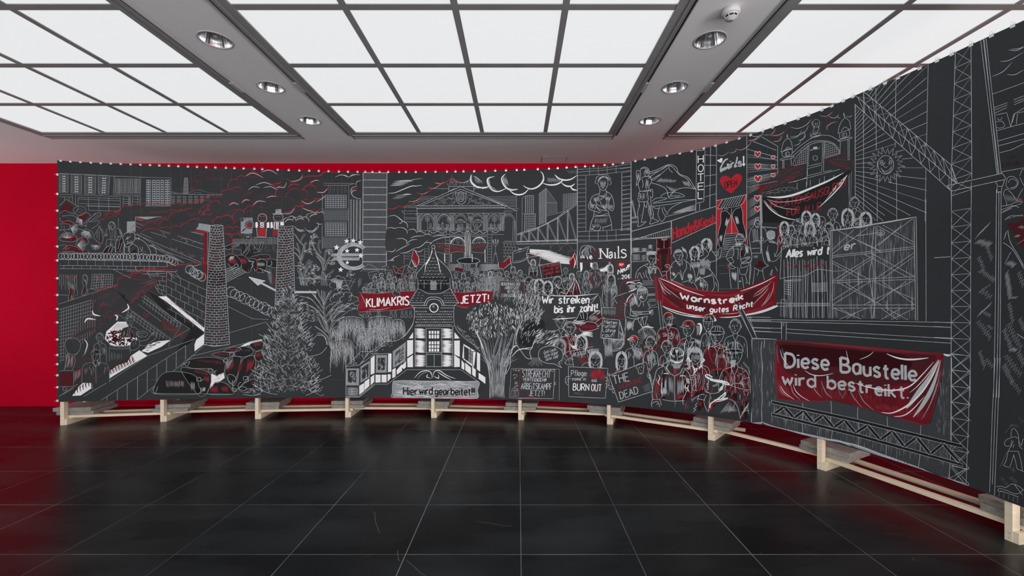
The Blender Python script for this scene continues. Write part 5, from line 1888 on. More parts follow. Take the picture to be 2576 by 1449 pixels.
T('w', 6, "1475 130 1465 190 1490 240 1560 280 1670 270;1740 155 1665 175 1665 240 1720 310 1811 325")
T('l', 4, "1500 150 1540 170 1600 220;1480 140 1480 210 1540 265;1680 190 1690 260 1760 310")
hatch('g', 1.6, "1500 150 1570 180 1600 240 1530 240", 10, .3)
V(1200, 410, 4.5275)
T('w', 6, "0 265 70 285 140 265;195 155 130 180 130 240 170 305 240 325 335 290;325 125 285 165 290 220 330 280 390 310 465 300;370 310 420 350 480 362 540 345 590 295;525 255 570 285 630 295 700 265 755 200 750 130 720 95;745 230 820 250 900 245 960 215 985 180;885 130 920 170 990 195 1070 185 1140 140;960 225 1010 260 1070 265 1115 235;1065 270 1090 300 1140 312")
T('l', 3, "310 140 300 200 340 270;340 280 400 300 460 295;740 110 760 160 730 220;900 140 940 175 1000 190")
hatch('g', 1.5, "800 160 930 160 960 230 800 230", 22, .3)
hatch('g', 1.5, "290 150 330 150 370 280 310 240", 14, .3)
hatch('d', 1.4, "1010 75 1140 70 1140 130 1060 130", 14, .3)

motif('skyline_and_bridge_drawing', 1, 'skyscrapers and steel bridge ruled in grey chalk')
for k in range(8):
 P('g', 1.0, "%d %d 450 %d" % (115 + 22 * k if k < 6 else 310, 388 + 16 * k, 380 + 17 * k))
P('g', 1.2, "0 345 330 475;450 365 450 520;310 520 475 518 450 545 310 548;310 548 305 690;450 545 448 920;410 665 440 665;410 665 408 880;440 665 443 880;310 890 450 890;290 905 445 900;425 665 425 880")
for y in (920, 955, 990, 1025, 1060):
 P('g', 1.0, "295 %d 445 %d" % (y, y + 3))
 for k in range(4):
  P('g', 1.0, "%d %d %d %d" % (310 + 38 * k + (y % 2) * 15, y, 310 + 38 * k + (y % 2) * 15, y + 35))
P('g', 1.3, "515 400 550 375 645 368 642 580;515 400 512 780;550 375 550 580;512 580 545 582 665 577 662 770;545 582 540 780;708 350 785 287 908 450 910 570;708 350 710 715;785 287 785 690;790 455 908 455;790 605 910 575 1020 545;980 355 980 545;980 355 1140 345")
grid('g', 1.1, "553 380 642 372 640 578 553 580", 4, 9)
grid('g', 1.1, "548 585 662 580 660 770 545 780", 6, 7)
grid('d', 1.0, "792 458 908 458 908 575 792 604", 8, 8)
grid('g', 1.1, "980 355 1140 347 1140 440 980 545", 8, 9)
for k in range(10):
 P('g', 1.1, "%d %d %d %d" % (715 + 8 * k, 345 - 7 * k, 716 + 8 * k, 705 - 3 * k))
 P('d', 1.1, "%d %d %d 452" % (792 + 11 * k, 300 + 15 * k, 792 + 11 * k))
P('l', 1.5, "455 812 545 778 690 735 800 685 915 620 1020 540 1140 450;458 822 690 745 915 632 1025 555 1140 470;455 900 1140 880;450 925 1140 915;455 893 1140 872")
xs = [500, 590, 690, 800, 915, 1028, 1140]
yt = [795, 768, 735, 685, 620, 540, 450]
for i in range(6):
 P('l', 1.3, "%d %d %d 900;%d %d %d 900" % (xs[i], yt[i], xs[i] - 2, xs[i] + 12, yt[i], xs[i] + 8))
 P('g', 1.2, "%d %d %d 895;%d %d %d 895" % (xs[i] + 6, yt[i] + 8, xs[i + 1] - 12, xs[i] + 18, yt[i] + 8, xs[i + 1] - 2))
for k in range(17):
 O('d', 1.0, "%d %d 13 12" % (475 + 40 * k, 912 - k))
puffs('d', 1.4, "620 950 680 940 740 945 830 1000;850 980 870 945 930 950 920 1000;980 1000 990 950 1050 950 1060 1000;1040 1040 1080 1010 1140 1030", .5)
for k in range(26):
 y = 975 + 6.4 * k
 x0 = 450 + k * 16 + rng.uniform(-10, 30)
 T('w' if k % 3 else 'l', 3.2, "%.0f %.0f %.0f %.0f %.0f %.0f" % (x0, y, x0 + 160, y + 10, min(1135, x0 + 380), y + 22))
T('l', 3, "450 965 640 1000 830 1030 1000 1060 1130 1085")

motif('street_crowd_drawing', 3, 'crowd of demonstrators in white and red chalk')
V(860, 410, 4.5275)
Fs('K', "280 1290 420 1240 600 1240 840 1240 845 1480 850 1520 270 1520 240 1400")
P('g', 1.3, "300 1250 410 1225 430 1290 320 1320 300 1250;480 1230 570 1215 580 1280 500 1300;455 1185 510 1170 540 1200;580 1170 610 1180 640 1210 700 1180 720 1175 700 1230 690 1260 610 1250 595 1210 580 1170;700 1180 740 1160 780 1190;210 1240 300 1150 390 1190 410 1230;620 1250 640 1225 680 1230")
Fl('D', "590 1180 610 1190 640 1210 700 1190 690 1245 610 1245;620 1270 800 1262 795 1330 640 1340")
S('m', 1.6, "600 1190 640 1215 700 1190;610 1270 800 1262;620 1240 640 1230")
Fs('R', "825 985 875 1080 865 1160 840 1185 800 1120 805 1050")
T('m', 4, "825 1000 820 1080 850 1170;840 1040 850 1100 855 1170")
T('w', 2.5, "825 985 875 1080 868 1150;800 1100 830 1170 850 1185;820 1100 840 1150 850 1180")
S('l', 1.4, "825 985 800 1060 800 1120 840 1185 870 1150 878 1090 825 985;790 1100 770 1160 755 1190")
text('g', 1.2, 'WIR', "320 1290 400 1275", 18)
text('g', 1.2, 'IHR', "490 1265 560 1252", 16)
cr = [(450, 1280), (540, 1290), (770, 1210), (830, 1215), (700, 1290), (375, 1315), (455, 1330), (525, 1345), (600, 1320), (665, 1345), (730, 1320), (790, 1330), (330, 1390), (420, 1390), (500, 1400), (580, 1395), (650, 1405), (720, 1400), (790, 1395), (830, 1390), (280, 1400), (255, 1440)]
hs = 'slscslbslsclsl'
for k, (x, y) in enumerate(cr):
 bust(x, y, 42, 54, hs[k % 14], 'l' if k % 3 == 0 else 'g', 1.0, rng.uniform(-.6, .6), 1.9, 1.9, tone='D' if k % 9 == 4 else None)
Fl('m', "800 1300 770 1340 815 1330")
S('g', 1.2, "290 1440 400 1430 410 1400 360 1360 300 1380 280 1440")
Fs('K', "1230 1290 1400 1250 1470 1240 1811 1220 1990 1250 2000 1480 1240 1480")
P('g', 1.3, "1290 1185 1390 1200 1380 1250 1280 1230 1290 1185;1470 1200 1570 1190 1560 1275 1468 1285 1470 1200")
Fl('D', "1290 1187 1388 1200 1378 1248 1284 1230")
for k, st in enumerate(('KNSTLER', 'BRAUCHEN', 'EURE', 'SOLIDAR')):
 text('l', 1.2, st, "1476 %d 1556 %d" % (1222 + 20 * k, 1216 + 20 * k), 13)
cr = [(1640, 1250), (1690, 1265), (1760, 1250), (1795, 1275), (1300, 1275), (1385, 1285), (1590, 1290), (1530, 1320), (1440, 1330), (1640, 1330), (1700, 1330), (1290, 1390), (1360, 1395), (1430, 1380), (1500, 1390), (1570, 1400), (1730, 1340), (1780, 1350), (1640, 1400), (1250, 1370)]
for k, (x, y) in enumerate(cr):
 bust(x, y, 44, 58, hs[(k * 5) % 14], 'l' if k % 3 == 1 else 'g', 1.0, rng.uniform(-.6, .6), 1.9, 1.8, tone='D' if k % 8 == 3 else None)
V(1200, 410, 4.5275)
Fs('K', "30 1260 140 1220 340 1200 500 1180 560 1130 720 1180 960 1190 1130 1200 1180 1280 1180 1560 1000 1520 30 1480")
Fs('K', "410 1010 500 985 593 950 590 1060 540 1120 450 1135 405 1135")
P('l', 1.5, "410 1010 500 985 595 950 560 1040 590 1060 540 1110 480 1130 405 1140 410 1010;300 1130 375 1065 385 1140 310 1200;560 1035 735 1005 720 1055 570 1080 560 1035")
S('g', 1.2, "470 1010 530 1000 580 970;420 1120 500 1110 550 1080;430 1030 500 1010")
Fl('R', "300 1132 374 1066 384 1140 312 1198;242 1135 305 1150 302 1200 245 1190")
P('l', 1.6, "374 1066 400 1200;242 1132 250 1210;735 1010 705 1170;560 1040 600 1150")
text('m', 1.4, 'WIR SIND WERT', "572 1068 718 1042", 20)
cr = [(100, 1250), (160, 1270), (210, 1250), (280, 1230), (340, 1260), (410, 1210), (430, 1265), (490, 1250), (540, 1310), (60, 1300), (120, 1340), (200, 1330), (240, 1320), (640, 1130), (1010, 1225), (30, 1400), (100, 1390), (190, 1400), (230, 1410), (1080, 1290), (1160, 1260)]
for k, (x, y) in enumerate(cr):
 bust(x, y, 50, 62, hs[(k * 3) % 14], 'l' if k % 3 == 1 else 'g', 1.0, rng.uniform(-.6, .6), 1.9, 1.9, tone='D' if k % 6 == 3 else None)
S('g', 1.4, "560 1080 590 1140 620 1180 600 1240 590 1300;720 1080 710 1140 690 1180 680 1300;600 1200 690 1190;600 1240 690 1230")
S('m', 1.8, "600 1280 620 1300 650 1285 690 1300")
V(1180, 700, 3.915)
cr = [(640, 60), (775, 80), (870, 30), (960, 60), (1160, 90), (590, 40), (690, 60)]
for k, (x, y) in enumerate(cr):
 bust(x, y, 82, 100, 'slscsbl'[k], 'l', 1.1, rng.uniform(-.5, .5), 1.9, 1.0, tone='D' if k in (0, 3) else None)
hatch('g', 1.2, "560 60 690 60 690 160 560 160", 16, .4)
T('w', 3, "850 40 870 90 900 100;900 135 940 150 915 140")
for k in range(40):
 x, y = rng.uniform(560, 1180), rng.uniform(-40, 140)
 T('g', 1.3, "%.0f %.0f %.0f %.0f" % (x, y, x + rng.uniform(-14, 14), y + rng.uniform(20, 50)))
# flag
Fs('R', "1030 0 1060 -40 1085 90 1095 160 970 158")
T('w', 3, "1040 10 1000 90 955 160;1045 0 1080 80 1100 160;1040 40 1030 100 1020 160")
T('m', 4, "1050 20 1060 90 1070 160;1020 60 1000 120 990 160")
V(1200, 410, 4.5275)
Fs('R', "1115 1020 1130 1090 1100 1200 1050 1120")
T('w', 2.5, "1115 1015 1090 1070 1050 1120;1100 1060 1115 1130 1100 1200;1125 1030 1130 1100 1105 1200")
Fl('K', "715 1170 945 1125 965 1280 740 1320")
P('l', 1.4, "712 1165 946 1122 968 1282 738 1322 712 1165")
for q in ("705 1162 735 1155 742 1178 712 1184", "912 1122 945 1116 950 1135 916 1140", "735 1302 765 1298 768 1320 740 1325", "942 1265 968 1260 970 1282 948 1288"):
 Fl('s', q)
text('r', 2.2, 'Nur 50 Wünche'.replace('ü', 'u'), "735 1195 930 1160", 32)
text('r', 2.2, 'wäre für uns'.replace('ä', 'a'), "755 1238 935 1205", 30)
text('r', 2.4, 'wirklich fair', "765 1278 945 1245", 32)

motif('half_timbered_house_drawing', 5, 'half-timbered house with onion tower and white panels')
V(860, 410, 4.5275)
Fs('K', "1040 950 1000 1080 920 1180 850 1270 850 1330 870 1450 1230 1450 1240 1330 1250 1270 1190 1180 1090 1080 1060 980")
S('l', 1.8, "1030 965 1000 1080 920 1180 855 1260 848 1320;1055 965 1090 1080 1190 1180 1245 1260 1255 1320")
O('l', 1.4, "1042 955 20 20")
T('w', 4, "1035 990 1010 1060 960 1150 945 1250;1060 1020 1090 1100 1110 1180 1125 1260;1025 1000 1000 1090 950 1180")
V(0, 0, 1)
for r in range(9):
 y = 648 + 8.0 * r
 hw = 5 + 4.3 * r if r < 8 else 40
 for k in range(-5, 6):
  x = 1090 + k * 9 + (4.5 if r % 2 else 0)
  if abs(x - 1090) < hw + 2:
   S('l' if (k + r) % 3 == 0 else 'g', 1.5, "%.1f %.1f %.1f %.1f %.1f %.1f" % (x - 3.2, y, x, y + 2.6, x + 3.2, y - .2))
V(840, 700, 3.915)
Fs('K', "825 0 830 60 820 100 790 150 720 250 780 275 800 330 780 460 700 570 620 620 500 640 400 740 260 850 120 880 110 1180 560 1180 600 1010 1420 1020 1490 1040 1490 970 1440 900 1440 760 1380 640 1250 560 1190 440 1180 280 1230 245 1150 100 1145 0")
S('l', 1.5, "825 0 828 95 790 160 735 255;1143 0 1148 95 1180 160 1232 245;830 105 870 120 930 150 1040 150 1090 130 1143 100;890 35 888 100;1055 30 1052 110;740 255 780 280 795 350 780 440 730 520 690 570 610 615 510 620;1230 245 1185 280 1185 440 1220 520 1300 600 1370 650 1440 720;795 280 785 430 740 520 690 575")
for k in range(9):
 P('l', 2, "950 %d 1012 %d" % (32 + 10 * k, 32 + 10 * k))
P('l', 1.6, "745 242 900 240;760 265 915 268;790 290 930 292;1070 240 1230 240;1060 268 1205 268;1050 292 1180 292;800 470 1185 472")
S('l', 2.2, "885 270 920 200 985 185 1050 200 1090 270;910 270 930 220 985 205 1040 220 1070 270")
O('w', 3.4, "985 292 42 42")
P('l', 1.8, "985 292 970 270;985 292 985 262")
O('d', 1, "985 292 34 34")
for r in range(6):
 for k in range(16):
  x, y = 812 + 23.5 * k + (11 if r % 2 else 0), 325 + 26 * r
  if x < 1175 and not (925 < x < 1045 and r < 1):
   S('l' if (k * 7 + r) % 4 == 0 else 'g', 2, "%.0f %.0f %.0f %.0f %.0f %.0f" % (x - 9, y - 2, x, y + 7, x + 9, y - 2))
for r in range(4):
 for k in range(6):
  x, y = 800 + 40 * k - 8 * r, 140 + 26 * r
  for xx in (x, 1060 + 26 * k + 6 * r):
   if (xx < 880 or xx > 1075) and xx < 1215:
    S('g', 1.6, "%.0f %.0f %.0f %.0f %.0f %.0f" % (xx - 8, y, xx, y + 6, xx + 8, y - 1))
# roofs of the wings
P('l', 1.3, "120 870 265 720 355 722 250 855;265 720 400 725;120 870 250 855 400 745 560 740;355 722 400 700 510 620 610 618;520 640 400 720")
for k in range(60):
 t = k / 60
 x, y = 160 + 560 * t + rng.uniform(-30, 30), 850 - 310 * t + rng.uniform(-40, 40)
 if y < 850 and y > 560:
  S('g', 1.4, "%.0f %.0f %.0f %.0f %.0f %.0f" % (x - 8, y, x, y + 6, x + 8, y - 2))
for k in range(50):
 t = k / 50
 x, y = 1215 + 220 * t, 450 + 230 * t + rng.uniform(-5, 40)
 S('g', 1.4, "%.0f %.0f %.0f %.0f %.0f %.0f" % (x - 8, y, x, y + 6, x + 8, y - 2))
up(.4)
# white infill
Fl('w', "780 530 780 592 738 592;722 612 780 608 780 740 722 775;778 755 780 875 725 875 722 790;660 870 710 815 710 875 690 895;618 905 670 845 672 910 620 950;575 900 608 880 608 968 575 985;535 745 568 740 566 920 532 925;530 945 560 945 560 985 530 1018;470 950 520 950 520 1025 470 1025;410 950 460 950 460 1025 410 1028;362 790 402 758 400 935 362 950;362 975 398 948 398 1020 362 1055;302 1020 350 985 350 1060 302 1105;250 1060 298 1030 298 1110 250 1148;1188 530 1240 592 1188 595;1185 615 1240 612 1240 775 1186 750;1185 755 1240 795 1240 872 1185 875;1258 805 1286 840 1284 905 1256 885;1294 830 1350 880 1350 950 1294 905;1362 870 1398 900 1396 975 1362 950;1410 725 1440 745 1440 920 1408 895;1425 930 1492 975 1492 1040 1425 990;1275 645 1398 720 1380 880 1265 790")
Fl('s', "120 888 250 888 248 1055 120 1055;262 870 355 810 352 975 262 1030;415 755 525 755 520 930 412 930;580 720 710 625 705 815 580 885")
up(.9)
Fl('K', "138 905 222 905 222 1025 138 1025;275 885 342 840 340 965 275 1005;434 785 505 782 502 902 432 902;605 735 690 665 690 790 605 860;1280 665 1370 720 1368 850 1282 790")
for x0, x1, y0, y1 in ((140, 220, 910, 1020), (278, 340, 880, 990), (436, 500, 788, 900), (608, 645, 720, 850)):
 for k in range(12):
  x, y = rng.uniform(x0, x1), rng.uniform(y0, y1)
  S('l', 1.2, "%.0f %.0f %.0f %.0f %.0f %.0f" % (x, y, x + rng.uniform(-12, 12), y + 14, x + rng.uniform(-10, 10), y + 28))
head(180, 950, 40, 48, 's', 'l', 1.2)
grid('l', 1.6, "655 700 690 675 688 780 655 805", 2, 3)
hatch('g', 1.4, "608 740 645 710 645 800 608 840", 14, .2)
Fl('w', "1284 672 1318 692 1318 810 1284 788;1326 696 1366 722 1364 845 1326 815")
up(1.3)
for u in (1298, 1345):
 P('K', 2.2, "%d 675 %d 830" % (u, u))
P('K', 2.2, "1282 710 1368 762;1282 748 1368 802")
P('K', 2.5, "1260 640 1282 665;1398 720 1368 722;1385 880 1366 850;1265 790 1284 790")
up(.4)
Fl('w', "935 518 1038 518 1036 592 935 592;935 622 1040 620 1036 722 935 722")
up(.8)
for x in (958, 986, 1012):
 P('K', 3.2, "%d 515 %d 725" % (x, x))
P('K', 3.2, "932 552 1040 552;932 655 1040 655;932 690 1040 690")
P('l', 1.6, "910 492 1062 492 1062 870;910 492 912 870;800 490 800 870;1172 480 1172 870;912 750 1062 750;988 755 988 870;908 870 1062 870;915 730 1060 730")
for x0, x1 in ((802, 905), (1068, 1170)):
 for y0, y1 in ((494, 595), (612, 735), (755, 872)):
  for k in range(int((y1 - y0) / 6)):
   y = y0 + 6 * k + 3
   a, b2 = (x0, x0 + rng.uniform(70, 100)) if (k % 2 == 0) else (x0 + rng.uniform(0, 30), x1)
   T('w', 3.6, "%.0f %.0f %.0f %.0f" % (a - 6, y, b2, y + 1))
hatch('l', 2.2, "125 1075 240 1080 240 1155 120 1150", 3, .05)
for k in range(9):
 T('l', 2.2, "122 %d 244 %d" % (1078 + 9 * k, 1080 + 9 * k))
P('l', 1.3, "120 870 118 1162 245 1165 395 1042 530 1042 720 900 1250 900 1420 1015;115 1170 250 1170 400 1052")
T('w', 4, "790 985 850 925 920 910 960 935 965 970;950 985 915 970 925 945;975 970 990 920 1040 910 1110 955 1200 990;985 965 1030 985 1030 950;1020 920 1080 960 1155 1000")
T('l', 2, "820 990 870 940 930 920;950 930 970 980 920 980")

motif('painted_sign_drawing', 7, 'pale chalk sign reading Hier wird gearbeitet with three exclamation marks')
Fs('s', "590 1012 700 1006 900 1012 1100 1010 1300 1016 1428 1020 1415 1100 1415 1180 1200 1186 1000 1182 800 1184 600 1180 578 1120 578 1050")
up(.4)
for k in range(210):
 x, y = rng.uniform(590, 1380), rng.uniform(1016, 1175)
 T('l' if k % 3 else 'w', 1.8, "%.0f %.0f %.0f %.0f %.0f %.0f" % (x, y, x + 40, y + rng.uniform(-6, 10), x + 90, y + rng.uniform(-10, 26)) if x < 1320 else "%.0f %.0f %.0f %.0f" % (x, y, x + 8, y + 50 if y < 1110 else 1175))
hatch('h', 2.2, "780 1020 1200 1020 1180 1050 800 1040", 14, .3)
hatch('h', 2.2, "640 1030 700 1030 720 1060 640 1060", 8, .3)
S('l', 2, "590 1012 700 1006 900 1012 1100 1010 1300 1016 1428 1020 1415 1100 1415 1180;578 1050 590 1012;578 1050 578 1120 600 1180 1000 1182 1415 1182")
up(.9)
text('B', 5.2, 'Hier', "686 1146 822 1148", 74, 0)
text('B', 5.2, 'wird', "842 1146 970 1142", 74, 0)
text('B', 5.2, 'gearbeitet!!!', "996 1144 1386 1152", 66, 0, fin=1.1)
T('r', 2.4, "1030 1158 1100 1162 1310 1160")

motif('klima_banner_drawing', 4, 'red painted banner reading KLIMAKRIS, cut off by the tower')
Fl('R', "248 140 330 146 420 150 510 145 600 135 700 130 798 125 820 118 790 160 730 250 790 285 720 298 640 310 540 320 430 325 330 328 246 333")
up(.3)
for q, n in (("255 150 330 160 300 320 250 325", 8), ("350 300 800 285 800 250 400 280", 6)):
 hatch('m', 3, q, n, .2)
hatch('B', 4, "330 165 700 150 640 190 340 200", 5, .3)
T('m', 3.5, "250 142 420 152 600 138 800 122;248 330 430 322 640 308 780 284;250 145 248 330")
T('l', 2.4, "262 150 290 200 320 270;340 305 440 310 560 290;265 140 280 145")
S('g', 1.4, "248 140 420 150 500 140 600 135 800 122;246 333 430 325 640 310 785 284")
up(.8)
text('w', 5.6, 'KLIMAKRIS', "322 284 736 262", 84, .02, wob=.03)
V(840, 700, 3.915)
Fl('K', "578 150 600 118 650 150 640 175 595 175")
S('g', 1.2, "578 150 600 118 650 150 640 178 595 172 578 150;500 130 440 150 430 160;440 128 490 142")
for k, x in enumerate((325, 355, 435, 450, 565, 605, 672, 712, 755)):
 S('g', 1.3, "%d 320 %d 350 %d 380 %d 388 %d 375 %d 345 %d 315" % (x - 8, x - 6, x - 14, x, x + 12, x + 6, x + 8))

motif('jetzt_banner_drawing', 4, 'red painted banner reading JETZT')
Fl('R', "1155 128 1300 140 1440 125 1560 130 1560 200 1545 270 1440 280 1300 290 1205 272 1232 245 1190 170")
up(.3)
T('m', 3, "1160 130 1300 142 1440 128 1556 132;1400 130 1430 160 1410 180;1480 140 1500 200 1470 260;1540 140 1550 200 1530 260")
T('r', 2.4, "1390 135 1440 160 1430 175;1230 260 1330 280 1450 275")
S('g', 1.3, "1155 128 1300 140 1440 125 1560 130;1210 272 1300 290 1440 280")
up(.8)
text('w', 5.4, 'JETZT!', "1250 248 1520 232", 74, .03, wob=.04)
# ================================================================== trees and shrubs
motif('tree_drawing', 3, 'spindly shrubs and flowering plants in white chalk')
V(500, 410, 4.675)
for t in ("1120 830 1180 920 1240 1000 1200 1150", "1245 830 1200 900 1190 930", "1260 930 1230 1000 1200 1130", "1330 860 1340 960 1380 1040 1480 1150", "1310 900 1300 1000 1330 1080", "1120 990 1180 1050 1190 1150", "1150 940 1180 1040", "1420 900 1400 980 1430 1060", "1360 1050 1430 1120 1470 1200 1450 1300", "1120 1050 1170 1100 1200 1170", "1300 1130 1260 1200 1230 1300 1220 1440", "1330 1150 1280 1230 1240 1330", "1380 1090 1440 1170 1460 1260", "1560 1020 1500 1020 1480 1080 1470 1180", "1540 1100 1500 1180 1480 1260", "1480 1300 1500 1440", "1450 1270 1440 1440", "1470 1280 1470 1440", "1520 1310 1560 1280 1580 1250", "1260 1240 1250 1330 1260 1440", "1160 1260 1190 1330 1210 1440", "1180 1240 1215 1330 1235 1440", "1180 1330 1200 1430", "1300 1290 1270 1350 1265 1440", "1200 1360 1440 1350", "1285 1400 1300 1340 1340 1370 1390 1340 1440 1350", "1390 1350 1350 1330 1380 1320 1400 1340 1430 1320"):
 S('l' if rng.random() < .5 else 'g', 1.5, t)
 S('g', 1.2, ' '.join('%.0f' % (v + (14 if i % 2 == 0 else 6)) for i, v in enumerate(nums(t))))
for cx, cy, r, n in ((1350, 870, 55, 26), (1330, 950, 45, 18), (1300, 1035, 60, 22), (1190, 1220, 70, 34), (1330, 1220, 80, 26), (1540, 1060, 60, 26), (1560, 1180, 50, 22), (1380, 1255, 60, 18), (1330, 1300, 45, 14), (1620, 1390, 70, 34), (1780, 1310, 60, 22), (1510, 1340, 40, 12), (1360, 1400, 60, 20)):
 for k in range(n):
  a = rng.uniform(0, 6.28)
  x, y = cx + r * rng.random() * math.cos(a), cy + r * .7 * rng.random() * math.sin(a)
  T('l' if k % 2 else 'g', 2.2, "%.0f %.0f %.0f %.0f %.0f %.0f" % (x - 10, y + 4, x, y - 6, x + 12, y - rng.uniform(-4, 10)))
# bare branching tree
V(480, 680, 3.6225)
for t in ("1275 715 1260 580 1230 470 1210 380 1205 300 1170 230 1150 170", "1290 715 1275 580 1285 470 1340 380 1420 330 1449 300", "1250 540 1220 460 1160 380 1100 330 1000 290", "1215 400 1150 320 1090 260 990 235", "1205 340 1140 250 1110 200", "1210 310 1250 230 1280 180", "1230 420 1300 330 1370 280", "1240 470 1310 380 1370 330 1430 320", "1265 560 1320 470 1400 420", "1130 510 1200 560 1250 620 1270 700", "1150 590 1210 600 1250 680", "1160 430 1190 500 1230 560", "1190 420 1220 500 1250 570", "1240 680 1225 610 1180 575 1150 575", "1205 350 1215 260 1215 190", "1060 300 1070 340", "1110 270 1060 240", "1140 250 1130 190", "1170 290 1080 180", "1020 260 990 280", "1060 290 980 300", "1225 280 1260 200", "1200 290 1190 180", "1340 380 1400 370", "1285 470 1270 400 1290 350"):
 S('l', 1.5, t)
 if rng.random() < .7:
  S('g', 1.2, ' '.join('%.0f' % (v + (12 if i % 2 == 0 else 3)) for i, v in enumerate(nums(t))))
for k in range(90):
 x, y = rng.uniform(1040, 1180), rng.uniform(330, 470)
 T('g', 1.8, "%.0f %.0f %.0f %.0f %.0f %.0f" % (x, y, x + 10, y + rng.uniform(-10, 4), x + 18, y + rng.uniform(-10, 12)))
puffs('l', 1.5, "1240 360 1260 330 1290 320 1330 300 1370 290 1400 240 1440 210;1260 390 1290 380 1330 370 1370 350 1410 320;1290 290 1300 240 1340 220 1390 230;1350 200 1380 160 1440 170;1300 480 1330 460 1360 480;1290 160 1290 110 1320 80 1370 70 1400 100 1390 150", .5)
for k in range(60):
 x, y = rng.uniform(1240, 1440), rng.uniform(190, 380)
 T('g', 1.6, "%.0f %.0f %.0f %.0f" % (x, y, x + rng.uniform(-12, 12), y + rng.uniform(4, 16)))
for k in range(14):
 T('l', 1.7, "%d 170 %d 120 %d 85" % (1330 + 3 * k, 1325 + 4 * k, 1300 + 7 * k))
P('g', 1.3, "960 70 1449 95;1450 95 1500 110")
V(840, 700, 3.915)
S('g', 1.4, "0 390 60 340 130 280 230 220;20 410 80 370 150 320 220 300;0 350 40 280 90 250;130 280 190 300 220 290;125 110 150 60 180 0;150 120 180 60 210 0;100 40 60 60 20 60;250 0 255 70;265 0 262 60;240 20 245 90")
puffs('l', 1.5, "0 200 30 170 70 160 70 130 110 115 150 140 160 190 140 220;150 200 200 190 230 220 220 270;120 270 160 260 200 270 230 300;0 120 40 130 90 110;180 310 210 300 230 320", .5)
for k in range(50):
 x, y = rng.uniform(0, 230), rng.uniform(130, 330)
 T('g', 1.7, "%.0f %.0f %.0f %.0f" % (x, y, x + rng.uniform(-12, 12), y + rng.uniform(6, 18)))

motif('willow_drawing', 4, 'weeping willow with hanging strands in white chalk')
V(840, 700, 3.915)
for cx, y0, hw, n, L in ((170, 380, 130, 30, 250), (460, 375, 130, 30, 260), (630, 405, 65, 14, 180), (290, 490, 60, 16, 260), (400, 490, 70, 16, 200), (80, 600, 110, 26, 290), (480, 500, 60, 14, 200), (30, 480, 50, 10, 160)):
 ribbon('l', 1.6, ell(cx, y0 + 50, hw, 52, 180, 360), True)
 for k in range(n):
  u = -1 + 2 * (k + .5) / n
  x = cx + hw * u
  ys = y0 + 50 - 50 * math.sqrt(max(0, 1 - u * u)) + rng.uniform(0, 12)
  l = L * rng.uniform(.55, 1.1)
  pts = []
  for i in range(12):
   t = i / 11
   pts.append((x + (u * 14) * t + rng.uniform(-4, 4), ys + l * t))
  if y0 + l > 470 and x > 700:
   continue
  T('l' if rng.random() < .45 else 'g', 2.2, ' '.join('%.0f %.0f' % p for p in pts))
  if rng.random() < .6:
   T('l', 1.6, ' '.join('%.0f %.0f' % (p[0] + 7, p[1] + 9) for p in pts[:9]))
S('g', 1.4, "240 350 280 360 300 350 280 390;250 360 300 390;280 360 270 380;180 640 220 700 230 770")

motif('tree_drawing', 6, 'gnarled tree with thick trunk and white leaf flecks')
V(1180, 700, 3.915)
Fs('K', "-20 300 100 250 250 230 400 260 500 340 640 300 740 400 740 540 660 640 600 780 540 760 470 660 410 720 410 840 400 900 350 960 340 1180 205 1180 190 1000 130 800 80 540 0 460")
Fs('k', "740 540 660 620 640 700 600 790 560 690 500 650 440 660 420 720 480 600 500 540 640 400 740 420")
S('l', 2.2, "60 520 110 620 130 720 180 820 200 900 205 1180;80 540 125 640 160 760 200 850 235 1000;350 960 405 860 410 720 460 660 500 700 560 780 610 790 600 720 660 610 740 540;345 1180 345 1000 370 900;510 340 520 420 480 520 460 600 470 650;490 360 500 430 460 530 440 620 430 680;400 360 460 370 500 400;740 535 690 560 640 620 620 690 580 700 530 690")
T('w', 4, "505 345 520 420 470 540 460 650;415 780 480 710 560 690 620 680;60 500 120 640 135 700;420 740 430 690 480 655")
for k in range(46):
 x0 = rng.uniform(205, 345)
 x1 = 100 + (x0 - 205) * 2.6 + rng.uniform(-30, 30)
 y1 = rng.uniform(560, 800)
 pts = [(x0, 1180 - rng.uniform(0, 30)), (x0 + rng.uniform(-8, 8), 1000), (x0 + (x1 - x0) * .3, 850), (x1, y1)]
 T('l' if k % 3 == 0 else 'g', 2.0, ' '.join('%.0f %.0f' % p for p in pts))
for k in range(16):
 T('g', 1.8, "%d 1170 %d 1090 %d 1000" % (210 + 8 * k, 214 + 8 * k, 208 + 8 * k))
for t in ("230 780 260 660 280 600 290 560", "250 800 300 680 320 580", "300 860 360 700 400 620 430 540", "180 760 160 660 140 600", "330 880 380 800 400 700"):
 S('l', 1.6, t)
 S('g', 1.3, ' '.join('%.0f' % (v + 10) for v in nums(t)))
for k in range(330):
 a, r = rng.uniform(0, 6.28), math.sqrt(rng.random())
 x, y = 235 + 260 * r * math.cos(a), 400 + 170 * r * math.sin(a)
 d = 1 if x > 235 else -1
 c = rng.random()
 T('w' if c < .22 else ('l' if c < .55 else 'g'), 3.2 if c < .22 else 2.0, "%.0f %.0f %.0f %.0f %.0f %.0f" % (x, y, x + 7 * d + rng.uniform(-6, 6), y + 14, x + rng.uniform(-6, 16) * d, y + rng.uniform(22, 42)))
for k in range(170):
 x, y = rng.uniform(500, 770), rng.uniform(230, 660)
 if y - 230 > (770 - x) * 2.4 or (x > 670 and y < 330):
  continue
 c = rng.random()
 T('w' if c < .16 else ('l' if c < .5 else 'g'), 2.2, "%.0f %.0f %.0f %.0f %.0f %.0f" % (x, y, x + 8, y - 16, x + rng.uniform(4, 34), y - rng.uniform(20, 50)))
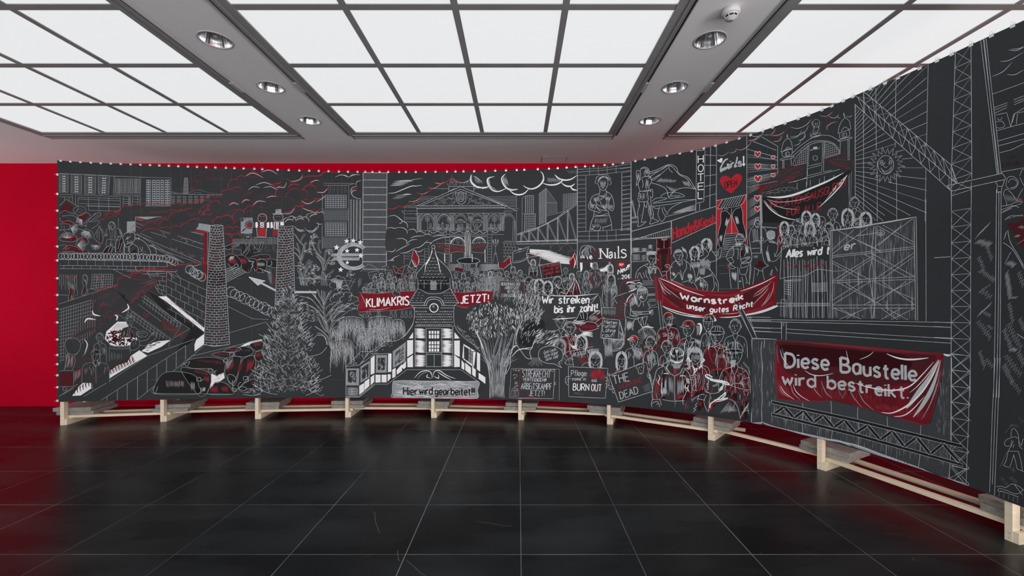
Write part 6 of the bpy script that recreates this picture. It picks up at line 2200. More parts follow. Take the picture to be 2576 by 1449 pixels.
for k in range(70):
 x, y = rng.uniform(640, 850), rng.uniform(520, 680)
 T('l' if k % 3 else 'w', 2.6, "%.0f %.0f %.0f %.0f" % (x, y, x + rng.uniform(20, 60), y - rng.uniform(10, 36)))
for k in range(8):
 S('g', 1.5, "%d %d %d %d %d %d" % (600 + 14 * k, 780, 620 + 12 * k, 810, 580 + 20 * k, 850 + (k % 3) * 10))
for k in range(40):
 x, y = rng.uniform(20, 160), rng.uniform(400, 600)
 T('g', 1.6, "%.0f %.0f %.0f %.0f %.0f %.0f" % (x, y, x + 18, y + 6, x + 40, y + 22))

for k in range(150):
 x = rng.uniform(430, 700)
 y = rng.uniform(170, 420)
 c = rng.random()
 T('w' if c < .1 else ('l' if c < .45 else 'g'), 2.2, "%.0f %.0f %.0f %.0f %.0f %.0f" % (x, y, x + rng.uniform(-8, 12), y - 18, x + rng.uniform(-16, 26), y - rng.uniform(25, 60)))
# ================================================================== placards and people, lower middle
motif('placard_drawing', 5, 'drawn placard: Reduzierung der Arbeitszeit bei vollem Lohnausgleich')
Fl('K', "302 28 550 36 548 190 300 182")
P('d', 1.3, "302 28 545 36 548 190 300 182 302 28")
P('m', 2, "310 35 310 180;540 40 540 188")
text('l', 1.9, 'REDUZIERUNG DER', "318 72 502 74", 30)
text('l', 1.9, 'ARBEITSZEIT', "352 108 494 110", 28)
text('l', 1.8, 'BEI VOLLEM', "380 143 494 143", 26)
text('l', 1.9, 'LOHNAUSGLEICH', "324 184 516 182", 32)
S('g', 1.3, "345 240 350 210 370 195 400 200 405 230;440 230 445 200 470 195 490 215 500 250;360 200 365 225;380 198 382 225;455 200 458 225;472 198 474 225")
S('g', 1.3, "120 110 160 120 230 115;180 120 230 130")

motif('painted_banner_drawing', 5, 'black drawn banner: Wir streiken bis ihr zahlt')
Fs('k', "715 160 900 168 1100 165 1280 150 1310 240 1300 380 1050 390 820 400 690 380 670 300 700 220")
up(.4)
T('w', 4, "715 160 850 172 1050 172 1275 152;820 404 920 398 1060 388")
T('l', 2.4, "1275 155 1235 205 1195 255;1285 170 1300 250 1305 370;1270 160 1220 200 1170 220;690 380 665 320 700 220")
text('w', 5.6, 'Wir streiken', "720 248 1180 246", 74, .04, wob=.02)
text('w', 5.6, 'bis ihr zahlt!', "842 342 1260 322", 72, .04, wob=.03)

motif('placard_drawing', 6, 'drawn placard: Mieten runter Löhne rauf'.replace('ö', 'oe'))
Fl('k', "1318 396 1482 412 1470 600 1296 584")
P('l', 1.6, "1318 396 1482 412 1470 600 1296 584 1318 396;1482 412 1525 560 1520 605;1400 600 1395 720;1380 600 1372 700")
up(.4)
text('l', 2.6, 'Mieten', "1328 446 1455 455", 36, .1)
text('l', 2.6, 'runter', "1316 485 1450 490", 38, .1)
text('l', 2.6, 'L\u00f6hne', "1314 528 1440 532", 36, .1)
text('l', 2.6, 'rauf!', "1312 578 1425 578", 38, .1)
for k in range(8):
 T('g', 1.8, "1505 570 %d %d" % (1425 + 16 * k, 690 - 6 * k))
S('l', 1.6, "1300 590 1420 600 1530 610;1440 690 1500 680 1530 600")

motif('speech_bubble_drawing', 6, 'drawn speech bubble with handwriting')
Fs('k', "683 755 700 700 760 670 830 668 900 700 925 750 910 800 880 835 910 878 835 845 770 835 700 800")
S('l', 1.7, "835 842 770 838 700 805 683 755 700 700 760 672 830 668 900 698 925 750 915 800 880 835 910 880 835 842")
up(.4)
text('l', 1.7, 'Gute Laute'.replace('Laute', 'Leute'), "735 748 855 712", 34, .15)
text('l', 1.7, 'Gute Arbeit', "742 782 872 745", 34, .15)
text('l', 1.7, 'Gutes Geld', "755 815 872 782", 34, .15)

motif('placard_drawing', 6, 'drawn placard: Streikrecht verteidigen, Arbeitskampf jetzt')
Fl('k', "415 885 890 892 888 1200 398 1175")
P('g', 1.5, "345 1165 345 1000;398 1170 415 888 890 895 888 1200;1100 1000 1000 990;520 1185 395 1175")
P('l', 1.6, "505 895 845 898 828 1185 488 1180")
P('m', 2.6, "505 895 486 1180;503 895 620 890")
T('r', 3, "486 1178 600 1172 720 1185 830 1182")
up(.4)
text('l', 3.0, 'STREiKRECHT', "524 970 800 978", 68, .06, wob=.03)
text('l', 2.8, 'VERTEiDiGEN!!!', "530 1012 758 1018", 32, .06)
text('l', 3.2, 'ARBEiTSKAMPF', "512 1092 812 1098", 62, .04, wob=.03)
text('l', 3.0, 'JETZT!', "592 1158 740 1160", 52, .04)
hatch('l', 2, "430 890 505 895 505 920 440 915", 5)
S('g', 2, "440 945 435 960 445 950 470 950 470 970;440 985 455 975 450 995;450 1025 475 1020 450 1040 480 1035;445 1070 480 1050 470 1070;420 1095 440 1080 470 1085 480 1100 440 1100;835 1030 855 1025 838 1045 860 1045;800 900 820 920 840 900")
P('g', 1.2, "418 1105 488 1108 486 1165 412 1162 418 1105")
for k in range(5):
 T('g', 1.5, "424 %d 480 %d" % (1116 + 10 * k, 1117 + 10 * k))

motif('placard_drawing', 6, 'drawn placard: Pflege, come in and burn out')
Fl('k', "978 870 1368 888 1342 1182 982 1165")
P('l', 1.7, "978 870 1368 888 1342 1182 982 1165 978 870")
up(.4)
text('l', 3.0, 'Pflege:', "1004 960 1160 962", 54, .05)
text('l', 2.2, 'come in', "1016 1005 1148 1008", 34, .05)
text('l', 2.2, 'and', "1206 1018 1254 1022", 32, .05)
text('w', 4.0, 'BURN', "1024 1102 1180 1106", 66, .04)
text('w', 4.0, 'OUT', "1204 1108 1302 1112", 66, .06)
text('r', 2.2, 'OUT', "1208 1108 1306 1112", 66, .06)
Fs('m', "1195 960 1210 930 1190 905 1225 920 1240 895 1262 920 1290 890 1295 925 1330 915 1322 950 1340 985 1300 998 1270 975 1245 1000 1215 985")
for k in range(26):
 a = rng.uniform(3.3, 6.2)
 T('r', 2, "%.0f %.0f %.0f %.0f" % (1265 + 40 * math.cos(a), 970 + 30 * math.sin(a), 1265 + 80 * math.cos(a), 968 + 75 * math.sin(a)))
Fs('w', "1225 970 1232 950 1242 968 1250 980 1225 982;1280 980 1285 955 1295 965 1300 980")
P('d', 1.2, "1040 1138 1120 1140;1030 1128 1080 1128")
S('l', 1.5, "1000 970 970 965 950 985 948 1015 960 1040 980 1055;960 1000 985 1000;958 1020 985 1022;970 985 998 985;1335 980 1350 975 1370 1000 1380 1030 1370 1060 1345 1080;1340 1010 1370 1015;1340 1040 1368 1040")

motif('demonstrators_drawing', 5, 'demonstrators with faces and jackets in white and red chalk')
Fs('k', "830 400 940 380 1020 440 1080 380 1230 330 1320 380 1300 700 1000 700 920 620 830 500")
up(.2)
bust(905, 440, 90, 105, 'c', 'l', 1.4, .5, 1.8, .8)
bust(990, 490, 110, 125, 's', 'l', 1.4, .3, 2.6, 1.6, tone='D')
bust(1105, 620, 100, 120, 'l', 'l', 1.5, -.2, 1.8, .8)
bust(890, 660, 105, 125, 'l', 'g', 1.4, .6, 1.8, 1.0)
bust(1245, 790, 110, 130, 'l', 'l', 1.4, 0, 2.4, .6)
Fl('w', "920 550 970 540 985 580;1040 545 1060 560 1050 580")
Fl('R', "1040 460 1065 465 1065 525 1045 530")
P('l', 1.6, "985 480 1010 478;960 475 985 482")
# man in a hat, arms raised
Fs('B', "1060 400 1090 340 1140 310 1165 340 1160 400 1120 440")
S('l', 2.0, "1025 425 1060 400 1090 340 1140 315 1165 350 1160 410;1025 425 1050 445 1100 445 1150 430;1090 340 1110 400;1120 320 1130 400;1150 430 1130 450 1060 450")
T('w', 4, "1030 425 1060 440 1130 430;1035 410 1070 425 1140 415")
Fs('D', "1090 450 1150 430 1260 440 1280 490 1200 515 1100 520 1080 490;1170 400 1260 340 1330 380 1280 440")
S('l', 1.7, "1180 390 1220 350 1270 320 1290 320;1240 440 1290 400 1330 385 1310 440 1260 480;1090 470 1150 430 1240 440 1280 480;1085 490 1110 520 1200 515 1280 490;1230 350 1270 325 1290 335 1260 360;1240 345 1270 315;1255 355 1295 325")
hatch('g', 1.6, "1180 380 1230 350 1290 420 1200 430", 14, .2)
hatch('m', 1.8, "1100 455 1260 450 1260 500 1110 510", 20, .2)
for k in range(6):
 T('w', 3.2, "%d %d %d %d %d %d" % (1085 + 6 * k, 570 - 8 * k, 1140 + 5 * k, 560 - 6 * k, 1222 - k, 580 - 10 * k))
 T('w', 3, "%d %d %d %d %d %d" % (985 + 6 * k, 640 + 8 * k, 1015 + 6 * k, 665 + 6 * k, 1065, 660 + 5 * k))
hatch('l', 1.8, "1040 560 1080 590 1080 650 1000 620", 8, .2)
S('m', 2, "920 570 960 580 970 640 950 720;1060 580 1040 640;940 600 960 640 955 700;1180 640 1170 680;1210 640 1205 670;1190 650 1215 650")
hatch('g', 1.4, "850 600 930 590 940 640 840 660", 18, .2)
# placard NEXT LEVEL
Fl('k', "1002 718 1222 672 1200 790 1110 868 1030 866")
S('l', 1.5, "1002 718 1222 672;1002 718 1030 866")
text('l', 2.6, 'NEXT LEVEL', "1022 772 1222 728", 36, .08)
text('m', 2.2, 'General', "1068 812 1185 780", 32, .1)
text('m', 2.2, 'Streik', "1098 838 1180 822", 26, .1)
S('l', 1.4, "1000 780 970 800 950 830 965 850 1000 850 1030 855;980 790 1010 785 1030 800;985 805 1015 800;960 780 950 740 990 715;1110 865 1140 835 1200 830")
for k in range(9):
 T('l', 2, "%d 690 %d 720 %d 790" % (1212 + 8 * k, 1205 + 9 * k, 1200 + 12 * k))
for q in ("1330 650 1400 620 1420 780 1340 800",):
 hatch('g', 1.6, q, 22, .25)
# woman in a patterned shirt in front of the nail studio
V(1180, 700, 3.915)
for k in range(16):
 y = 60 + 14 * k
 T('l', 2.0, "%d %d %d %d" % (1330 + (k % 3) * 6, y + 10, 1375, y + 30))
 T('l', 2.0, "%d %d %d %d" % (1440 - (k % 3) * 6, y - 10, 1390, y + 22))
S('l', 1.6, "1330 60 1310 200 1330 290;1440 40 1450 150 1430 200 1460 250;1310 290 1450 292;1310 290 1310 370;1440 180 1500 160 1560 140")
hatch('g', 1.5, "1320 295 1445 295 1445 375 1320 370", 16, .2)
bust(1400, 10, 70, 100, 'l', 'g', 1.3, -.2, 1.3, .4)
Fl('k', "1450 190 1560 190 1560 345 1445 340")
P('m', 1.6, "1450 190 1445 340 1550 345")
for k in range(10):
 T('r', 2, "1495 238 %.0f %.0f" % (1495 + 22 * math.cos(k * .63), 238 + 20 * math.sin(k * .63)))
text('m', 1.3, 'NAIL DESIGN', "1465 285 1540 285", 14)
text('m', 1.3, 'SPECIAL', "1470 315 1535 315", 14)
P('m', 1.4, "1480 385 1540 410;1410 400 1450 370 1480 385")
# ================================================================== right third
motif('sports_poster_drawing', 1, 'wall of ruled tiles with a portrait poster of an athlete')
V(1200, 410, 4.5275)
P('l', 2.2, "1143 40 1143 1560;1755 -10 1750 700 1752 1310")
P('g', 1.6, "1143 105 1460 80 1752 45;1143 145 1460 125 1752 85;1143 835 1460 830 1752 815;1143 783 1460 770 1752 745;1143 880 1460 880 1752 862;1143 900 1460 890 1752 875;1240 145 1240 775;1648 112 1645 770;1280 35 1280 138;1382 30 1380 130;1482 25 1482 120;1583 20 1583 118;1278 780 1278 885;1380 775 1380 885;1480 770 1482 885;1583 765 1583 880;1143 75 1460 55 1752 10")
for k in range(13):
 y = 195 + 49 * k
 P('g', 1.5, "1143 %d 1240 %d;1648 %d 1752 %d" % (y, y - 3, y - 32, y - 42))
up(.4)
S('l', 1.7, "1395 300 1400 330 1385 350 1320 375 1290 430 1270 490 1285 530 1330 545 1400 570;1290 430 1310 480 1345 470;1465 295 1470 320 1530 365 1555 440 1560 500 1540 545 1495 520;1385 350 1400 375 1440 385 1475 360 1470 320;1410 370 1440 375 1460 350;1335 545 1330 600 1300 680 1285 770;1490 540 1510 610 1530 680 1535 770;1335 610 1400 605 1500 600;1345 590 1400 600 1490 575;1345 400 1360 470 1340 530;1530 380 1505 430 1490 520;1360 470 1420 500 1480 540;1350 480 1400 530 1480 545;1415 560 1390 540 1360 500;1410 420 1450 390 1480 430 1470 480;1400 430 1420 480 1470 530;1410 720 1400 770;1430 740 1440 770;1290 740 1350 770 1400 765;1430 735 1490 720 1530 700;1300 770 1340 720;1410 400 1410 420")
head(1435, 235, 115, 150, 'n', 'l', 1.4, 0)
puffs('l', 1.8, "1370 240 1365 190 1385 160 1420 145 1460 145 1495 165 1508 200 1500 250", .5)
for k in range(30):
 a = rng.uniform(3.2, 6.2)
 x, y = 1437 + 62 * math.cos(a), 215 + 55 * math.sin(a)
 S('l', 1.6, "%.0f %.0f %.0f %.0f %.0f %.0f" % (x, y, x + 9, y - 9, x + 16, y + 4))
for q, n in (("1320 390 1390 360 1400 440 1340 460", 16), ("1290 440 1340 470 1330 530 1285 520", 12), ("1470 370 1530 390 1500 440 1460 430", 14), ("1500 470 1550 470 1545 530 1500 530", 10), ("1420 470 1490 460 1480 530 1440 520", 14), ("1345 620 1490 615 1470 690 1330 700", 14), ("1310 690 1400 690 1390 740 1310 740", 10), ("1400 190 1470 190 1460 290 1410 290", 9)):
 hatch('g', 1.6, q, n, .25)

motif('nail_studio_sign_drawing', 3, 'shop front sign reading Nails in white letters')
Fl('k', "1146 905 1748 880 1748 1112 1146 1130")
up(.4)
for t in ("1395 975 1410 1085 ;1385 978 1412 976;1380 1088 1425 1086", "1405 985 1484 1082"):
 P('w', 2.4, t)
P('w', 4.2, "1405 980 1484 1082;1408 985 1406 1085;1486 975 1486 1085;1572 1020 1574 1082;1610 950 1612 1080")
P('w', 2.4, "1385 977 1425 975;1388 1088 1426 1087;1470 976 1504 974;1560 1022 1574 1018;1562 1084 1588 1083;1598 955 1612 948;1598 1083 1628 1082")
S('w', 4.2, "1508 1030 1522 1015 1538 1025 1540 1080;1540 1045 1512 1052 1504 1075 1520 1085 1540 1068;1698 1000 1670 985 1645 1000 1655 1020 1690 1035 1698 1060 1670 1080 1640 1068")
O('w', 3, "1572 998 4 4")
for k in range(6):
 S('l' if k % 2 else 'g', 1.8, "%d %d %d %d %d %d" % (1250 - 6 * k, 950 + 6 * k, 1215 - 5 * k, 1000 + 5 * k, 1185 + 8 * k, 1075 - 2 * k))
 S('g', 1.6, "%d 960 %d 1000 %d 1060" % (1230 + 10 * k, 1225 + 8 * k, 1230 + 12 * k))
S('l', 1.5, "1180 1080 1170 1020 1190 960 1230 940 1290 945 1330 970 1345 1000;1240 960 1270 950 1300 970;1300 960 1290 1000 1310 1020")
Fs('w', "1178 1085 1185 1060 1192 1085;1212 1082 1216 1058 1226 1082;1250 1078 1252 1052 1268 1100;1275 1078 1290 1060 1305 1102;1292 1060 1302 1050 1318 1090;1200 1080 1205 1065 1210 1082")
S('m', 1.6, "1320 980 1350 975 1370 1000 1345 1020 1320 1010;1310 1020 1340 1050 1375 1045 1385 1020 1360 1005;1330 1050 1350 1070 1380 1060")

motif('nail_studio_window_drawing', 3, 'white lit shop window with customers and price poster')
P('m', 2, "1146 1130 1748 1112")
Fl('w', "1172 1135 1200 1135 1202 1200 1192 1235 1178 1238;1290 1135 1345 1145 1370 1165 1385 1215 1440 1200 1520 1140 1490 1135 1520 1130 1500 1230 1430 1240 1340 1230 1290 1180")
Fl('k', "1582 1130 1750 1118 1750 1312 1600 1330 1582 1240")
up(.4)
P('m', 1.6, "1582 1130 1582 1240")
for k in range(16):
 a = k * 6.283 / 16
 T('r', 5, "1645 1160 %.0f %.0f" % (1645 + 48 * math.cos(a), 1160 + 40 * math.sin(a)))
O('r', 1, "1645 1160 34 26", fill='r')
up(.9)
text('w', 2.4, '50%', "1622 1170 1670 1165", 22)
text('w', 4.4, 'Neu!!!', "1602 1270 1732 1205", 54, .1)
text('w', 3.8, '20\u20ac', "1648 1320 1742 1312", 42)
text('g', 1.6, 'nur', "1604 1328 1640 1322", 20)
bust(1345, 1165, 50, 62, 'l', 'g', 1.4, .4, 2.6, 1.8, tone='k')
bust(1520, 1200, 56, 90, 'l', 'l', 1.4, -.3, 2.0, 1.6, tone='k')
bust(1245, 1270, 48, 80, 'l', 'g', 1.4, 0, 1.6, 1.4)
S('g', 1.5, "1385 1215 1430 1190 1480 1195;1400 1240 1470 1225 1500 1240")
T('r', 2, "1350 1250 1400 1240 1440 1270;1270 1260 1300 1320 1290 1370;1330 1360 1380 1350 1420 1360;1290 1280 1330 1300;1400 1260 1440 1280")
for k in range(60):
 x, y = rng.uniform(1200, 1570), rng.uniform(1230, 1400)
 T('g' if k % 4 else 'm', 1.8, "%.0f %.0f %.0f %.0f %.0f %.0f" % (x, y, x + 8, y + 20, x + rng.uniform(-12, 12), y + 46))
bust(1525, 1300, 70, 100, 'l', 'l', 1.5, -.1, 2.0, 1.5)
V(1180, 700, 3.915)
V(1560, 340, 4.83)

motif('hotel_maid_drawing', 1, 'large drawn picture of a hotel maid making a bed')
P('l', 2.2, "132 310 138 1450;138 1168 620 1042 920 940 1165 865;135 1280 620 1130;140 1275 600 1230")
P('g', 1.5, "0 345 130 330;0 410 128 392;22 455 22 1155;22 455 130 440")
for k in range(13):
 P('g', 1.4, "%d %d 130 %d" % (22 if k < 12 else 0, 512 + 54 * k, 495 + 54 * k))
P('g', 1.4, "0 1210 130 1205;0 1270 130 1265;0 1290 130 1280;0 1155 130 1150")
S('l', 1.7, "240 440 260 400 310 390 350 420 355 470 330 500 290 505;240 440 205 430 195 480 205 540 195 610 215 590 240 520 250 470 240 440;260 410 300 400 340 430;300 430 290 470 310 490;260 520 310 500 360 510 380 545 375 580;260 520 220 580 225 630 245 685;380 545 420 540 500 470 580 400;340 530 400 480 480 430 580 365;380 580 350 620 345 680 240 685 225 740 225 800 335 800 330 690;245 685 350 670 375 690 370 660 395 670 395 750 370 760;225 800 235 860 215 930 220 1060 215 1110 270 1090 315 1050 270 1060 260 1050 275 960 290 860 290 800;340 810 350 880 345 930 375 1020 360 1080 430 1060 470 1045 400 1010 405 950 380 850 370 740;330 800 320 880 290 840;270 540 280 600 270 640;330 550 310 600 320 660;375 1010 400 1005 400 960")
S('l', 2.0, "350 450 450 420 590 358 680 390 720 470 830 520 920 660;360 470 480 430 580 370;590 360 600 420 640 455;590 370 640 390 720 480 810 530 870 620 915 655;385 580 480 610 560 660 590 765;590 765 640 700 720 650 820 640 910 655;380 545 430 510 500 470;350 490 380 520")
S('l', 1.6, "390 800 430 770 490 760 570 770 510 790 400 820;490 750 520 720 580 700 700 700 785 740 690 760 600 770;400 830 570 810 740 790 920 780;400 865 600 840 740 815 920 782;480 870 460 960 480 1020 510 1050 550 990 520 940 510 880;530 870 550 920 580 955 555 960;580 930 640 870 720 830 760 810;555 990 800 930 920 900;390 860 430 890 480 890;140 800 185 1000;150 790 195 1000;140 1000 220 990;140 1010 210 1010")
for q, n in (("420 560 680 560 660 520 500 520", 2), ("500 520 690 540 660 580 420 580", 30), ("540 610 690 640 630 720 590 640", 24), ("740 540 830 560 860 640 790 620", 18), ("600 720 760 720 700 755 620 760", 14), ("680 920 920 850 920 900 660 950", 12), ("260 1000 300 850 290 850 240 990", 8), ("345 830 370 830 390 1000 370 1000", 7), ("210 440 240 440 230 560 200 560", 7), ("300 400 345 420 350 480 310 490", 12), ("140 1040 215 1030 210 1070 140 1075", 12), ("310 520 350 540 340 640 320 640", 8), ("235 700 330 700 330 790 230 790", 5)):
 hatch('g', 1.5, q, n, .25)
for k in range(16):
 T('g', 1.6, "%d %d %d %d" % (690 - 4 * k, 920 + 2 * k, 920, 840 + 5 * k))
S('l', 1.8, "230 710 250 715 240 740 255 745 235 780;270 710 290 720 275 745 290 750 270 780;225 850 235 870")

motif('hotel_sign_drawing', 3, 'vertical sign reading HOTEL')
P('l', 1.9, "930 175 920 930;940 188 1032 183 1018 808 930 828;970 165 968 190;970 825 965 915;1100 140 1090 885;1172 120 1168 800 ")
for k in range(5):
 P('l', 1.6, "1030 %d 1168 %d" % (240 + 128 * k, 250 + 115 * k))
for ch, y in zip('HOTEL', (335, 447, 556, 666, 775)):
 text('w', 4.4, ch, "948 %d 1012 %d" % (y, y - 6) if ch != 'L' else "948 %d 998 %d" % (y, y - 4), 82 if ch != 'O' else 84, 0, serif=True)
 if ch == 'O':
  pass

motif('bar_sign_drawing', 3, 'bar front with Girls lettering, red open heart and red doorway')
Fl('k', "1172 120 1540 5 1538 720 1172 795")
P('l', 1.8, "1540 5 1540 1350;1172 795 1538 722;1172 120 1168 1370")
up(.4)
T('m', 3, "1175 235 1230 250 1300 225 1370 155;1410 160 1440 185 1520 140;1540 60 1600 75 1660 30")
T('l', 2.4, "1180 240 1250 250 1330 200;1330 220 1400 200 1410 160;1420 170 1480 180 1560 130 1600 70;1560 70 1640 50 1700 0")
Fs('w', "1182 312 1186 298 1205 298 1215 285 1235 278 1245 295 1232 335 1200 325")
S('l', 5.0, "1310 290 1275 305 1240 360 1220 415 1255 425 1300 395 1310 345;1300 350 1310 390 1240 430 1225 445 1230 420 1290 390;1330 350 1318 405 1345 385;1352 345 1348 395;1350 360 1370 335 1380 345;1425 265 1410 340 1390 385 1420 375;1475 330 1450 320 1440 345 1470 350 1465 375 1430 372")
O('w', 3, "1340 318 5 6")
Fl('w', "1492 255 1510 253 1508 345 1525 345 1504 382 1480 350 1495 348")
Fs('r', "1350 705 1270 650 1220 580 1222 520 1260 495 1310 500 1348 530 1380 490 1430 468 1470 485 1480 530 1450 600 1390 670")
up(.8)
text('B', 4, 'OPEN', "1270 648 1420 618", 78, 0)
up(.4)
Fl('r', "1172 795 1255 780 1185 890 1235 890 1225 960 1220 1040 1195 1160 1175 1240;1520 730 1538 725 1538 1290 1515 1150 1490 1040 1485 930 1465 850;1345 980 1360 980 1395 1080 1440 1190 1280 1200 1320 1090")
Fs('B', "1240 890 1470 850 1490 950 1500 1060 1530 1200 1450 1210 1440 1180 1400 1080 1360 975 1340 990 1310 1100 1270 1210 1240 1340 1180 1370 1200 1160 1225 1040")
up(.8)
S('l', 1.6, "1250 780 1188 888 1240 888 1470 848 1535 728;1245 890 1225 960 1225 1060 1195 1180 1180 1340;1465 855 1490 940 1495 1060 1530 1190 1520 1300;1245 930 1290 920 1340 970 1345 980 1310 1080 1275 1200 1250 1330;1460 880 1400 900 1365 970 1390 1060 1440 1180;1355 890 1352 975;1355 980 1355 1200;1280 1200 1445 1190")
for k in range(8):
 P('l', 1.6, "%d %d %d %d" % (1290 + 30 * k, 775 - 6 * k, 1225 + 30 * k, 885 - 5 * k))
hatch('l', 1.8, "1390 980 1430 980 1450 1090 1420 1090", 14, .3)
hatch('l', 1.6, "1290 1000 1330 1010 1300 1120 1270 1110", 14, .3)
hatch('l', 1.6, "1220 1200 1250 1200 1230 1300 1200 1290", 10, .3)
hatch('l', 1.4, "1260 890 1320 885 1310 910 1260 910", 8, .3)
for k in range(7):
 P('g', 1.6, "%d %d 1500 %d" % (1275 - 5 * k, 1225 + 26 * k, 1205 + 30 * k))

motif('heart_window_house_drawing', 1, 'house front of ruled lines with red heart windows')
P('l', 1.7, "1720 20 1915 135 1915 470;1600 70 1900 185;1545 170 1910 270")
for y0, y1 in ((215, 305), (245, 300), (340, 358), (375, 410), (400, 405), (430, 410), (520, 455), (545, 480), (610, 560)):
 P('g', 1.6, "1545 %d 1910 %d" % (y0 + 20, y1))
for y0, y1, n in ((345, 360, 5), (520, 460, 8), (640, 560, 7), (800, 700, 9), (920, 830, 8), (1060, 960, 8)):
 for k in range(n):
  T('g', 1.6, "1545 %d %d %d" % (y0 + 13 * k, 1840 if y0 < 600 else 1700, y1 + 10 * k + (0 if y0 < 600 else 20)))
Fl('R', "1640 640 1780 600 1760 640 1640 680")
for x, y, r in ((1672, 230, 36), (1860, 270, 24), (1675, 380, 38), (1860, 380, 24), (1675, 528, 42), (1860, 485, 26), (1670, 765, 38), (1670, 895, 34)):
 p = [(x, y + r), (x - .8 * r, y + .2 * r), (x - r, y - .4 * r), (x - .6 * r, y - .85 * r), (x - .15 * r, y - .7 * r), (x, y - .35 * r), (x + .2 * r, y - .75 * r), (x + .65 * r, y - .9 * r), (x + r, y - .4 * r), (x + .8 * r, y + .15 * r)]
 up(.6)
 fillpts('r', smooth(p + [p[0]], 3))
 up(.8)
 ribbon('w', 1.8, smooth(p + [p[0]], 3))
 P('g', 1.4, "%.0f %.0f %.0f %.0f;%.0f %.0f %.0f %.0f" % (x - r, y - r, x - r, y + r, x + r, y - r, x + r, y + r))
 up(0)
S('m', 2, "1700 710 1720 690 1790 700")
V(1560, 340, 4.83)

motif('kiosk_sign_drawing', 2, 'shop fascia reading Handy und Kiosk in red letters')
P('l', 1.8, "620 1042 625 1310;630 1312 1165 1062;625 1045 625 1310")
for ch in ('a',):
 text('r', 6.5, 'Handy&Kiosk', "642 1270 860 1178 1155 1058", 140, 0, fin=.72)
for k in range(15):
 P('g', 1.5, "%d %d %d %d" % (245 + 26 * k, 1255 - 8 * k, 250 + 26 * k, 1265 - 1.5 * k))
P('g', 1.5, "145 1275 610 1235;240 1262 610 1250")
Fl('D', "445 1268 618 1245 618 1449 445 1449")
P('l', 1.4, "505 1245 570 1240 568 1272 510 1278 505 1245;535 1275 535 1380;445 1270 445 1449;620 1300 622 1449")
V(1540, 600, 6.3)
Fl('D', "708 0 935 0 935 620 860 600 780 560 708 500")
Fs('k', "755 200 790 165 830 155 880 180 895 240 890 400 860 500 800 540 765 400")
S('m', 2.2, "755 200 780 165 830 150 885 175 895 240;760 220 770 420 780 520;890 220 890 400 870 500 870 600;930 10 932 580;710 0 710 500;710 350 745 350")
P('l', 1.4, "708 160 755 158;895 150 935 148;708 180 750 178;710 340 745 338;825 10 822 150;785 0 785 15 860 10")
for k in range(12):
 T('g', 1.3, "%d %d %d %d" % (790 + 7 * k, 230 + (k * 37) % 160, 810 + 6 * k, 215 + (k * 37) % 160))
P('l', 1.6, "300 0 300 640;310 220 560 200;305 370 560 355;310 0 560 -20")
for k in range(10):
 T('l' if k % 2 else 'g', 1.8, "310 %d 440 %d" % (150 + 6 * k, 148 + 6 * k))
 T('g', 1.6, "460 %d 555 %d" % (155 + 5 * k, 152 + 5 * k))
 T('g', 1.7, "315 %d 440 %d" % (265 + 9 * k, 258 + 9 * k))
 T('g', 1.5, "460 %d 540 %d" % (268 + 8 * k, 262 + 8 * k))
 T('l', 1.5, "570 %d 640 %d" % (105 + 6 * k, 102 + 6 * k))
P('g', 1.4, "568 165 580 195 630 190 640 160;315 260 430 250 440 345;480 740 660 735;480 670 665 665;480 780 700 775;490 680 490 730;500 690 650 685 650 715 500 720 500 690")
hatch('d', 1.3, "510 695 640 690 640 712 510 716", 24, .1)
Fs('k', "360 640 400 520 460 440 560 400 540 260 580 210 690 210 700 300 690 400 640 430 720 470 780 560 790 640")
bust(630, 320, 130, 180, 'n', 'l', 1.6, .6, .9, .3)
S('l', 1.8, "365 640 390 530 450 460 555 400;570 390 555 420;520 430 580 460 640 440 650 430;650 430 730 470 790 590;670 560 700 480 740 470;400 650 410 590 430 540;440 540 460 600 490 640;490 540 520 620;535 500 540 580 580 650;580 500 600 600 630 660;550 260 560 220 610 205 690 215 700 260;690 280 700 320 690 350 695 380 680 400;560 250 550 290 560 340 600 370")
for k in range(18):
 S('l', 1.6, "%d 260 %d 225 %d 205" % (545 + 8 * k, 550 + 8 * k, 570 + 8 * k))
hatch('g', 1.6, "580 490 630 500 620 570 580 560", 14, .2)

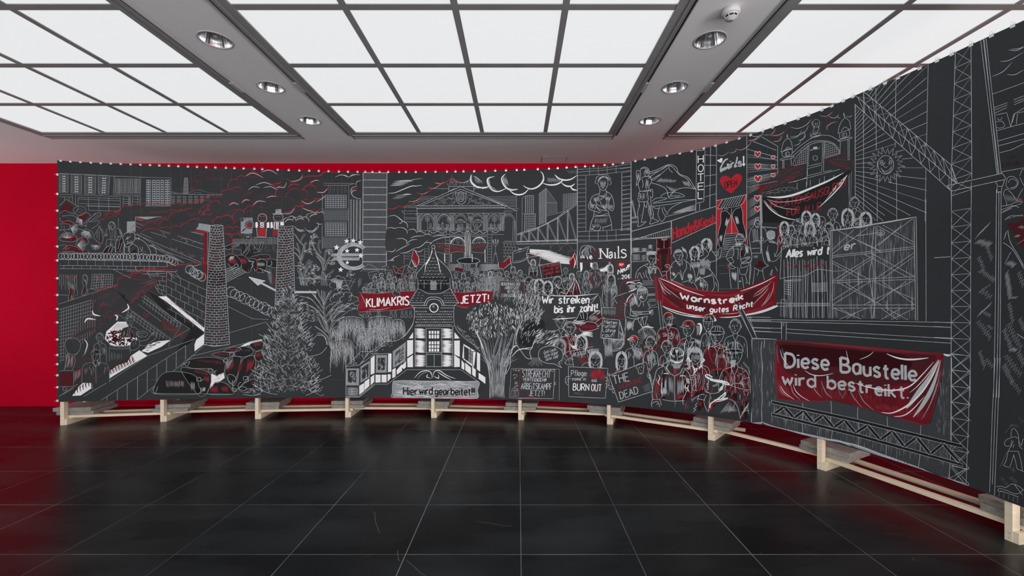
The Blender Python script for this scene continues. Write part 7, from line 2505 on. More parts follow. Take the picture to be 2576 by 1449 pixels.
motif('street_people_drawing', 4, 'people standing by the bar and kiosk in white chalk')
for t in ("920 480 960 380 1010 340 1150 360 1250 430 1310 560 1320 700 1100 690 960 680", "1230 330 1260 260 1380 330 1400 420 1400 500 1290 480", "1400 380 1440 200 1520 170 1580 200 1660 320 1560 400 1640 590 1680 840 1340 840 1320 690 1370 520"):
 Fs('k', t)
head(1050, 270, 135, 190, 's', 'l', 1.5, .5, fill='k')
head(1310, 210, 120, 165, 'l', 'l', 1.5, .5, fill='k')
head(1495, 85, 130, 160, 'l', 'l', 1.5, .1, fill='k')
S('l', 1.7, "1010 340 1020 370 1080 440;1110 340 1110 420;920 480 960 390 1010 350;1130 330 1200 380 1280 470 1310 560 1320 700;960 450 920 470 930 540 1000 600 960 650 945 660 1130 740;1000 620 1060 540 1110 660 1100 580 1080 500;1170 360 1180 460 1130 560 1120 650;920 500 930 640 960 690;1240 500 1250 420 1290 470;1220 560 1270 600 1240 660 1200 600 1210 555;1110 695 1220 660 1270 600;1220 700 1230 660 1260 710 1290 660;1290 700 1330 750 1350 800;1160 200 1190 260 1180 330;1100 130 1150 200 1170 210;1110 180 1160 210;1250 250 1250 420;1310 280 1310 360;1240 290 1310 360;1370 320 1400 370 1250 390;1390 250 1400 170 1340 110 1380 90 1420 130 1530 240 1440 330 1360 340;1360 290 1450 250 1360 170;1590 200 1660 310 1660 340 1560 370 1500 330;1470 320 1390 400 1370 520 1320 700;1560 370 1550 480 1620 580 1680 700 1680 840;1320 690 1390 620 1510 720 1500 830;1390 650 1430 760 1440 830;1400 480 1470 460 1540 490 1580 560 1400 640;1420 630 1600 580;1600 590 1620 760 1580 840;1640 690 1660 760;1545 0 1585 80 1580 190 1620 220 1640 210;1380 640 1430 680;1450 650 1450 780;1470 660 1480 780;1400 730 1510 740")
for q, n in (("1260 380 1400 370 1400 470 1280 480", 16), ("1420 330 1540 330 1540 480 1400 450", 34), ("1380 470 1480 460 1460 590 1390 580", 26), ("1330 640 1400 590 1400 630 1330 690", 14), ("1200 560 1260 560 1270 630 1220 640", 16), ("1100 120 1160 160 1190 240 1130 220", 10), ("1510 30 1580 60 1580 180 1520 150", 12), ("1410 20 1440 40 1430 130 1410 120", 8), ("1380 690 1440 680 1430 780 1400 770", 12), ("1220 170 1290 140 1270 190 1220 260", 12), ("1000 190 1090 190 1090 220 1000 240", 14), ("1020 370 1090 380 1090 440 1060 430", 5), ("960 520 1000 550 1000 600 960 590", 10)):
 hatch('l' if n < 17 else 'g', 1.7, q, n, .2)
S('l', 1.5, "790 530 850 520 860 570 800 590;830 430 870 410 910 430 900 500 850 530;840 440 880 440;850 460 895 455;780 560 800 640;860 580 870 640")
# bearded man with braces, man with pole, man at the banner
for t in ("1810 320 1850 160 1940 100 2080 90 2180 150 2200 420 2170 700 1880 800 1860 520 1830 420",):
 Fs('k', t)
Fs('D', "1905 130 1950 140 1930 240 1890 320 1900 200;2050 130 2110 90 2120 200 2080 300 2040 310 2030 230")
head(2025, 15, 130, 180, 's', 'l', 1.5, -.4, fill='k')
S('l', 1.7, "1945 110 1860 180 1810 300 1870 380 1920 440 1970 460;2090 90 2180 150 2210 250 2200 360 2080 400 2040 350;1830 320 1890 300 1930 370;1870 380 1850 440 1900 480 1950 470;1920 120 1930 240 1890 310;1980 150 2000 200 1990 330;2060 130 2030 240 2040 350;2110 100 2130 180 2100 280;2040 330 2160 290 2180 310 2060 380;2040 460 2050 400 2150 370 2160 430 2040 470;2020 470 2030 560 2120 560 2150 460;2110 560 2140 700 2120 700;1860 480 1870 640 1890 800;1990 450 2000 800;2190 350 2200 500 2170 720;1890 440 1870 400 1930 380;2100 300 2170 300;2110 320 2180 320;2060 610 2090 800")
for q, n in (("1890 520 1980 520 1960 700 1900 640", 18), ("2100 110 2160 120 2160 250 2130 250", 12), ("1950 60 2060 60 2040 120 1960 130", 24), ("2020 660 2050 660 2040 700 2010 690", 6)):
 hatch('l', 1.8, q, n, .25)
Fs('m', "1815 400 1835 370 1850 420 1840 500 1820 450;1940 430 1965 420 1970 460 1950 480")
S('l', 1.4, "1660 280 1680 190 1720 140 1730 200 1710 310 1680 310;1690 200 1680 290;1700 310 1720 260")
for k in range(9):
 P('g', 1.5, "%d %d 1930 %d" % (1760 - 4 * k, 10 + 36 * k, -10 + 32 * k))
P('l', 1.7, "1648 0 1655 610;1680 0 1700 130;2140 0 2145 95")
Fl('R', "1648 0 1678 0 1670 80 1655 200;2110 0 2140 0 2142 100 2090 80")
P('d', 1.3, "1690 800 2150 790;1690 430 1800 425;1690 560 1850 550")
V(1880, 500, 4.391)
Fs('k', "30 340 80 290 140 330 215 380 205 420 160 520 165 600 190 700 300 750 330 700 320 900 60 930 40 700")
P('l', 2.2, "148 0 150 600;160 0 160 580;150 310 330 322")
S('l', 1.6, "80 250 70 300 40 340 20 420 40 560 50 640 30 760 25 950;85 240 100 210 140 215;80 250 90 300 130 320;165 310 200 340 215 400;60 340 75 480;75 330 90 470;90 330 105 480;110 340 120 480;50 480 130 460 140 500;50 550 140 545;140 430 170 430 180 460 150 470;160 520 165 590 190 700 240 740;180 490 220 455 290 470 340 510;215 430 225 380 260 360 300 370 305 420 270 445 220 440;300 600 320 640 380 570 370 540;370 570 420 540 430 520 400 520;230 740 180 770 170 800 190 900;310 750 335 800;340 510 330 580 300 640;220 570 230 640 270 690 320 680 370 620;45 600 160 600;70 760 130 790 165 800 175 790;80 780 75 850 60 950;110 850 130 790;250 850 275 780 270 850;230 520 220 580")
O('l', 1.5, "262 400 46 50", fill='k')
head(110, 275, 55, 90, 's', 'l', 1.4, .4, fill='k')
for k in range(14):
 S('l', 1.4, "%d 360 %d 400 %d 445" % (225 + 6 * k, 222 + 6 * k, 232 + 5 * k))
Fl('R', "140 668 205 735 170 760 80 750 95 710")
hatch('l', 1.6, "200 570 230 570 260 700 230 700", 16, .2)
hatch('l', 1.6, "230 460 300 470 330 500 250 490", 10, .2)
hatch('g', 1.5, "70 620 130 620 110 660 70 660", 9, .2)

motif('painted_banner_drawing', 6, 'red banner reading Warnstreik unser gutes Recht')
V(1540, 600, 6.3)
Fs('R', "665 590 740 600 920 670 1130 750 1300 800 1500 845 1750 850 2000 810 2250 720 2450 650 2625 560 2600 840 2590 1060 2500 1130 2300 1190 2100 1220 1850 1245 1600 1250 1450 1240 1200 1200 950 1130 790 1055 720 1020 690 850")
up(.3)
Fs('D', "760 640 900 720 1000 900 1150 1100 1000 1060 860 960 780 800;1300 840 1500 1100 1400 1180 1200 1000;2100 840 2300 800 2200 1000 2100 1100;1000 760 1080 880 1060 960 980 840")
T('m', 9, "760 650 950 780 1200 870 1500 900;780 700 900 860 1050 960;1500 880 1900 900 2300 760;800 900 1000 1060 1300 1160;1900 1200 2300 1130 2560 1000;700 600 1100 760 1500 850")
T('r', 4, "740 600 1000 700 1300 800 1600 845 1900 835;900 1120 1300 1215 1600 1245;2500 680 2560 700 2570 900;760 660 800 900 800 1040")
T('D', 12, "820 760 1000 930 1200 1020;1500 1000 1540 1120 1500 1200;2150 860 2100 1000 2150 1120;2350 860 2250 980 2200 1100;900 900 1050 1060 1250 1140;1300 850 1350 1000 1440 1100")
up(.5)
T('w', 4.5, "735 625 900 690 1130 800 1300 860 1460 910;790 1065 950 1130 1200 1200 1440 1228;2030 835 2200 780 2400 700 2590 600;2000 1220 2250 1180 2450 1120 2580 1060;1700 1250 1900 1245 2050 1225")
T('l', 3.2, "730 640 790 760 860 840 960 900;760 660 850 780 980 880 1080 960;740 650 770 730 820 850 860 900;2235 920 2330 880 2440 780 2520 680;2250 890 2350 820 2460 740;2210 1075 2320 960 2420 860 2480 780;2400 1060 2480 960 2540 840 2570 700;2360 1080 2440 980 2500 860;1720 1195 1900 1190 2010 1170")
Fs('w', "790 1065 900 1130 1100 1200 1400 1240 1480 1250 1300 1250 1050 1200 880 1130;2000 1222 2250 1190 2450 1130 2600 1060 2600 1090 2400 1170 2150 1218")
T('k', 2.4, "820 1085 1000 1160 1300 1225 1450 1238")
Fl('m', "665 590 715 600 730 780 740 960 725 1020 690 980")
P('k', 4, "715 610 745 960")
Fl('k', "725 985 765 985 835 1445 770 1445")
P('l', 1.5, "725 985 775 1449;765 985 820 1449")
up(.8)
text('w', 7.0, 'Warnstreik', "1090 950 1250 990 1600 1028 1850 1020 2080 960", 92, -.12, wob=.03)
text('w', 5.4, 'unser gutes Recht', "1185 1105 1350 1140 1600 1168 1900 1150 2060 1110 2225 1075", 84, .12, wob=.04)
up(1.2)
Fl('k', "1940 1022 2010 1010 2130 1230 2240 1449 2160 1449 2040 1230")
P('l', 1.6, "1940 1022 2160 1449;2010 1012 2240 1449")
up(1.3)
V(1540, 780, 4.675)
P('l', 1.6, "1500 0 1648 330;1545 0 1705 330;1600 80 1870 88;1610 118 1870 125;1660 208 1870 215;1670 245 1870 255;1648 330 1880 340")
Fl('k', "1505 0 1545 0 1700 325 1650 325")

motif('courier_drawing', 5, 'bicycle courier with cube backpack and bicycle')
V(1540, 600, 6.3)
Fs('k', "190 660 440 640 480 760 560 780 580 900 650 1130 640 1210 400 1230 350 1300 230 1449 200 1300 250 1050 120 860")
Fl('h', "200 680 440 650 470 740 400 820 280 850")
S('m', 2.6, "110 830 190 665 440 640;190 665 290 850 250 1040;115 850 210 1010 240 1040")
S('l', 2.2, "215 720 260 690 350 700 380 740;380 720 420 695 460 710 475 740;230 690 440 660;260 850 350 820 400 780;255 740 270 790 380 790")
T('w', 4, "220 725 270 695 360 715;380 715 430 700 470 725;260 835 330 815 390 800")
hatch('g', 1.8, "260 720 360 715 370 790 280 800", 22, .2)
hatch('g', 1.8, "390 725 465 720 470 780 400 780", 14, .2)
head(480, 880, 170, 230, 'n', 'l', 1.6, .5, fill='k')
Fs('k', "395 840 410 800 470 770 540 790 565 840 500 860 420 890")
S('l', 1.7, "395 840 410 800 470 768 540 790 567 840;395 840 420 890 500 860 567 850;440 800 520 790;420 820 550 815")
for k in range(14):
 T('l', 1.8, "%d 860 %d 815 %d 780" % (405 + 11 * k, 412 + 10 * k, 430 + 9 * k))
S('l', 1.8, "220 1030 240 960 300 890 350 870 380 900;280 950 290 1080 330 1180 380 1200;380 900 400 1000 420 1080 460 1000;300 1000 290 1180 300 1220 490 1200 620 1190;310 1150 480 1160 580 1150 650 1130 600 1170;560 1000 580 1060 600 1100 570 1120;500 1070 490 1000;620 1220 650 1180 630 1140;210 1020 200 1200 220 1300 200 1449;230 1240 320 1270 430 1260 560 1230;560 1240 540 1300 520 1380;410 1240 420 1310 460 1380 520 1449;350 1290 320 1449;480 1240 500 1380;300 1220 370 1240 400 1220;240 1060 210 1050 190 1020")
T('w', 4, "230 1020 250 950 320 880;340 880 370 960 390 1060")
for q, n in (("300 920 370 900 390 1040 310 1090", 22), ("330 1160 480 1160 480 1200 340 1200", 18), ("580 1150 630 1150 620 1190 590 1190", 10), ("240 1300 340 1300 300 1449 220 1449", 14), ("440 900 480 890 480 960 430 960", 12)):
 hatch('g' if n > 15 else 'l', 1.8, q, n, .2)
P('g', 1.5, "565 880 680 870;570 910 690 900;565 1000 700 990;590 1020 600 1060 690 1055 700 1020;600 1090 740 1085")
for k in range(10):
 S('g', 1.6, "%d %d %d %d" % (580 + 12 * k, 990 - (k % 2) * 30, 592 + 12 * k, 955 + (k % 2) * 10))
for k in range(14):
 P('g', 1.3, "%d 880 %d 905" % (575 + 8 * k, 575 + 8 * k))
V(1540, 780, 4.675)
for cx, cy, r in ((405, 320, 115), (20, 360, 120)):
 S('l', 2.2, ' '.join('%.0f %.0f' % p for p in ell(cx, cy, r, r * 1.02)))
 S('g', 1.6, ' '.join('%.0f %.0f' % p for p in ell(cx, cy, r * .88, r * .9)))
 for k in range(22):
  a = k * 6.283 / 22
  P('g', 1.3, "%d %d %.0f %.0f" % (cx, cy, cx + r * .88 * math.cos(a), cy + r * .9 * math.sin(a)))
T('w', 5, "355 200 420 195 490 208")
S('l', 1.8, "180 240 260 120 300 110;250 280 240 180;370 80 340 120 350 200 400 320;405 160 430 180 400 185;135 440 150 300 160 100;90 150 140 340;0 350 130 350;100 300 130 260")
S('m', 2, "90 140 145 320 135 440;0 90 60 110 150 110;20 70 90 60 140 70")

motif('workers_drawing', 6, 'large group of workers in caps, helmets and jackets, white and red chalk')
Fs('k', "180 260 300 255 330 400 420 300 520 300 560 200 620 30 740 30 830 200 820 120 960 110 1050 160 1080 60 1200 60 1240 180 1360 180 1400 100 1520 110 1640 400 1630 1280 1480 1270 1100 1200 460 1140 480 860 400 600 230 640 200 440")
Fs('D', "500 340 560 220 640 190 760 180 810 290 800 330 700 380 640 340 600 300;1070 430 1140 360 1200 400 1300 380 1380 430 1380 500 1250 640 1130 600;1240 620 1370 560 1400 700 1600 700 1560 800 1430 830 1340 760 1230 680;640 660 720 620 760 760 900 760 920 1040 750 1050 620 1040 620 760;830 660 880 600 960 640 1040 640 1130 640 1140 760 1000 820 900 760;350 620 400 470 560 420 520 470 400 500 380 560;1500 1130 1610 1060 1610 1260 1510 1280;960 880 1080 830 1100 1100 950 1000;1320 930 1480 980 1480 1080 1380 1060")
up(.2)
bust(255, 370, 95, 120, 't', 'l', 1.6, -.6, 2.2, 2.2, cap='r')
Fl('w', "178 340 270 310 285 322 240 345 185 352")
bust(455, 380, 105, 150, 's', 'l', 1.6, -.8, 1.6, 1.4)
bust(660, 110, 100, 140, 't', 'l', 1.6, .6, 2.6, 1.6, cap='m', tone='D')
bust(900, 220, 130, 170, 't', 'l', 1.6, -.8, 2.0, 1.7, cap='m')
bust(1130, 165, 110, 170, 'n', 'l', 1.6, 0, 1.6, 1.1)
bust(1450, 190, 125, 170, 's', 'l', 1.6, -.2, 2.2, 1.7)
bust(1235, 300, 150, 190, 'h', 'l', 1.7, -.3, 2.2, 1.9, tone='D')
bust(1440, 520, 180, 240, 'h', 'l', 1.8, -.4, 2.0, 1.4, tone='D')
bust(645, 430, 120, 150, 's', 'l', 1.6, -.2, 1.6, 1.0)
bust(110, 580, 110, 170, 'l', 'l', 1.7, 0, 1.5, 1.0)
bust(975, 540, 150, 190, 'l', 'l', 1.6, 0, 2.0, 1.6, tone='D')
# cap highlights
Fs('k', "1070 120 1090 70 1140 50 1195 70 1200 130 1140 130")
S('l', 1.8, "1065 130 1090 70 1140 48 1195 70 1205 130;1130 70 1110 120;1150 65 1160 120;1070 130 1140 140 1200 130")
Fs('w', "1190 60 1212 90 1228 125 1195 132 1205 110")
T('w', 8, "1000 165 1035 165 1048 220 1030 290")
for k in range(5):
 T('l', 2, "%d 180 %d 220 %d 300" % (985 + 10 * k, 1000 + 9 * k, 995 + 10 * k))
Fl('w', "940 345 970 375 900 400;680 210 695 175 690 230")
T('w', 3.5, "870 350 850 420 860 470;1160 380 1140 430 1130 480;960 370 920 440 880 480")
T('r', 4, "1160 380 1140 480 1160 560 1190 640;1370 600 1360 720;400 470 500 460 550 410;350 600 380 500 410 470;570 560 575 620 560 640")
# foreground man with wide-brimmed mask, zip jacket
Fs('k', "480 860 520 700 600 620 700 590 840 640 930 780 940 1000 900 1050 600 1060 470 1040")
Fs('D', "560 760 640 740 640 1030 560 1030;760 760 880 760 920 900 920 1040 770 1050")
up(.5)
head(760, 560, 160, 230, 'n', 'l', 1.8, 0, fill='k')
Fs('k', "680 520 700 460 760 440 830 470 845 530 820 610 760 630 700 610")
S('l', 2.2, "680 520 700 460 760 442 830 470 845 530;685 540 700 600 760 625 820 605 840 545;710 580 760 605 820 580;730 450 700 520 740 550;790 450 820 520 780 550;760 445 760 540")
T('w', 5, "690 575 730 610 800 610 835 570;700 470 690 510 720 540;830 480 840 520 810 545;745 460 760 500 780 460")
hatch('g', 1.8, "705 620 820 620 790 700 730 700", 24, .2)
Fl('r', "715 690 760 700 740 760")
S('l', 2.0, "610 660 530 700 500 800 480 900 470 1000 480 1050;840 680 900 740 930 830 940 960 935 1010;480 1050 560 1045 590 1000 580 900 590 800;480 1040 460 1100 470 1140;560 1045 580 1120;470 1100 500 1080 540 1080 560 1140;590 1050 700 1070 850 1065;620 660 640 720 730 770;830 680 800 740 735 775;735 775 735 1060;850 640 910 640;520 1110 540 1100;840 900 870 960 830 1060 840 1110;600 640 660 600 690 600")
T('w', 4, "600 748 640 745 670 755;795 775 830 772 870 778;660 650 640 680 680 740;545 760 560 800 540 850 560 880;870 860 860 900 890 930 880 960;900 880 890 920 910 970;590 850 580 950 590 1000;570 640 610 660")
for q, n, c in (("620 770 640 770 640 1020 610 1020", 6, 'l'), ("660 770 720 790 720 1000 670 1000", 9, 'g'), ("760 790 850 790 840 1000 770 1020", 16, 'g'), ("510 780 560 780 550 1030 500 1030", 10, 'm'), ("770 1000 850 980 850 1040 770 1050", 16, 'r'), ("600 900 640 900 640 1000 590 1000", 14, 'l'), ("860 780 900 790 920 880 880 870", 12, 'l'), ("1240 640 1330 560 1360 600 1260 690", 10, 'm'), ("1460 760 1560 720 1590 700 1480 800", 8, 'l'), ("1550 600 1620 680 1600 700 1540 630", 8, 'l'), ("1210 500 1350 520 1340 580 1220 560", 9, 'l'), ("1080 460 1140 460 1120 520 1080 520", 4, 'r'), ("1220 570 1330 590 1330 650 1220 640", 6, 'm'), ("950 440 1050 460 1000 520 900 500", 18, 'l'), ("930 530 1040 520 1030 600 930 600", 14, 'g'), ("1390 580 1460 580 1440 690 1400 680", 24, 'l'), ("380 420 440 400 430 460 370 450", 8, 'g'), ("400 520 480 480 520 580 420 620", 20, 'g'), ("430 680 500 620 540 620 440 740", 8, 'l'), ("780 300 860 330 800 440 760 400", 9, 'm'), ("980 330 1050 350 1040 420 970 390", 14, 'l'), ("230 420 320 430 330 600 270 560", 20, 'g'), ("300 470 350 480 330 560 300 560", 12, 'l'), ("650 150 720 150 700 190 660 190", 9, 'l'), ("810 380 880 380 870 420 820 420", 9, 'g')):
 hatch(c, 1.9, q, n, .25)
S('m', 2.6, "480 1040 550 1050 600 1010;840 1110 880 1130 910 1120;850 1130 900 1150;930 1000 950 970 1000 930;1060 900 1000 950 960 990 930 1040;1330 920 1400 960 1480 970 1500 1000;1380 1060 1460 1080 1540 1080;1160 700 1250 690 1340 710 1380 770 1385 830;1400 870 1500 870 1600 880;1470 870 1550 820 1610 790")
S('l', 1.7, "900 780 960 760 1000 770 1000 810 950 820 910 810;930 770 980 780;925 790 980 800;960 820 950 940;990 830 980 940;950 945 1010 945;1030 640 1130 680 1150 780;1070 580 1085 600 1050 620;590 280 620 270 640 300 600 310;600 290 640 290;605 305 635 305;660 280 715 280 710 330 670 330 660 280;670 300 690 310 710 290;1560 1000 1550 950 1600 960 1590 1010;1180 420 1200 440 1290 400 1290 450 1240 440")
T('w', 5, "900 570 920 600 940 590;1060 560 1085 590 1040 620;870 600 900 560 920 610;940 640 970 700 960 760;1010 690 1050 660 1060 670;950 700 1000 690 970 740")
T('r', 3, "880 580 900 640 870 700;930 590 940 620 950 600")
O('g', 1, "895 688 14 14", fill='l')
# man in a bowler hat, right foreground
Fs('k', "940 1060 1080 960 1110 880 1130 780 1200 700 1320 700 1380 780 1330 960 1400 1040 1480 1140 1510 1280 1300 1240 1000 1200 920 1190")
Fs('D', "1200 720 1300 700 1370 770 1370 820 1240 800;1150 1130 1200 1090 1280 1050 1340 1060 1250 1100 1180 1160;1000 1070 1090 1050 1080 1180 1000 1180")
up(.8)
S('r', 2.4, "1165 730 1200 700 1280 695 1340 715 1378 780 1375 830;930 1020 1000 950 1090 900;1150 1180 1200 1100 1290 1060 1350 1050 1400 1060;1140 1190 1160 1130 1190 1080")
S('w', 4.2, "1095 765 1110 790 1170 815 1280 830 1350 850 1375 875 1350 875 1280 850 1200 835 1150 820;1095 765 1130 760 1180 790;1310 870 1290 930 1265 940 1290 900;1150 1150 1160 1100 1220 1060 1300 1000 1330 970 1330 1000 1280 1050;1200 1060 1260 1050 1360 1035 1300 1060 1220 1080")
T('w', 5, "1110 780 1200 820 1340 855;1290 1000 1325 985 1330 1000 1270 1060;1240 1050 1300 1045 1360 1035")
S('l', 1.9, "1140 830 1130 860 1110 870 1130 890 1115 900 1130 920 1110 940 1130 970 1180 980 1240 970 1300 930;1090 910 1100 960 1150 980 1150 1050 1130 1200;1180 890 1250 870;1190 900 1240 885;1380 1040 1440 1080 1480 1150 1510 1280;1220 860 1250 855;940 1060 1010 1010 1060 990 1090 1000;1000 1040 1090 1060;1020 1000 1010 1050;1000 1090 980 1120 995 1130 960 1160 985 1170 950 1200;1110 1000 1080 1080 1120 1190;1510 1260 1560 1190 1610 1180")
for k in range(8):
 T('l', 2.2, "%d %d %d %d" % (1270 + 16 * k, 1215 - 4 * k, 1380 + 10 * k, 1075 + 12 * k))
 T('m' if k % 3 == 0 else 'l', 2, "%d %d %d %d" % (1350 + 12 * k, 1210 - 2 * k, 1420 + 8 * k, 1120 + 8 * k))
for x, y in ((1270, 785), (1285, 778), (1280, 795), (1295, 788), (1208, 1043)):
 O('w', 2, "%d %d 4 4" % (x, y))
S('l', 1.8, "1390 880 1480 860 1560 880;1390 885 1500 920 1620 940;1500 860 1540 810 1620 795")
hatch('l', 1.8, "1560 1150 1610 1080 1600 1140 1520 1240", 12, .2)
hatch('m', 1.8, "1010 1060 1060 1060 1050 1140 1010 1140", 8, .2)

up(.15)
for k in range(230):
 x, y = rng.uniform(480, 1620), rng.uniform(640, 1220)
 if y > 1020 + (x - 480) * .2:
  continue
 T(rng.choice('mmDDgd'), rng.uniform(1.6, 4.5), "%.0f %.0f %.0f %.0f %.0f %.0f" % (x, y, x + rng.uniform(-12, 12), y + 25, x + rng.uniform(-22, 22), y + rng.uniform(40, 90)))
for k in range(60):
 x, y = rng.uniform(240, 1560), rng.uniform(330, 640)
 T(rng.choice('mDgd'), rng.uniform(1.6, 4), "%.0f %.0f %.0f %.0f" % (x, y, x + rng.uniform(-20, 20), y + rng.uniform(30, 70)))
motif('placard_drawing', 7, 'drawn tilted placard: The Working Dead')
Fl('k', "-38 772 395 610 475 955 75 1082")
P('l', 2.0, "-38 772 395 610 410 640 480 955 75 1082 -38 772")
P('r', 1.8, "-30 755 100 710;395 610 440 720")
up(.4)
text('l', 4.0, 'THE', "20 872 205 830", 96, -.22)
text('m', 2.8, 'WORKING', "75 942 350 848", 62, -.05, wob=.05)
text('l', 3.8, 'DEAD', "100 1048 310 978", 82, -.22)
S('l', 1.7, "285 660 300 640 340 630 372 650 370 690 360 740 335 750 310 740 305 700 285 680 285 660;330 745 345 735")
O('w', 1, "320 678 5 5;345 668 5 5;335 705 3 3", fill='w')
for k in range(9):
 T('d', 1.6, "%d %d %d %d" % (350 + 3 * k, 900 + 8 * k, 460, 850 + 11 * k))
S('l', 1.6, "410 740 440 750 460 790;405 760 435 775 465 810;410 780 440 800 470 830;430 745 450 770;-60 880 -20 890 10 910;-50 910 0 925 30 920;-40 930 10 940;0 960 20 980")
S('l', 1.5, "430 800 460 830 480 880;0 950 10 970 30 960")
# ================================================================== far right: station, balcony, crane, red site banner
motif('station_drawing', 1, 'railway station front with domes, arch window and red smoke')
V(1860, 230, 4.39)
P('l', 1.8, "82 490 82 1449;1278 145 1280 1180")
T('m', 3, "80 540 140 555 220 510 265 450;370 550 430 540 470 490;330 480 450 500 520 420 530 400;250 480 380 470 400 420;570 380 620 400 700 390 790 310 812 260;860 250 920 275 1000 260 1040 215;950 290 1020 300 1090 260;960 440 960 380 1010 340 1080 330")
T('l', 2.4, "100 540 190 530 255 470 270 440;250 480 350 475 400 410;340 490 440 480 500 440;560 390 640 410 740 370 800 300;370 555 440 545 475 490;560 500 640 490 730 440 765 370;550 520 640 500 690 430;600 600 660 580 680 540;650 545 720 510 720 460 690 455;880 265 960 275 1030 225;970 265 1050 295 1100 255;1070 275 1120 300;970 430 970 390 1020 350 1080 335;1180 275 1220 280 1250 265;130 490 190 500 240 480;650 540 700 530 725 480")
S('l', 1.5, "530 470 525 500 535 515 490 560 465 640 458 670;535 515 575 560 588 632;458 670 588 632;525 475 535 500 522 500;480 660 575 632 575 700 485 720 480 660;495 660 535 615 580 640;510 655 545 635;510 680 545 670 548 705 515 712 510 680;520 680 520 705;465 745 590 715 590 735 468 760 465 745;478 755 480 850;492 752 494 850;570 735 575 820")
S('l', 1.5, "1158 235 1150 260 1165 285 1125 340 1100 400 1090 465;1165 285 1215 330 1232 415;1090 465 1232 415;1155 245 1165 270;1110 465 1115 520 1215 490 1210 425;1125 440 1165 395 1215 420;1140 470 1180 460 1182 495 1142 505 1140 470;1155 468 1155 500;1105 535 1230 505 1232 520 1108 550 1105 535;1115 550 1112 690;1200 530 1202 760;1215 525 1215 760")
S('l', 1.6, "580 690 650 620 730 560 810 510 900 485 1000 490 1060 520 1110 550;575 725 620 690 700 620 790 560 880 545 980 550 1050 580 1100 640 1112 690;590 815 620 740 690 660 780 590 870 562 960 560 1040 590 1090 650 1100 690")
P('l', 1.5, "755 600 745 1040;770 600 760 825 915 790 920 565;935 560 930 885;945 560 935 740 1105 690;750 855 915 810 905 895 755 930 750 855;600 820 740 790;930 890 1020 870;545 1010 1110 860;600 1000 750 950")
for k in range(6):
 P('g', 1.4, "%d %d %d %d" % (625 + 22 * k, 760 - 28 * k, 622 + 22 * k, 815 - 5 * k))
 P('g', 1.4, "%d %d 745 %d" % (640 + 6 * k, 790 - 26 * k, 765 - 27 * k))
 P('g', 1.4, "%d %d %d %d" % (960 + 22 * k, 570 + 12 * k, 958 + 22 * k, 735 - 6 * k))
 P('g', 1.4, "945 %d %d %d" % (720 - 25 * k, 1095 - 10 * k, 680 - 22 * k))
for cx, cy in ((690, 1010), (835, 975), (990, 935)):
 P('l', 1.6, "%d %d %d %d;%d %d %d %d" % (cx - 52, cy + 70, cx - 50, cy, cx + 52, cy - 10, cx + 50, cy + 55))
 S('l', 1.6, ' '.join('%.0f %.0f' % p for p in ell(cx, cy, 52, 52, 180, 355)))
 S('l', 1.4, ' '.join('%.0f %.0f' % p for p in ell(cx, cy + 4, 40, 40, 180, 355)))
O('l', 1.5, "838 735 25 26")
Fl('l', "815 615 858 608 860 632 818 640")
text('l', 1.4, 'HAUPTBAHNHOF', "785 655 890 632", 12)
# statue carrying a globe
O('g', 1.4, "850 350 40 42")
S('l', 1.4, "815 380 800 360 805 340 820 335;885 370 890 350 880 335;820 400 840 390 870 395 880 420 860 440 855 470;825 405 815 440 820 470 850 475;840 440 830 460;845 350 835 360 850 370 865 360 860 345;800 480 885 455 885 490 800 510 800 480;780 470 800 465;780 490 800 485;800 500 885 480;815 380 825 405;885 375 875 400")
# red smoke clouds
Fs('k', "230 1140 290 1060 330 960 400 880 480 850 560 820 640 830 720 830 700 900 640 940 560 1000 480 1040 400 1080 300 1110")
puffs('m', 2.0, "235 1145 270 1080 320 1060 320 980 370 950 390 900 440 880 490 850 560 820 620 840 715 825;250 1130 330 1090 400 1070 480 1040 500 1000 600 960 690 920;330 1040 380 1000 420 960 500 940 580 900;420 930 480 890 560 880 620 860 690 840;300 1080 360 1060 420 1040", .4)
S('m', 1.6, "480 1010 560 970 640 930 700 910;520 950 620 900 720 840;440 1000 520 980 600 940;540 1000 620 950")
Fs('k', "960 770 1000 730 1080 710 1180 720 1240 790 1240 860 1180 880 1110 830 1020 820")
puffs('m', 2.0, "960 780 990 740 1040 720 1110 712 1180 720 1215 750 1240 800 1245 860;970 790 1050 830 1110 840 1170 870 1230 880", .4)
S('m', 1.6, "980 770 1080 750 1180 760;1000 800 1090 790 1200 800;1060 810 1150 820 1220 840")
puffs('g', 1.4, "260 1160 300 1120 340 1130 380 1100 430 1110 470 1080 520 1090 560 1070 600 1075 640 1110", .5)
puffs('g', 1.3, "290 1160 340 1140 390 1140 440 1130 500 1120 560 1110 620 1110", .5)
P('g', 1.4, "1205 930 1215 1280;1240 870 1228 1280;1218 900 1212 1280")

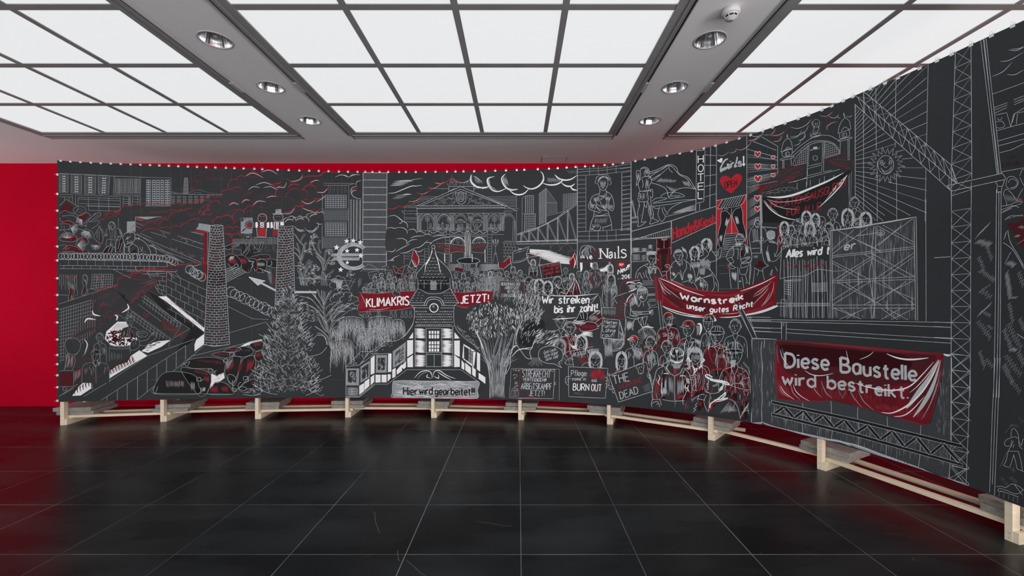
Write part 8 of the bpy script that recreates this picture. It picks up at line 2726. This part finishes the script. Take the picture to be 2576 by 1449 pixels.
motif('painted_banner_drawing', 3, 'black drawn banner with red letters Inflationsausgleich für alle'.replace('ü', 'ue'))
Fs('B', "262 1180 420 1175 600 1140 800 1070 1000 990 1180 890 1245 870 1205 920 1140 1040 1020 1160 900 1260 800 1320 640 1420 520 1390 400 1320 310 1250")
Fl('B', "250 1195 320 1280 420 1350 520 1400 640 1420 640 1449 260 1449")
up(.5)
text('m', 5, 'INFLATIONSAUSGLEICH', "340 1285 600 1250 900 1160 1170 1050", 84, .1, wob=.04)
text('m', 5, 'F\u00dcR ALLE!', "525 1375 720 1340 905 1305", 78, .08, wob=.04)
up(.8)
Fs('w', "300 1162 450 1160 600 1130 800 1055 1000 970 1160 895 1000 990 820 1070 620 1150 440 1180")
Fs('l', "1195 920 1160 980 1080 1060 980 1170 930 1240 860 1295 930 1230 1010 1120 1080 1020 1150 960")
T('w', 5, "265 1205 340 1300 440 1370 540 1405 640 1420;1190 925 1120 1040 1000 1170 880 1280")
T('l', 3.4, "300 1190 420 1220 560 1215 700 1190 800 1150;320 1200 400 1260 520 1295 655 1302;280 1200 330 1270 420 1340")
P('l', 2.4, "228 1148 235 1449;245 1148 252 1449;228 1148 245 1148")
up(0)

motif('sun_mural_drawing', 1, 'high-rise front ruled in perspective with a smiling sun')
V(2150, 60, 2.899)
P('l', 1.8, "5 590 5 1250;65 495 66 660;65 660 66 1360;155 465 158 920;165 1000 165 1440;303 390 298 690;296 860 296 900;305 1090 308 1440;537 295 525 880;520 1050 515 1440;222 0 222 0")
for k in range(-16, 15):
 a = [5, 1048 + 27 * k, 525, 1050 + 82 * k]
 # clear the crane jib and the sun
 sl = (a[3] - a[1]) / (a[2] - a[0])
 seg, prev = [], None
 for x in range(5, 531, 6):
  y = a[1] + sl * (x - a[0])
  jib = (x * 0.96 + 470 < y + 105) and (x * 0.885 + 585 > y - 30) and x > -5
  jib = (0.93 * x + 440) < y < (0.91 * x + 590)
  sun = math.hypot(x - 235, y - 1035) < 118
  topy = 520 - .42 * x
  if jib or sun or y < topy or y > 1440 or (y > 1400 and x > 215):
   if len(seg) > 1:
    ribbon('l' if k % 3 else 'g', 1.6, seg)
   seg = []
  else:
   seg.append((x, y))
 if len(seg) > 1:
  ribbon('l' if k % 3 else 'g', 1.6, seg)
rays = []
for k in range(40):
 a = k * 6.283 / 40 + .08
 r = 125 if k % 2 == 0 else 82
 if k % 4 == 0:
  r = 138
 rays.append((232 + r * math.cos(a), 1030 + r * math.sin(a)))
ribbon('l', 1.6, rays + [rays[0]])
O('l', 1.9, "228 1028 58 68")
S('l', 1.7, "190 1050 215 1075 245 1070 275 1035;196 1058 220 1088 255 1080 270 1050;225 1010 210 1030 225 1048 240 1040;185 1025 190 1010 205 1008 210 1030;250 1030 255 1000 270 998 272 1020;182 1005 195 995 210 1000;250 990 262 980 275 988")
O('g', 1.6, "198 1022 5 12;262 1015 5 12")

motif('crane_drawing', 3, 'lattice crane tower and jib in white chalk')
P('l', 2.2, "736 205 705 1165;850 155 856 1130")
for k in range(9):
 y = 205 + 117 * k
 x0, x1 = 736 - 3.8 * k, 846 + 1.2 * k
 P('l', 1.5, "%.0f %.0f %.0f %.0f;%.0f %.0f %.0f %.0f" % (x0, y, x1, y + 66, x0, y + 115, x1, y + 66))
 P('g', 1.3, "%.0f %.0f %.0f %.0f" % (x0, y + 115, x1, y - 48))
P('l', 2.2, "0 585 700 1215;0 515 740 1160;65 492 705 1030 750 1160")
n = 10
for k in range(n):
 t0, t1 = k / n, (k + 1) / n
 a, b2 = lerp((5, 590), (690, 1205), t0), lerp((65, 492), (705, 1030), t0)
 m = lerp((0, 515), (740, 1160), t0 + .03)
 m2 = lerp((0, 515), (740, 1160), t1)
 b3 = lerp((65, 492), (705, 1030), t1)
 a2 = lerp((5, 590), (690, 1205), t1)
 P('l', 1.5, "%.0f %.0f %.0f %.0f;%.0f %.0f %.0f %.0f;%.0f %.0f %.0f %.0f;%.0f %.0f %.0f %.0f" % (m + a2 + b3 + m2 + b2 + m2 + a2 + m2))
 P('g', 1.4, "%.0f %.0f %.0f %.0f" % (m + b3))
Fl('k', "675 1180 1080 1090 1105 1130 705 1220")
P('l', 2.2, "675 1180 1080 1090 1105 1130;705 1220 1100 1135;705 1220 675 1180;705 1220 708 1449;853 1190 850 1449;1032 1150 1030 1160;1095 1135 1090 1150;1035 1160 1045 1185 1080 1185 1092 1150;1040 1190 1040 1230;1075 1190 1072 1225;1035 1230 1070 1225")
P('l', 2.0, "920 115 1040 1100;938 100 1055 1090;958 92 1070 1090;945 110 1048 1095")
V(2350, 520, 3.018)
for k in range(13):
 y = 35 + 120.5 * k
 P('l', 1.5, "131 %.0f 279 %.0f;131 %.0f 278 %.0f;131 %.0f 276 %.0f" % (y, y - 24 + 4 * k, y, y + 98 + 4 * k, y + 121, y - 20 + 4 * k))
P('l', 1.7, "133 -190 130 1449;283 -190 275 1449")
P('l', 1.8, "-62 -60 -60 870")
P('l', 2.2, "475 -130 466 800 452 1449;493 -120 490 700 475 1449;510 -110 505 800 495 1449;0 388 125 380;0 875 130 880;0 910 130 916;0 992 130 998;0 1028 130 1036")
V(2276, 900, 2.897)
for k in range(9):
 y = -30 + 117 * k
 P('l', 1.5, "343 %.0f 472 %.0f;343 %.0f 470 %.0f;343 %.0f 470 %.0f" % (y, y + 16 + k, y, y + 130, y + 117, y + 12))
P('l', 1.8, "343 0 340 600 325 880;481 0 465 500 448 925;340 780 445 812;325 880 450 812;340 800 440 920")
P('l', 2.0, "660 0 640 400 620 980;680 0 660 400 640 920;697 0 680 400 655 1005")

motif('advert_figures_drawing', 2, 'loose chalk scribbles, figures and red marks at the right edge')
V(2150, 60, 2.899)
T('l', 3, "1120 190 1180 195 1235 170;1140 185 1200 180 1235 165;1060 275 1130 265 1235 205;1110 370 1170 370 1235 335;1000 385 1080 350 1150 280")
P('l', 1.8, "1008 512 1235 430;1020 610 1115 575;1022 628 1115 592;1025 650 1112 610;1160 555 1235 525;1165 572 1235 545;1165 590 1235 560;1030 665 1110 648 1140 750;1140 750 1160 660 1235 615;1035 780 1235 725;1045 855 1235 800;1050 890 1235 840;1060 940 1140 920 1235 875;1180 730 1190 650 1235 640;1150 720 1170 655;1070 1080 1235 1050")
S('l', 1.6, "1035 715 1075 710 1095 745 1060 760 1035 755;1045 685 1050 700 1070 695 1075 680")
text('D', 2.4, 'wir', "1115 985 1185 972", 26)
text('D', 2.8, 'streik', "1075 1045 1210 1030", 44)
S('l', 1.7, "1105 1165 1120 1120 1160 1115 1195 1150 1180 1190 1140 1205 1110 1190 1105 1165;1120 1160 1145 1130 1185 1150 1175 1185 1140 1195;1085 1240 1105 1205 1150 1240 1185 1290 1200 1250 1230 1200;1085 1240 1110 1310 1105 1320;1070 1330 1130 1320 1180 1300 1230 1300;1080 1370 1160 1330 1200 1340;1150 1330 1190 1320 1220 1310;1205 1110 1220 1070 1235 1060;1205 1120 1235 1180;1100 1430 1140 1400 1230 1400")
for k in range(16):
 T('g', 1.8, "%d %d %d %d" % (1095 + 8 * k, 1240 + 2 * k, 1120 + 7 * k, 1300))
T('r', 5, "1190 1260 1200 1290 1215 1285")
V(2350, 520, 3.018)
Fs('D', "560 130 640 120 682 90 682 280 660 300 600 180")
for x0, y0, x1, y1, a, n in ((420, 130, 330, 220, 24, 14), (330, 260, 430, 290, 30, 18), (400, 300, 440, 400, 20, 12), (340, 380, 380, 470, 20, 10), (350, 480, 460, 560, 22, 18), (430, 590, 350, 640, 12, 6), (360, 640, 435, 690, 24, 8), (430, 740, 340, 820, 22, 14), (380, 800, 430, 830, 18, 8), (330, 870, 430, 1000, 24, 16), (410, 900, 440, 930, 14, 5), (345, 1100, 385, 1220, 20, 14), (390, 1160, 450, 1220, 20, 9), (550, 90, 680, 60, 12, 8), (550, 190, 535, 240, 14, 10), (580, 350, 545, 420, 16, 12), (560, 420, 610, 450, 28, 14), (550, 500, 580, 690, 28, 28), (580, 690, 630, 690, 12, 8), (640, 500, 680, 600, 24, 10), (570, 730, 600, 880, 22, 14), (650, 850, 682, 930, 22, 10), (560, 890, 660, 1080, 26, 18), (530, 930, 590, 1090, 26, 18), (590, 1080, 630, 1090, 20, 10), (540, 1130, 660, 1280, 26, 16), (640, 1100, 680, 1200, 26, 10), (530, 1200, 600, 1340, 28, 18), (590, 1320, 655, 1410, 22, 10), (620, 220, 645, 225, 14, 7), (650, 150, 682, 160, 16, 6), (640, 280, 682, 250, 10, 6)):
 scribble('g', 1.5, x0, y0, x1, y1, a, n)
S('l', 2.2, "560 180 580 270 640 370 680 450;525 272 600 330 682 470;630 965 682 1000")
P('l', 1.8, "510 25 600 -10;510 50 590 10")
V(2276, 900, 2.897)
S('l', 1.7, "775 575 780 530 795 515 820 540 832 585 800 575 770 585 740 600 728 630 745 645 765 640;832 585 835 640 860 665;755 680 775 640 780 600;830 600 850 640 860 600 869 590;755 680 830 682;755 680 740 750 720 785;795 710 780 760 765 800;795 705 810 760 820 810;830 682 850 760 858 820;720 785 760 800;820 810 869 830;775 650 785 625 795 605;790 655 800 630;665 940 700 935 740 945 780 920 830 935 869 965;690 950 740 965 800 990 840 985 865 960;690 950 680 970 720 975;800 920 820 950 860 1000;700 970 760 990 830 1015")
P('g', 1.5, "690 980 688 1010;725 985 722 1020;760 1000 758 1030;795 1015 792 1045;825 1020 822 1055")
for x0, y0, x1, y1, a, n in ((745, 690, 700, 790, 14, 12), (790, 480, 740, 540, 10, 8), (770, 490, 830, 500, 12, 6), (700, 870, 750, 930, 12, 8), (770, 870, 820, 910, 14, 8), (780, 800, 800, 830, 12, 6), (830, 430, 865, 470, 12, 5)):
 scribble('d', 1.4, x0, y0, x1, y1, a, n)

motif('balcony_crowd_drawing', 4, 'row of people behind a balcony in white chalk')
V(1880, 500, 4.391)
Fs('k', "360 300 400 250 480 260 560 230 620 150 700 180 800 170 900 100 1000 130 1080 100 1180 120 1240 150 1340 140 1390 260 1380 330 920 450 700 490 420 520 350 430")
up(.3)
for x, y, w, h, hr, lk in ((655, 200, 90, 120, 'l', -.2), (755, 220, 80, 110, 'l', .2), (410, 315, 85, 120, 'l', -.3), (560, 300, 90, 120, 'c', .1), (945, 170, 100, 130, 's', .4), (1185, 45, 95, 130, 's', .2), (1110, 190, 110, 150, 'l', .1), (1310, 220, 110, 140, 'l', .2), (820, 260, 90, 130, 'n', .1), (480, 350, 85, 120, 's', .1), (690, 320, 95, 130, 'l', 0), (905, 330, 90, 120, 's', -.1), (1230, 280, 120, 130, 's', .1)):
 bust(x, y, w, h, hr, 'l', 1.5, lk, 1.8, 1.1, fill='k')
Fs('r', "470 400 480 390 490 402 485 425 475 425;898 378 910 372 912 390 902 400")
Fl('R', "335 285 400 430 345 580 330 500")
T('l', 2.6, "340 290 380 380 390 470;350 390 380 440 370 500")
S('l', 1.6, "370 490 400 440 410 450 420 500;415 520 430 540 425 525;620 480 640 510 650 500 640 480;755 490 770 470 780 465;765 495 778 475;960 430 1010 440 1060 430;980 400 1010 420;1180 270 1300 260 1310 275 1190 290")
Fl('k', "370 530 640 500 910 460 912 640 900 790 760 780 640 850 480 860 365 885")
up(.6)
P('l', 1.7, "380 525 640 495 910 460;380 530 362 885")
S('l', 1.7, "362 885 480 858 620 855 700 820 780 780 880 790 960 800 1060 795")
text('w', 6.6, 'Alles wird t', "430 650 640 630 900 608", 86, .16, wob=.03)
text('m', 3.4, '-wir auch!', "405 770 620 765 850 755", 62, .08)
for k in range(15):
 x = 412 + 33 * k
 P('l', 1.7, "%d %d %d 1318" % (x + rng.uniform(-8, 8), rng.uniform(630, 700), x + rng.uniform(-20, 40)))
 if k % 2:
  P('g', 1.5, "%d %d %d 1310" % (x + 10, rng.uniform(680, 900), x + rng.uniform(-10, 30)))
for k in range(7):
 S('l', 1.6, "712 %d 800 %d 885 %d" % (932 + 15 * k, 934 + 15 * k, 927 + 15 * k))
 S('l', 1.6, "412 %d 450 %d 485 %d 470 %d" % (895 + 25 * k, 905 + 25 * k, 900 + 26 * k, 912 + 26 * k))
S('l', 1.5, "412 905 580 890 575 905 420 912;335 1190 330 1160 345 1150 370 1152 910 1155;340 1192 370 1188 910 1180")
hatch('s', 3, "430 1156 910 1156 910 1182 430 1184", 40, .1)
P('l', 1.6, "375 1120 372 1300;430 1120 428 1300;375 1120 385 1112 420 1115 430 1125;385 1360 380 1449;432 1358 430 1449")
scribble('g', 1.4, 405, 1140, 402, 1290, 10, 16)
scribble('g', 1.4, 405, 1370, 402, 1400, 8, 6)

motif('scaffold_screen_drawing', 5, 'translucent scaffold sheeting drawn with rubbed chalk and crossed braces')
Fl('h', "918 358 1865 200 1880 1345 1400 1330 918 1318")
up(.3)
for k in range(420):
 x = 925 + 935 * rng.random()
 yt = 358 - (x - 918) * .167
 y = rng.uniform(yt, 1300)
 l = rng.uniform(60, 260)
 T(rng.choice('nnnds') if 1 else 'n', 2.6, "%.0f %.0f %.0f %.0f" % (x, y, x + rng.uniform(-3, 3), min(1325, y + l)))
up(.7)
P('l', 2, "918 358 1865 200;918 365 915 1320;938 365 940 1322;1845 215 1862 1345;1868 200 1885 1345;1400 300 1380 560;1422 300 1418 560;1415 620 1405 1320")
T('l', 5, "920 352 1100 330 1300 295;1300 298 1600 250 1860 202;1180 320 1250 315 1400 285")
for y0, y1 in ((630, 528), (648, 550), (908, 860), (930, 888), (1175, 1172), (1207, 1208)):
 P('l', 1.6, "935 %d 1850 %d" % (y0, y1))
for a in ("1000 350 1480 590", "1130 420 1470 570", "940 610 1330 320", "945 560 1180 340", "1410 530 1830 220", "1460 510 1700 300", "1440 300 1840 510", "1500 290 1840 480", "945 690 1350 890", "940 710 1260 895", "950 900 1420 610", "1010 905 1400 650", "1420 880 1840 600", "1500 880 1840 640", "1290 610 1770 865", "1370 600 1850 860", "945 1120 1270 915", "945 1170 1350 920", "1010 930 1480 1170", "1090 930 1390 1120", "1290 1170 1850 900", "1400 1170 1760 910", "1410 920 1850 1110", "1500 920 1850 1170", "1020 1330 1320 1210", "1100 1325 1200 1260", "960 1210 1260 1330", "1030 1215 1150 1280", "1480 1335 1700 1210", "1590 1335 1850 1210", "1540 1210 1780 1340", "1480 1210 1660 1335"):
 P('l', 1.5, a)
S('l', 1.8, "1380 680 1358 760 1352 860 1370 1000 1395 1110;1380 690 1395 800 1385 1000 1390 1110;1390 1130 1370 1220 1375 1325;1395 1130 1405 1200 1385 1325;1380 560 1378 600 1390 640 1380 680")
S('l', 1.8, "1440 360 1470 345 1515 365 1515 390 1480 410 1445 400 1440 360;1445 375 1500 370;1450 388 1505 384;1455 398 1495 396;1210 410 1440 375")
text('l', 5.4, 'er', "1070 570 1190 548", 84, .16)

motif('site_fence_drawing', 3, 'rubbed white fence boards, beams and lattice girder in chalk')
V(1880, 800, 3.45)
P('l', 1.7, "0 12 1768 38;0 28 1000 50 1768 82;45 82 295 90;340 95 1768 180;45 115 295 125;340 128 1768 218;295 30 298 185;340 32 338 190;0 80 40 165;20 0 85 180 255 185;0 -5 40 0;40 165 42 180 85 180")
Fl('k', "298 32 338 32 338 188 298 186")
Fl('h', "40 182 128 182 130 908 36 908;130 182 250 186 262 700 540 718 730 716 960 770 1215 850 1510 925 1590 915 1680 600 1705 320 1768 325 1768 1270 1755 1395 1500 1290 1200 1200 960 1110 740 1050 480 1000 132 912")
up(.3)
for k in range(800):
 r = rng.random()
 if r < .22:
  x, y = rng.uniform(42, 245), rng.uniform(185, 800)
 elif r < .34:
  x, y = rng.uniform(1640, 1765), rng.uniform(420, 1000)
 else:
  x = rng.uniform(200, 1750)
  y = 740 + (x - 200) * .19 + rng.uniform(0, 190) if x > 200 else 800
 l = rng.uniform(30, 110)
 yb = 908 + max(0, x - 130) * .29
 if y + l < yb:
  T(rng.choice('nnnnds'), 2.2, "%.0f %.0f %.0f %.0f" % (x, y, x + rng.uniform(-2, 2), y + l))
up(.6)
P('l', 2.6, "40 180 36 905")
S('l', 1.8, "127 205 120 300 132 420 125 560 130 700 124 820 130 905;480 735 484 820 478 900 482 1000;725 720 732 800 724 900 738 960 730 1070;960 775 958 860 968 960 966 1100;1213 855 1218 950 1210 1060 1205 1200;1508 930 1505 1000 1500 1180 1485 1300;1762 1270 1750 1392;150 190 145 260")
P('l', 1.8, "1770 0 1768 1060;1702 310 1770 320")
T('w', 8, "1700 312 1740 324 1770 318")
T('l', 8, "36 912 90 915 135 905;135 905 250 950 480 1005 740 1055;740 1055 960 1110 1200 1200 1500 1300;1500 1300 1650 1370 1900 1440;620 1045 800 1070 900 1110")
T('s', 10, "36 916 80 922 132 910;140 915 300 968 480 1012 700 1052;900 1105 1100 1170 1300 1235 1600 1350")
# lattice girder
up(1.3)
Fl('B', "212 718 960 880 1870 1100 1872 1130 960 905 212 740;212 824 960 1005 1868 1262 1870 1288 960 1030 212 845")
up(1.6)
P('l', 1.5, "212 716 960 878 1872 1100 1872 1130 960 907 212 742 212 716;212 822 960 1003 1868 1262 1870 1288 960 1032 212 846 212 822")
up(1.35)
xs = [240, 320, 405, 488, 575, 660, 750, 842, 940, 1045, 1155, 1260, 1365, 1470, 1590, 1700, 1840]
for k in range(16):
 x0, x1 = xs[k], xs[k + 1]
 ty = lambda x: 748 + (x - 212) * .216 + max(0, x - 960) * .028
 by = lambda x: 820 + (x - 212) * .242 + max(0, x - 960) * .043
 a, b2 = ((x0, by(x0)), (x1, ty(x1))) if k % 2 == 0 else ((x0, ty(x0)), (x1, by(x1)))
 band('B', 1.5, [a, b2], 26, 'l')
up(1.6)
P('g', 1.4, "1765 1110 1900 1170;1760 1270 1900 1310;1770 1190 1830 1250 1900 1200;1755 1395 1890 1310")

motif('painted_banner_drawing', 6, 'large dark red banner reading Diese Baustelle wird bestreikt')
Fl('R', "250 195 700 225 1100 262 1500 298 1705 312 1690 450 1660 600 1630 760 1580 915 1500 920 1300 870 1100 800 900 745 730 712 540 720 400 722 265 700 250 450")
up(.2)
Fs('D', "270 205 700 240 1100 280 1500 310 1640 330 1560 460 1400 560 1100 600 800 560 500 520 330 460 275 330")
Fs('D', "300 230 700 260 1050 290 1350 320 1450 400 1300 480 950 430 600 420 380 400 300 320")
for q, n, c in (("300 480 1300 600 1300 800 300 640", 60, 'D'), ("300 560 900 600 900 720 300 690", 40, 'R'), ("900 620 1560 640 1540 880 950 740", 50, 'R'), ("1400 400 1680 340 1600 860 1400 820", 26, 'D'), ("520 560 1200 640 1180 760 560 700", 36, 'm'), ("1100 720 1560 800 1540 890 1120 800", 34, 'm'), ("255 500 320 560 400 700 270 690", 16, 'm')):
 hatch(c, 5, q, n, .3)
up(.5)
T('m', 5, "250 195 700 225 1100 262 1500 298 1705 312;252 200 245 450 262 700;262 705 540 722 740 715;900 748 1200 830 1500 920 1580 915;430 205 800 240 1200 285 1650 320;1700 330 1670 560 1590 900")
P('m', 2.6, "250 195 700 222 1100 258 1500 295 1705 312;250 195 262 700")
up(.9)
text('l', 9.6, 'Diese Baustelle', "330 430 600 440 900 478 1200 520 1465 545", 128, -.02, wob=.03)
text('l', 8.4, 'wird bestreikt.', "308 575 600 602 900 628 1200 678 1395 698", 108, -.03, wob=.03)
up(1.2)
for t, wd in (("1210 310 1300 345 1400 360 1500 355 1575 345", 7), ("940 565 1050 600 1200 625 1330 620 1430 580 1540 470 1620 380", 6), ("1165 818 1250 825 1340 790 1430 730 1520 640 1600 520 1670 370", 7), ("1275 855 1360 845 1440 790 1540 680", 5), ("500 455 560 490 640 500 750 480", 4), ("400 575 420 630 470 680 540 720", 3.6), ("290 590 330 650 410 708", 3.6), ("975 360 1050 330 1100 290", 3.4), ("860 280 870 330 890 400", 2.6), ("285 270 310 350 380 440", 3), ("1410 650 1480 590 1560 500 1640 390", 4)):
 T('w', wd, t)
Fs('l', "1440 860 1500 760 1580 620 1640 480 1680 360 1660 480 1610 640 1540 760 1480 830;1480 620 1560 520 1660 360 1640 450 1580 560 1440 740 1380 780")
T('g', 4, "1510 885 1580 770 1640 620 1680 450;1530 860 1600 720 1650 560;560 570 600 640 650 690;700 530 760 570 860 575;280 580 300 640 360 690;870 570 920 680 1000 780;640 540 680 640 740 700;380 580 400 650 460 710;960 620 1010 720 1100 800")
T('d', 3.4, "260 230 262 320 275 400;300 250 320 330;850 600 850 650 820 700;780 560 800 640 840 700")
V(1540, 600, 6.3)
done()
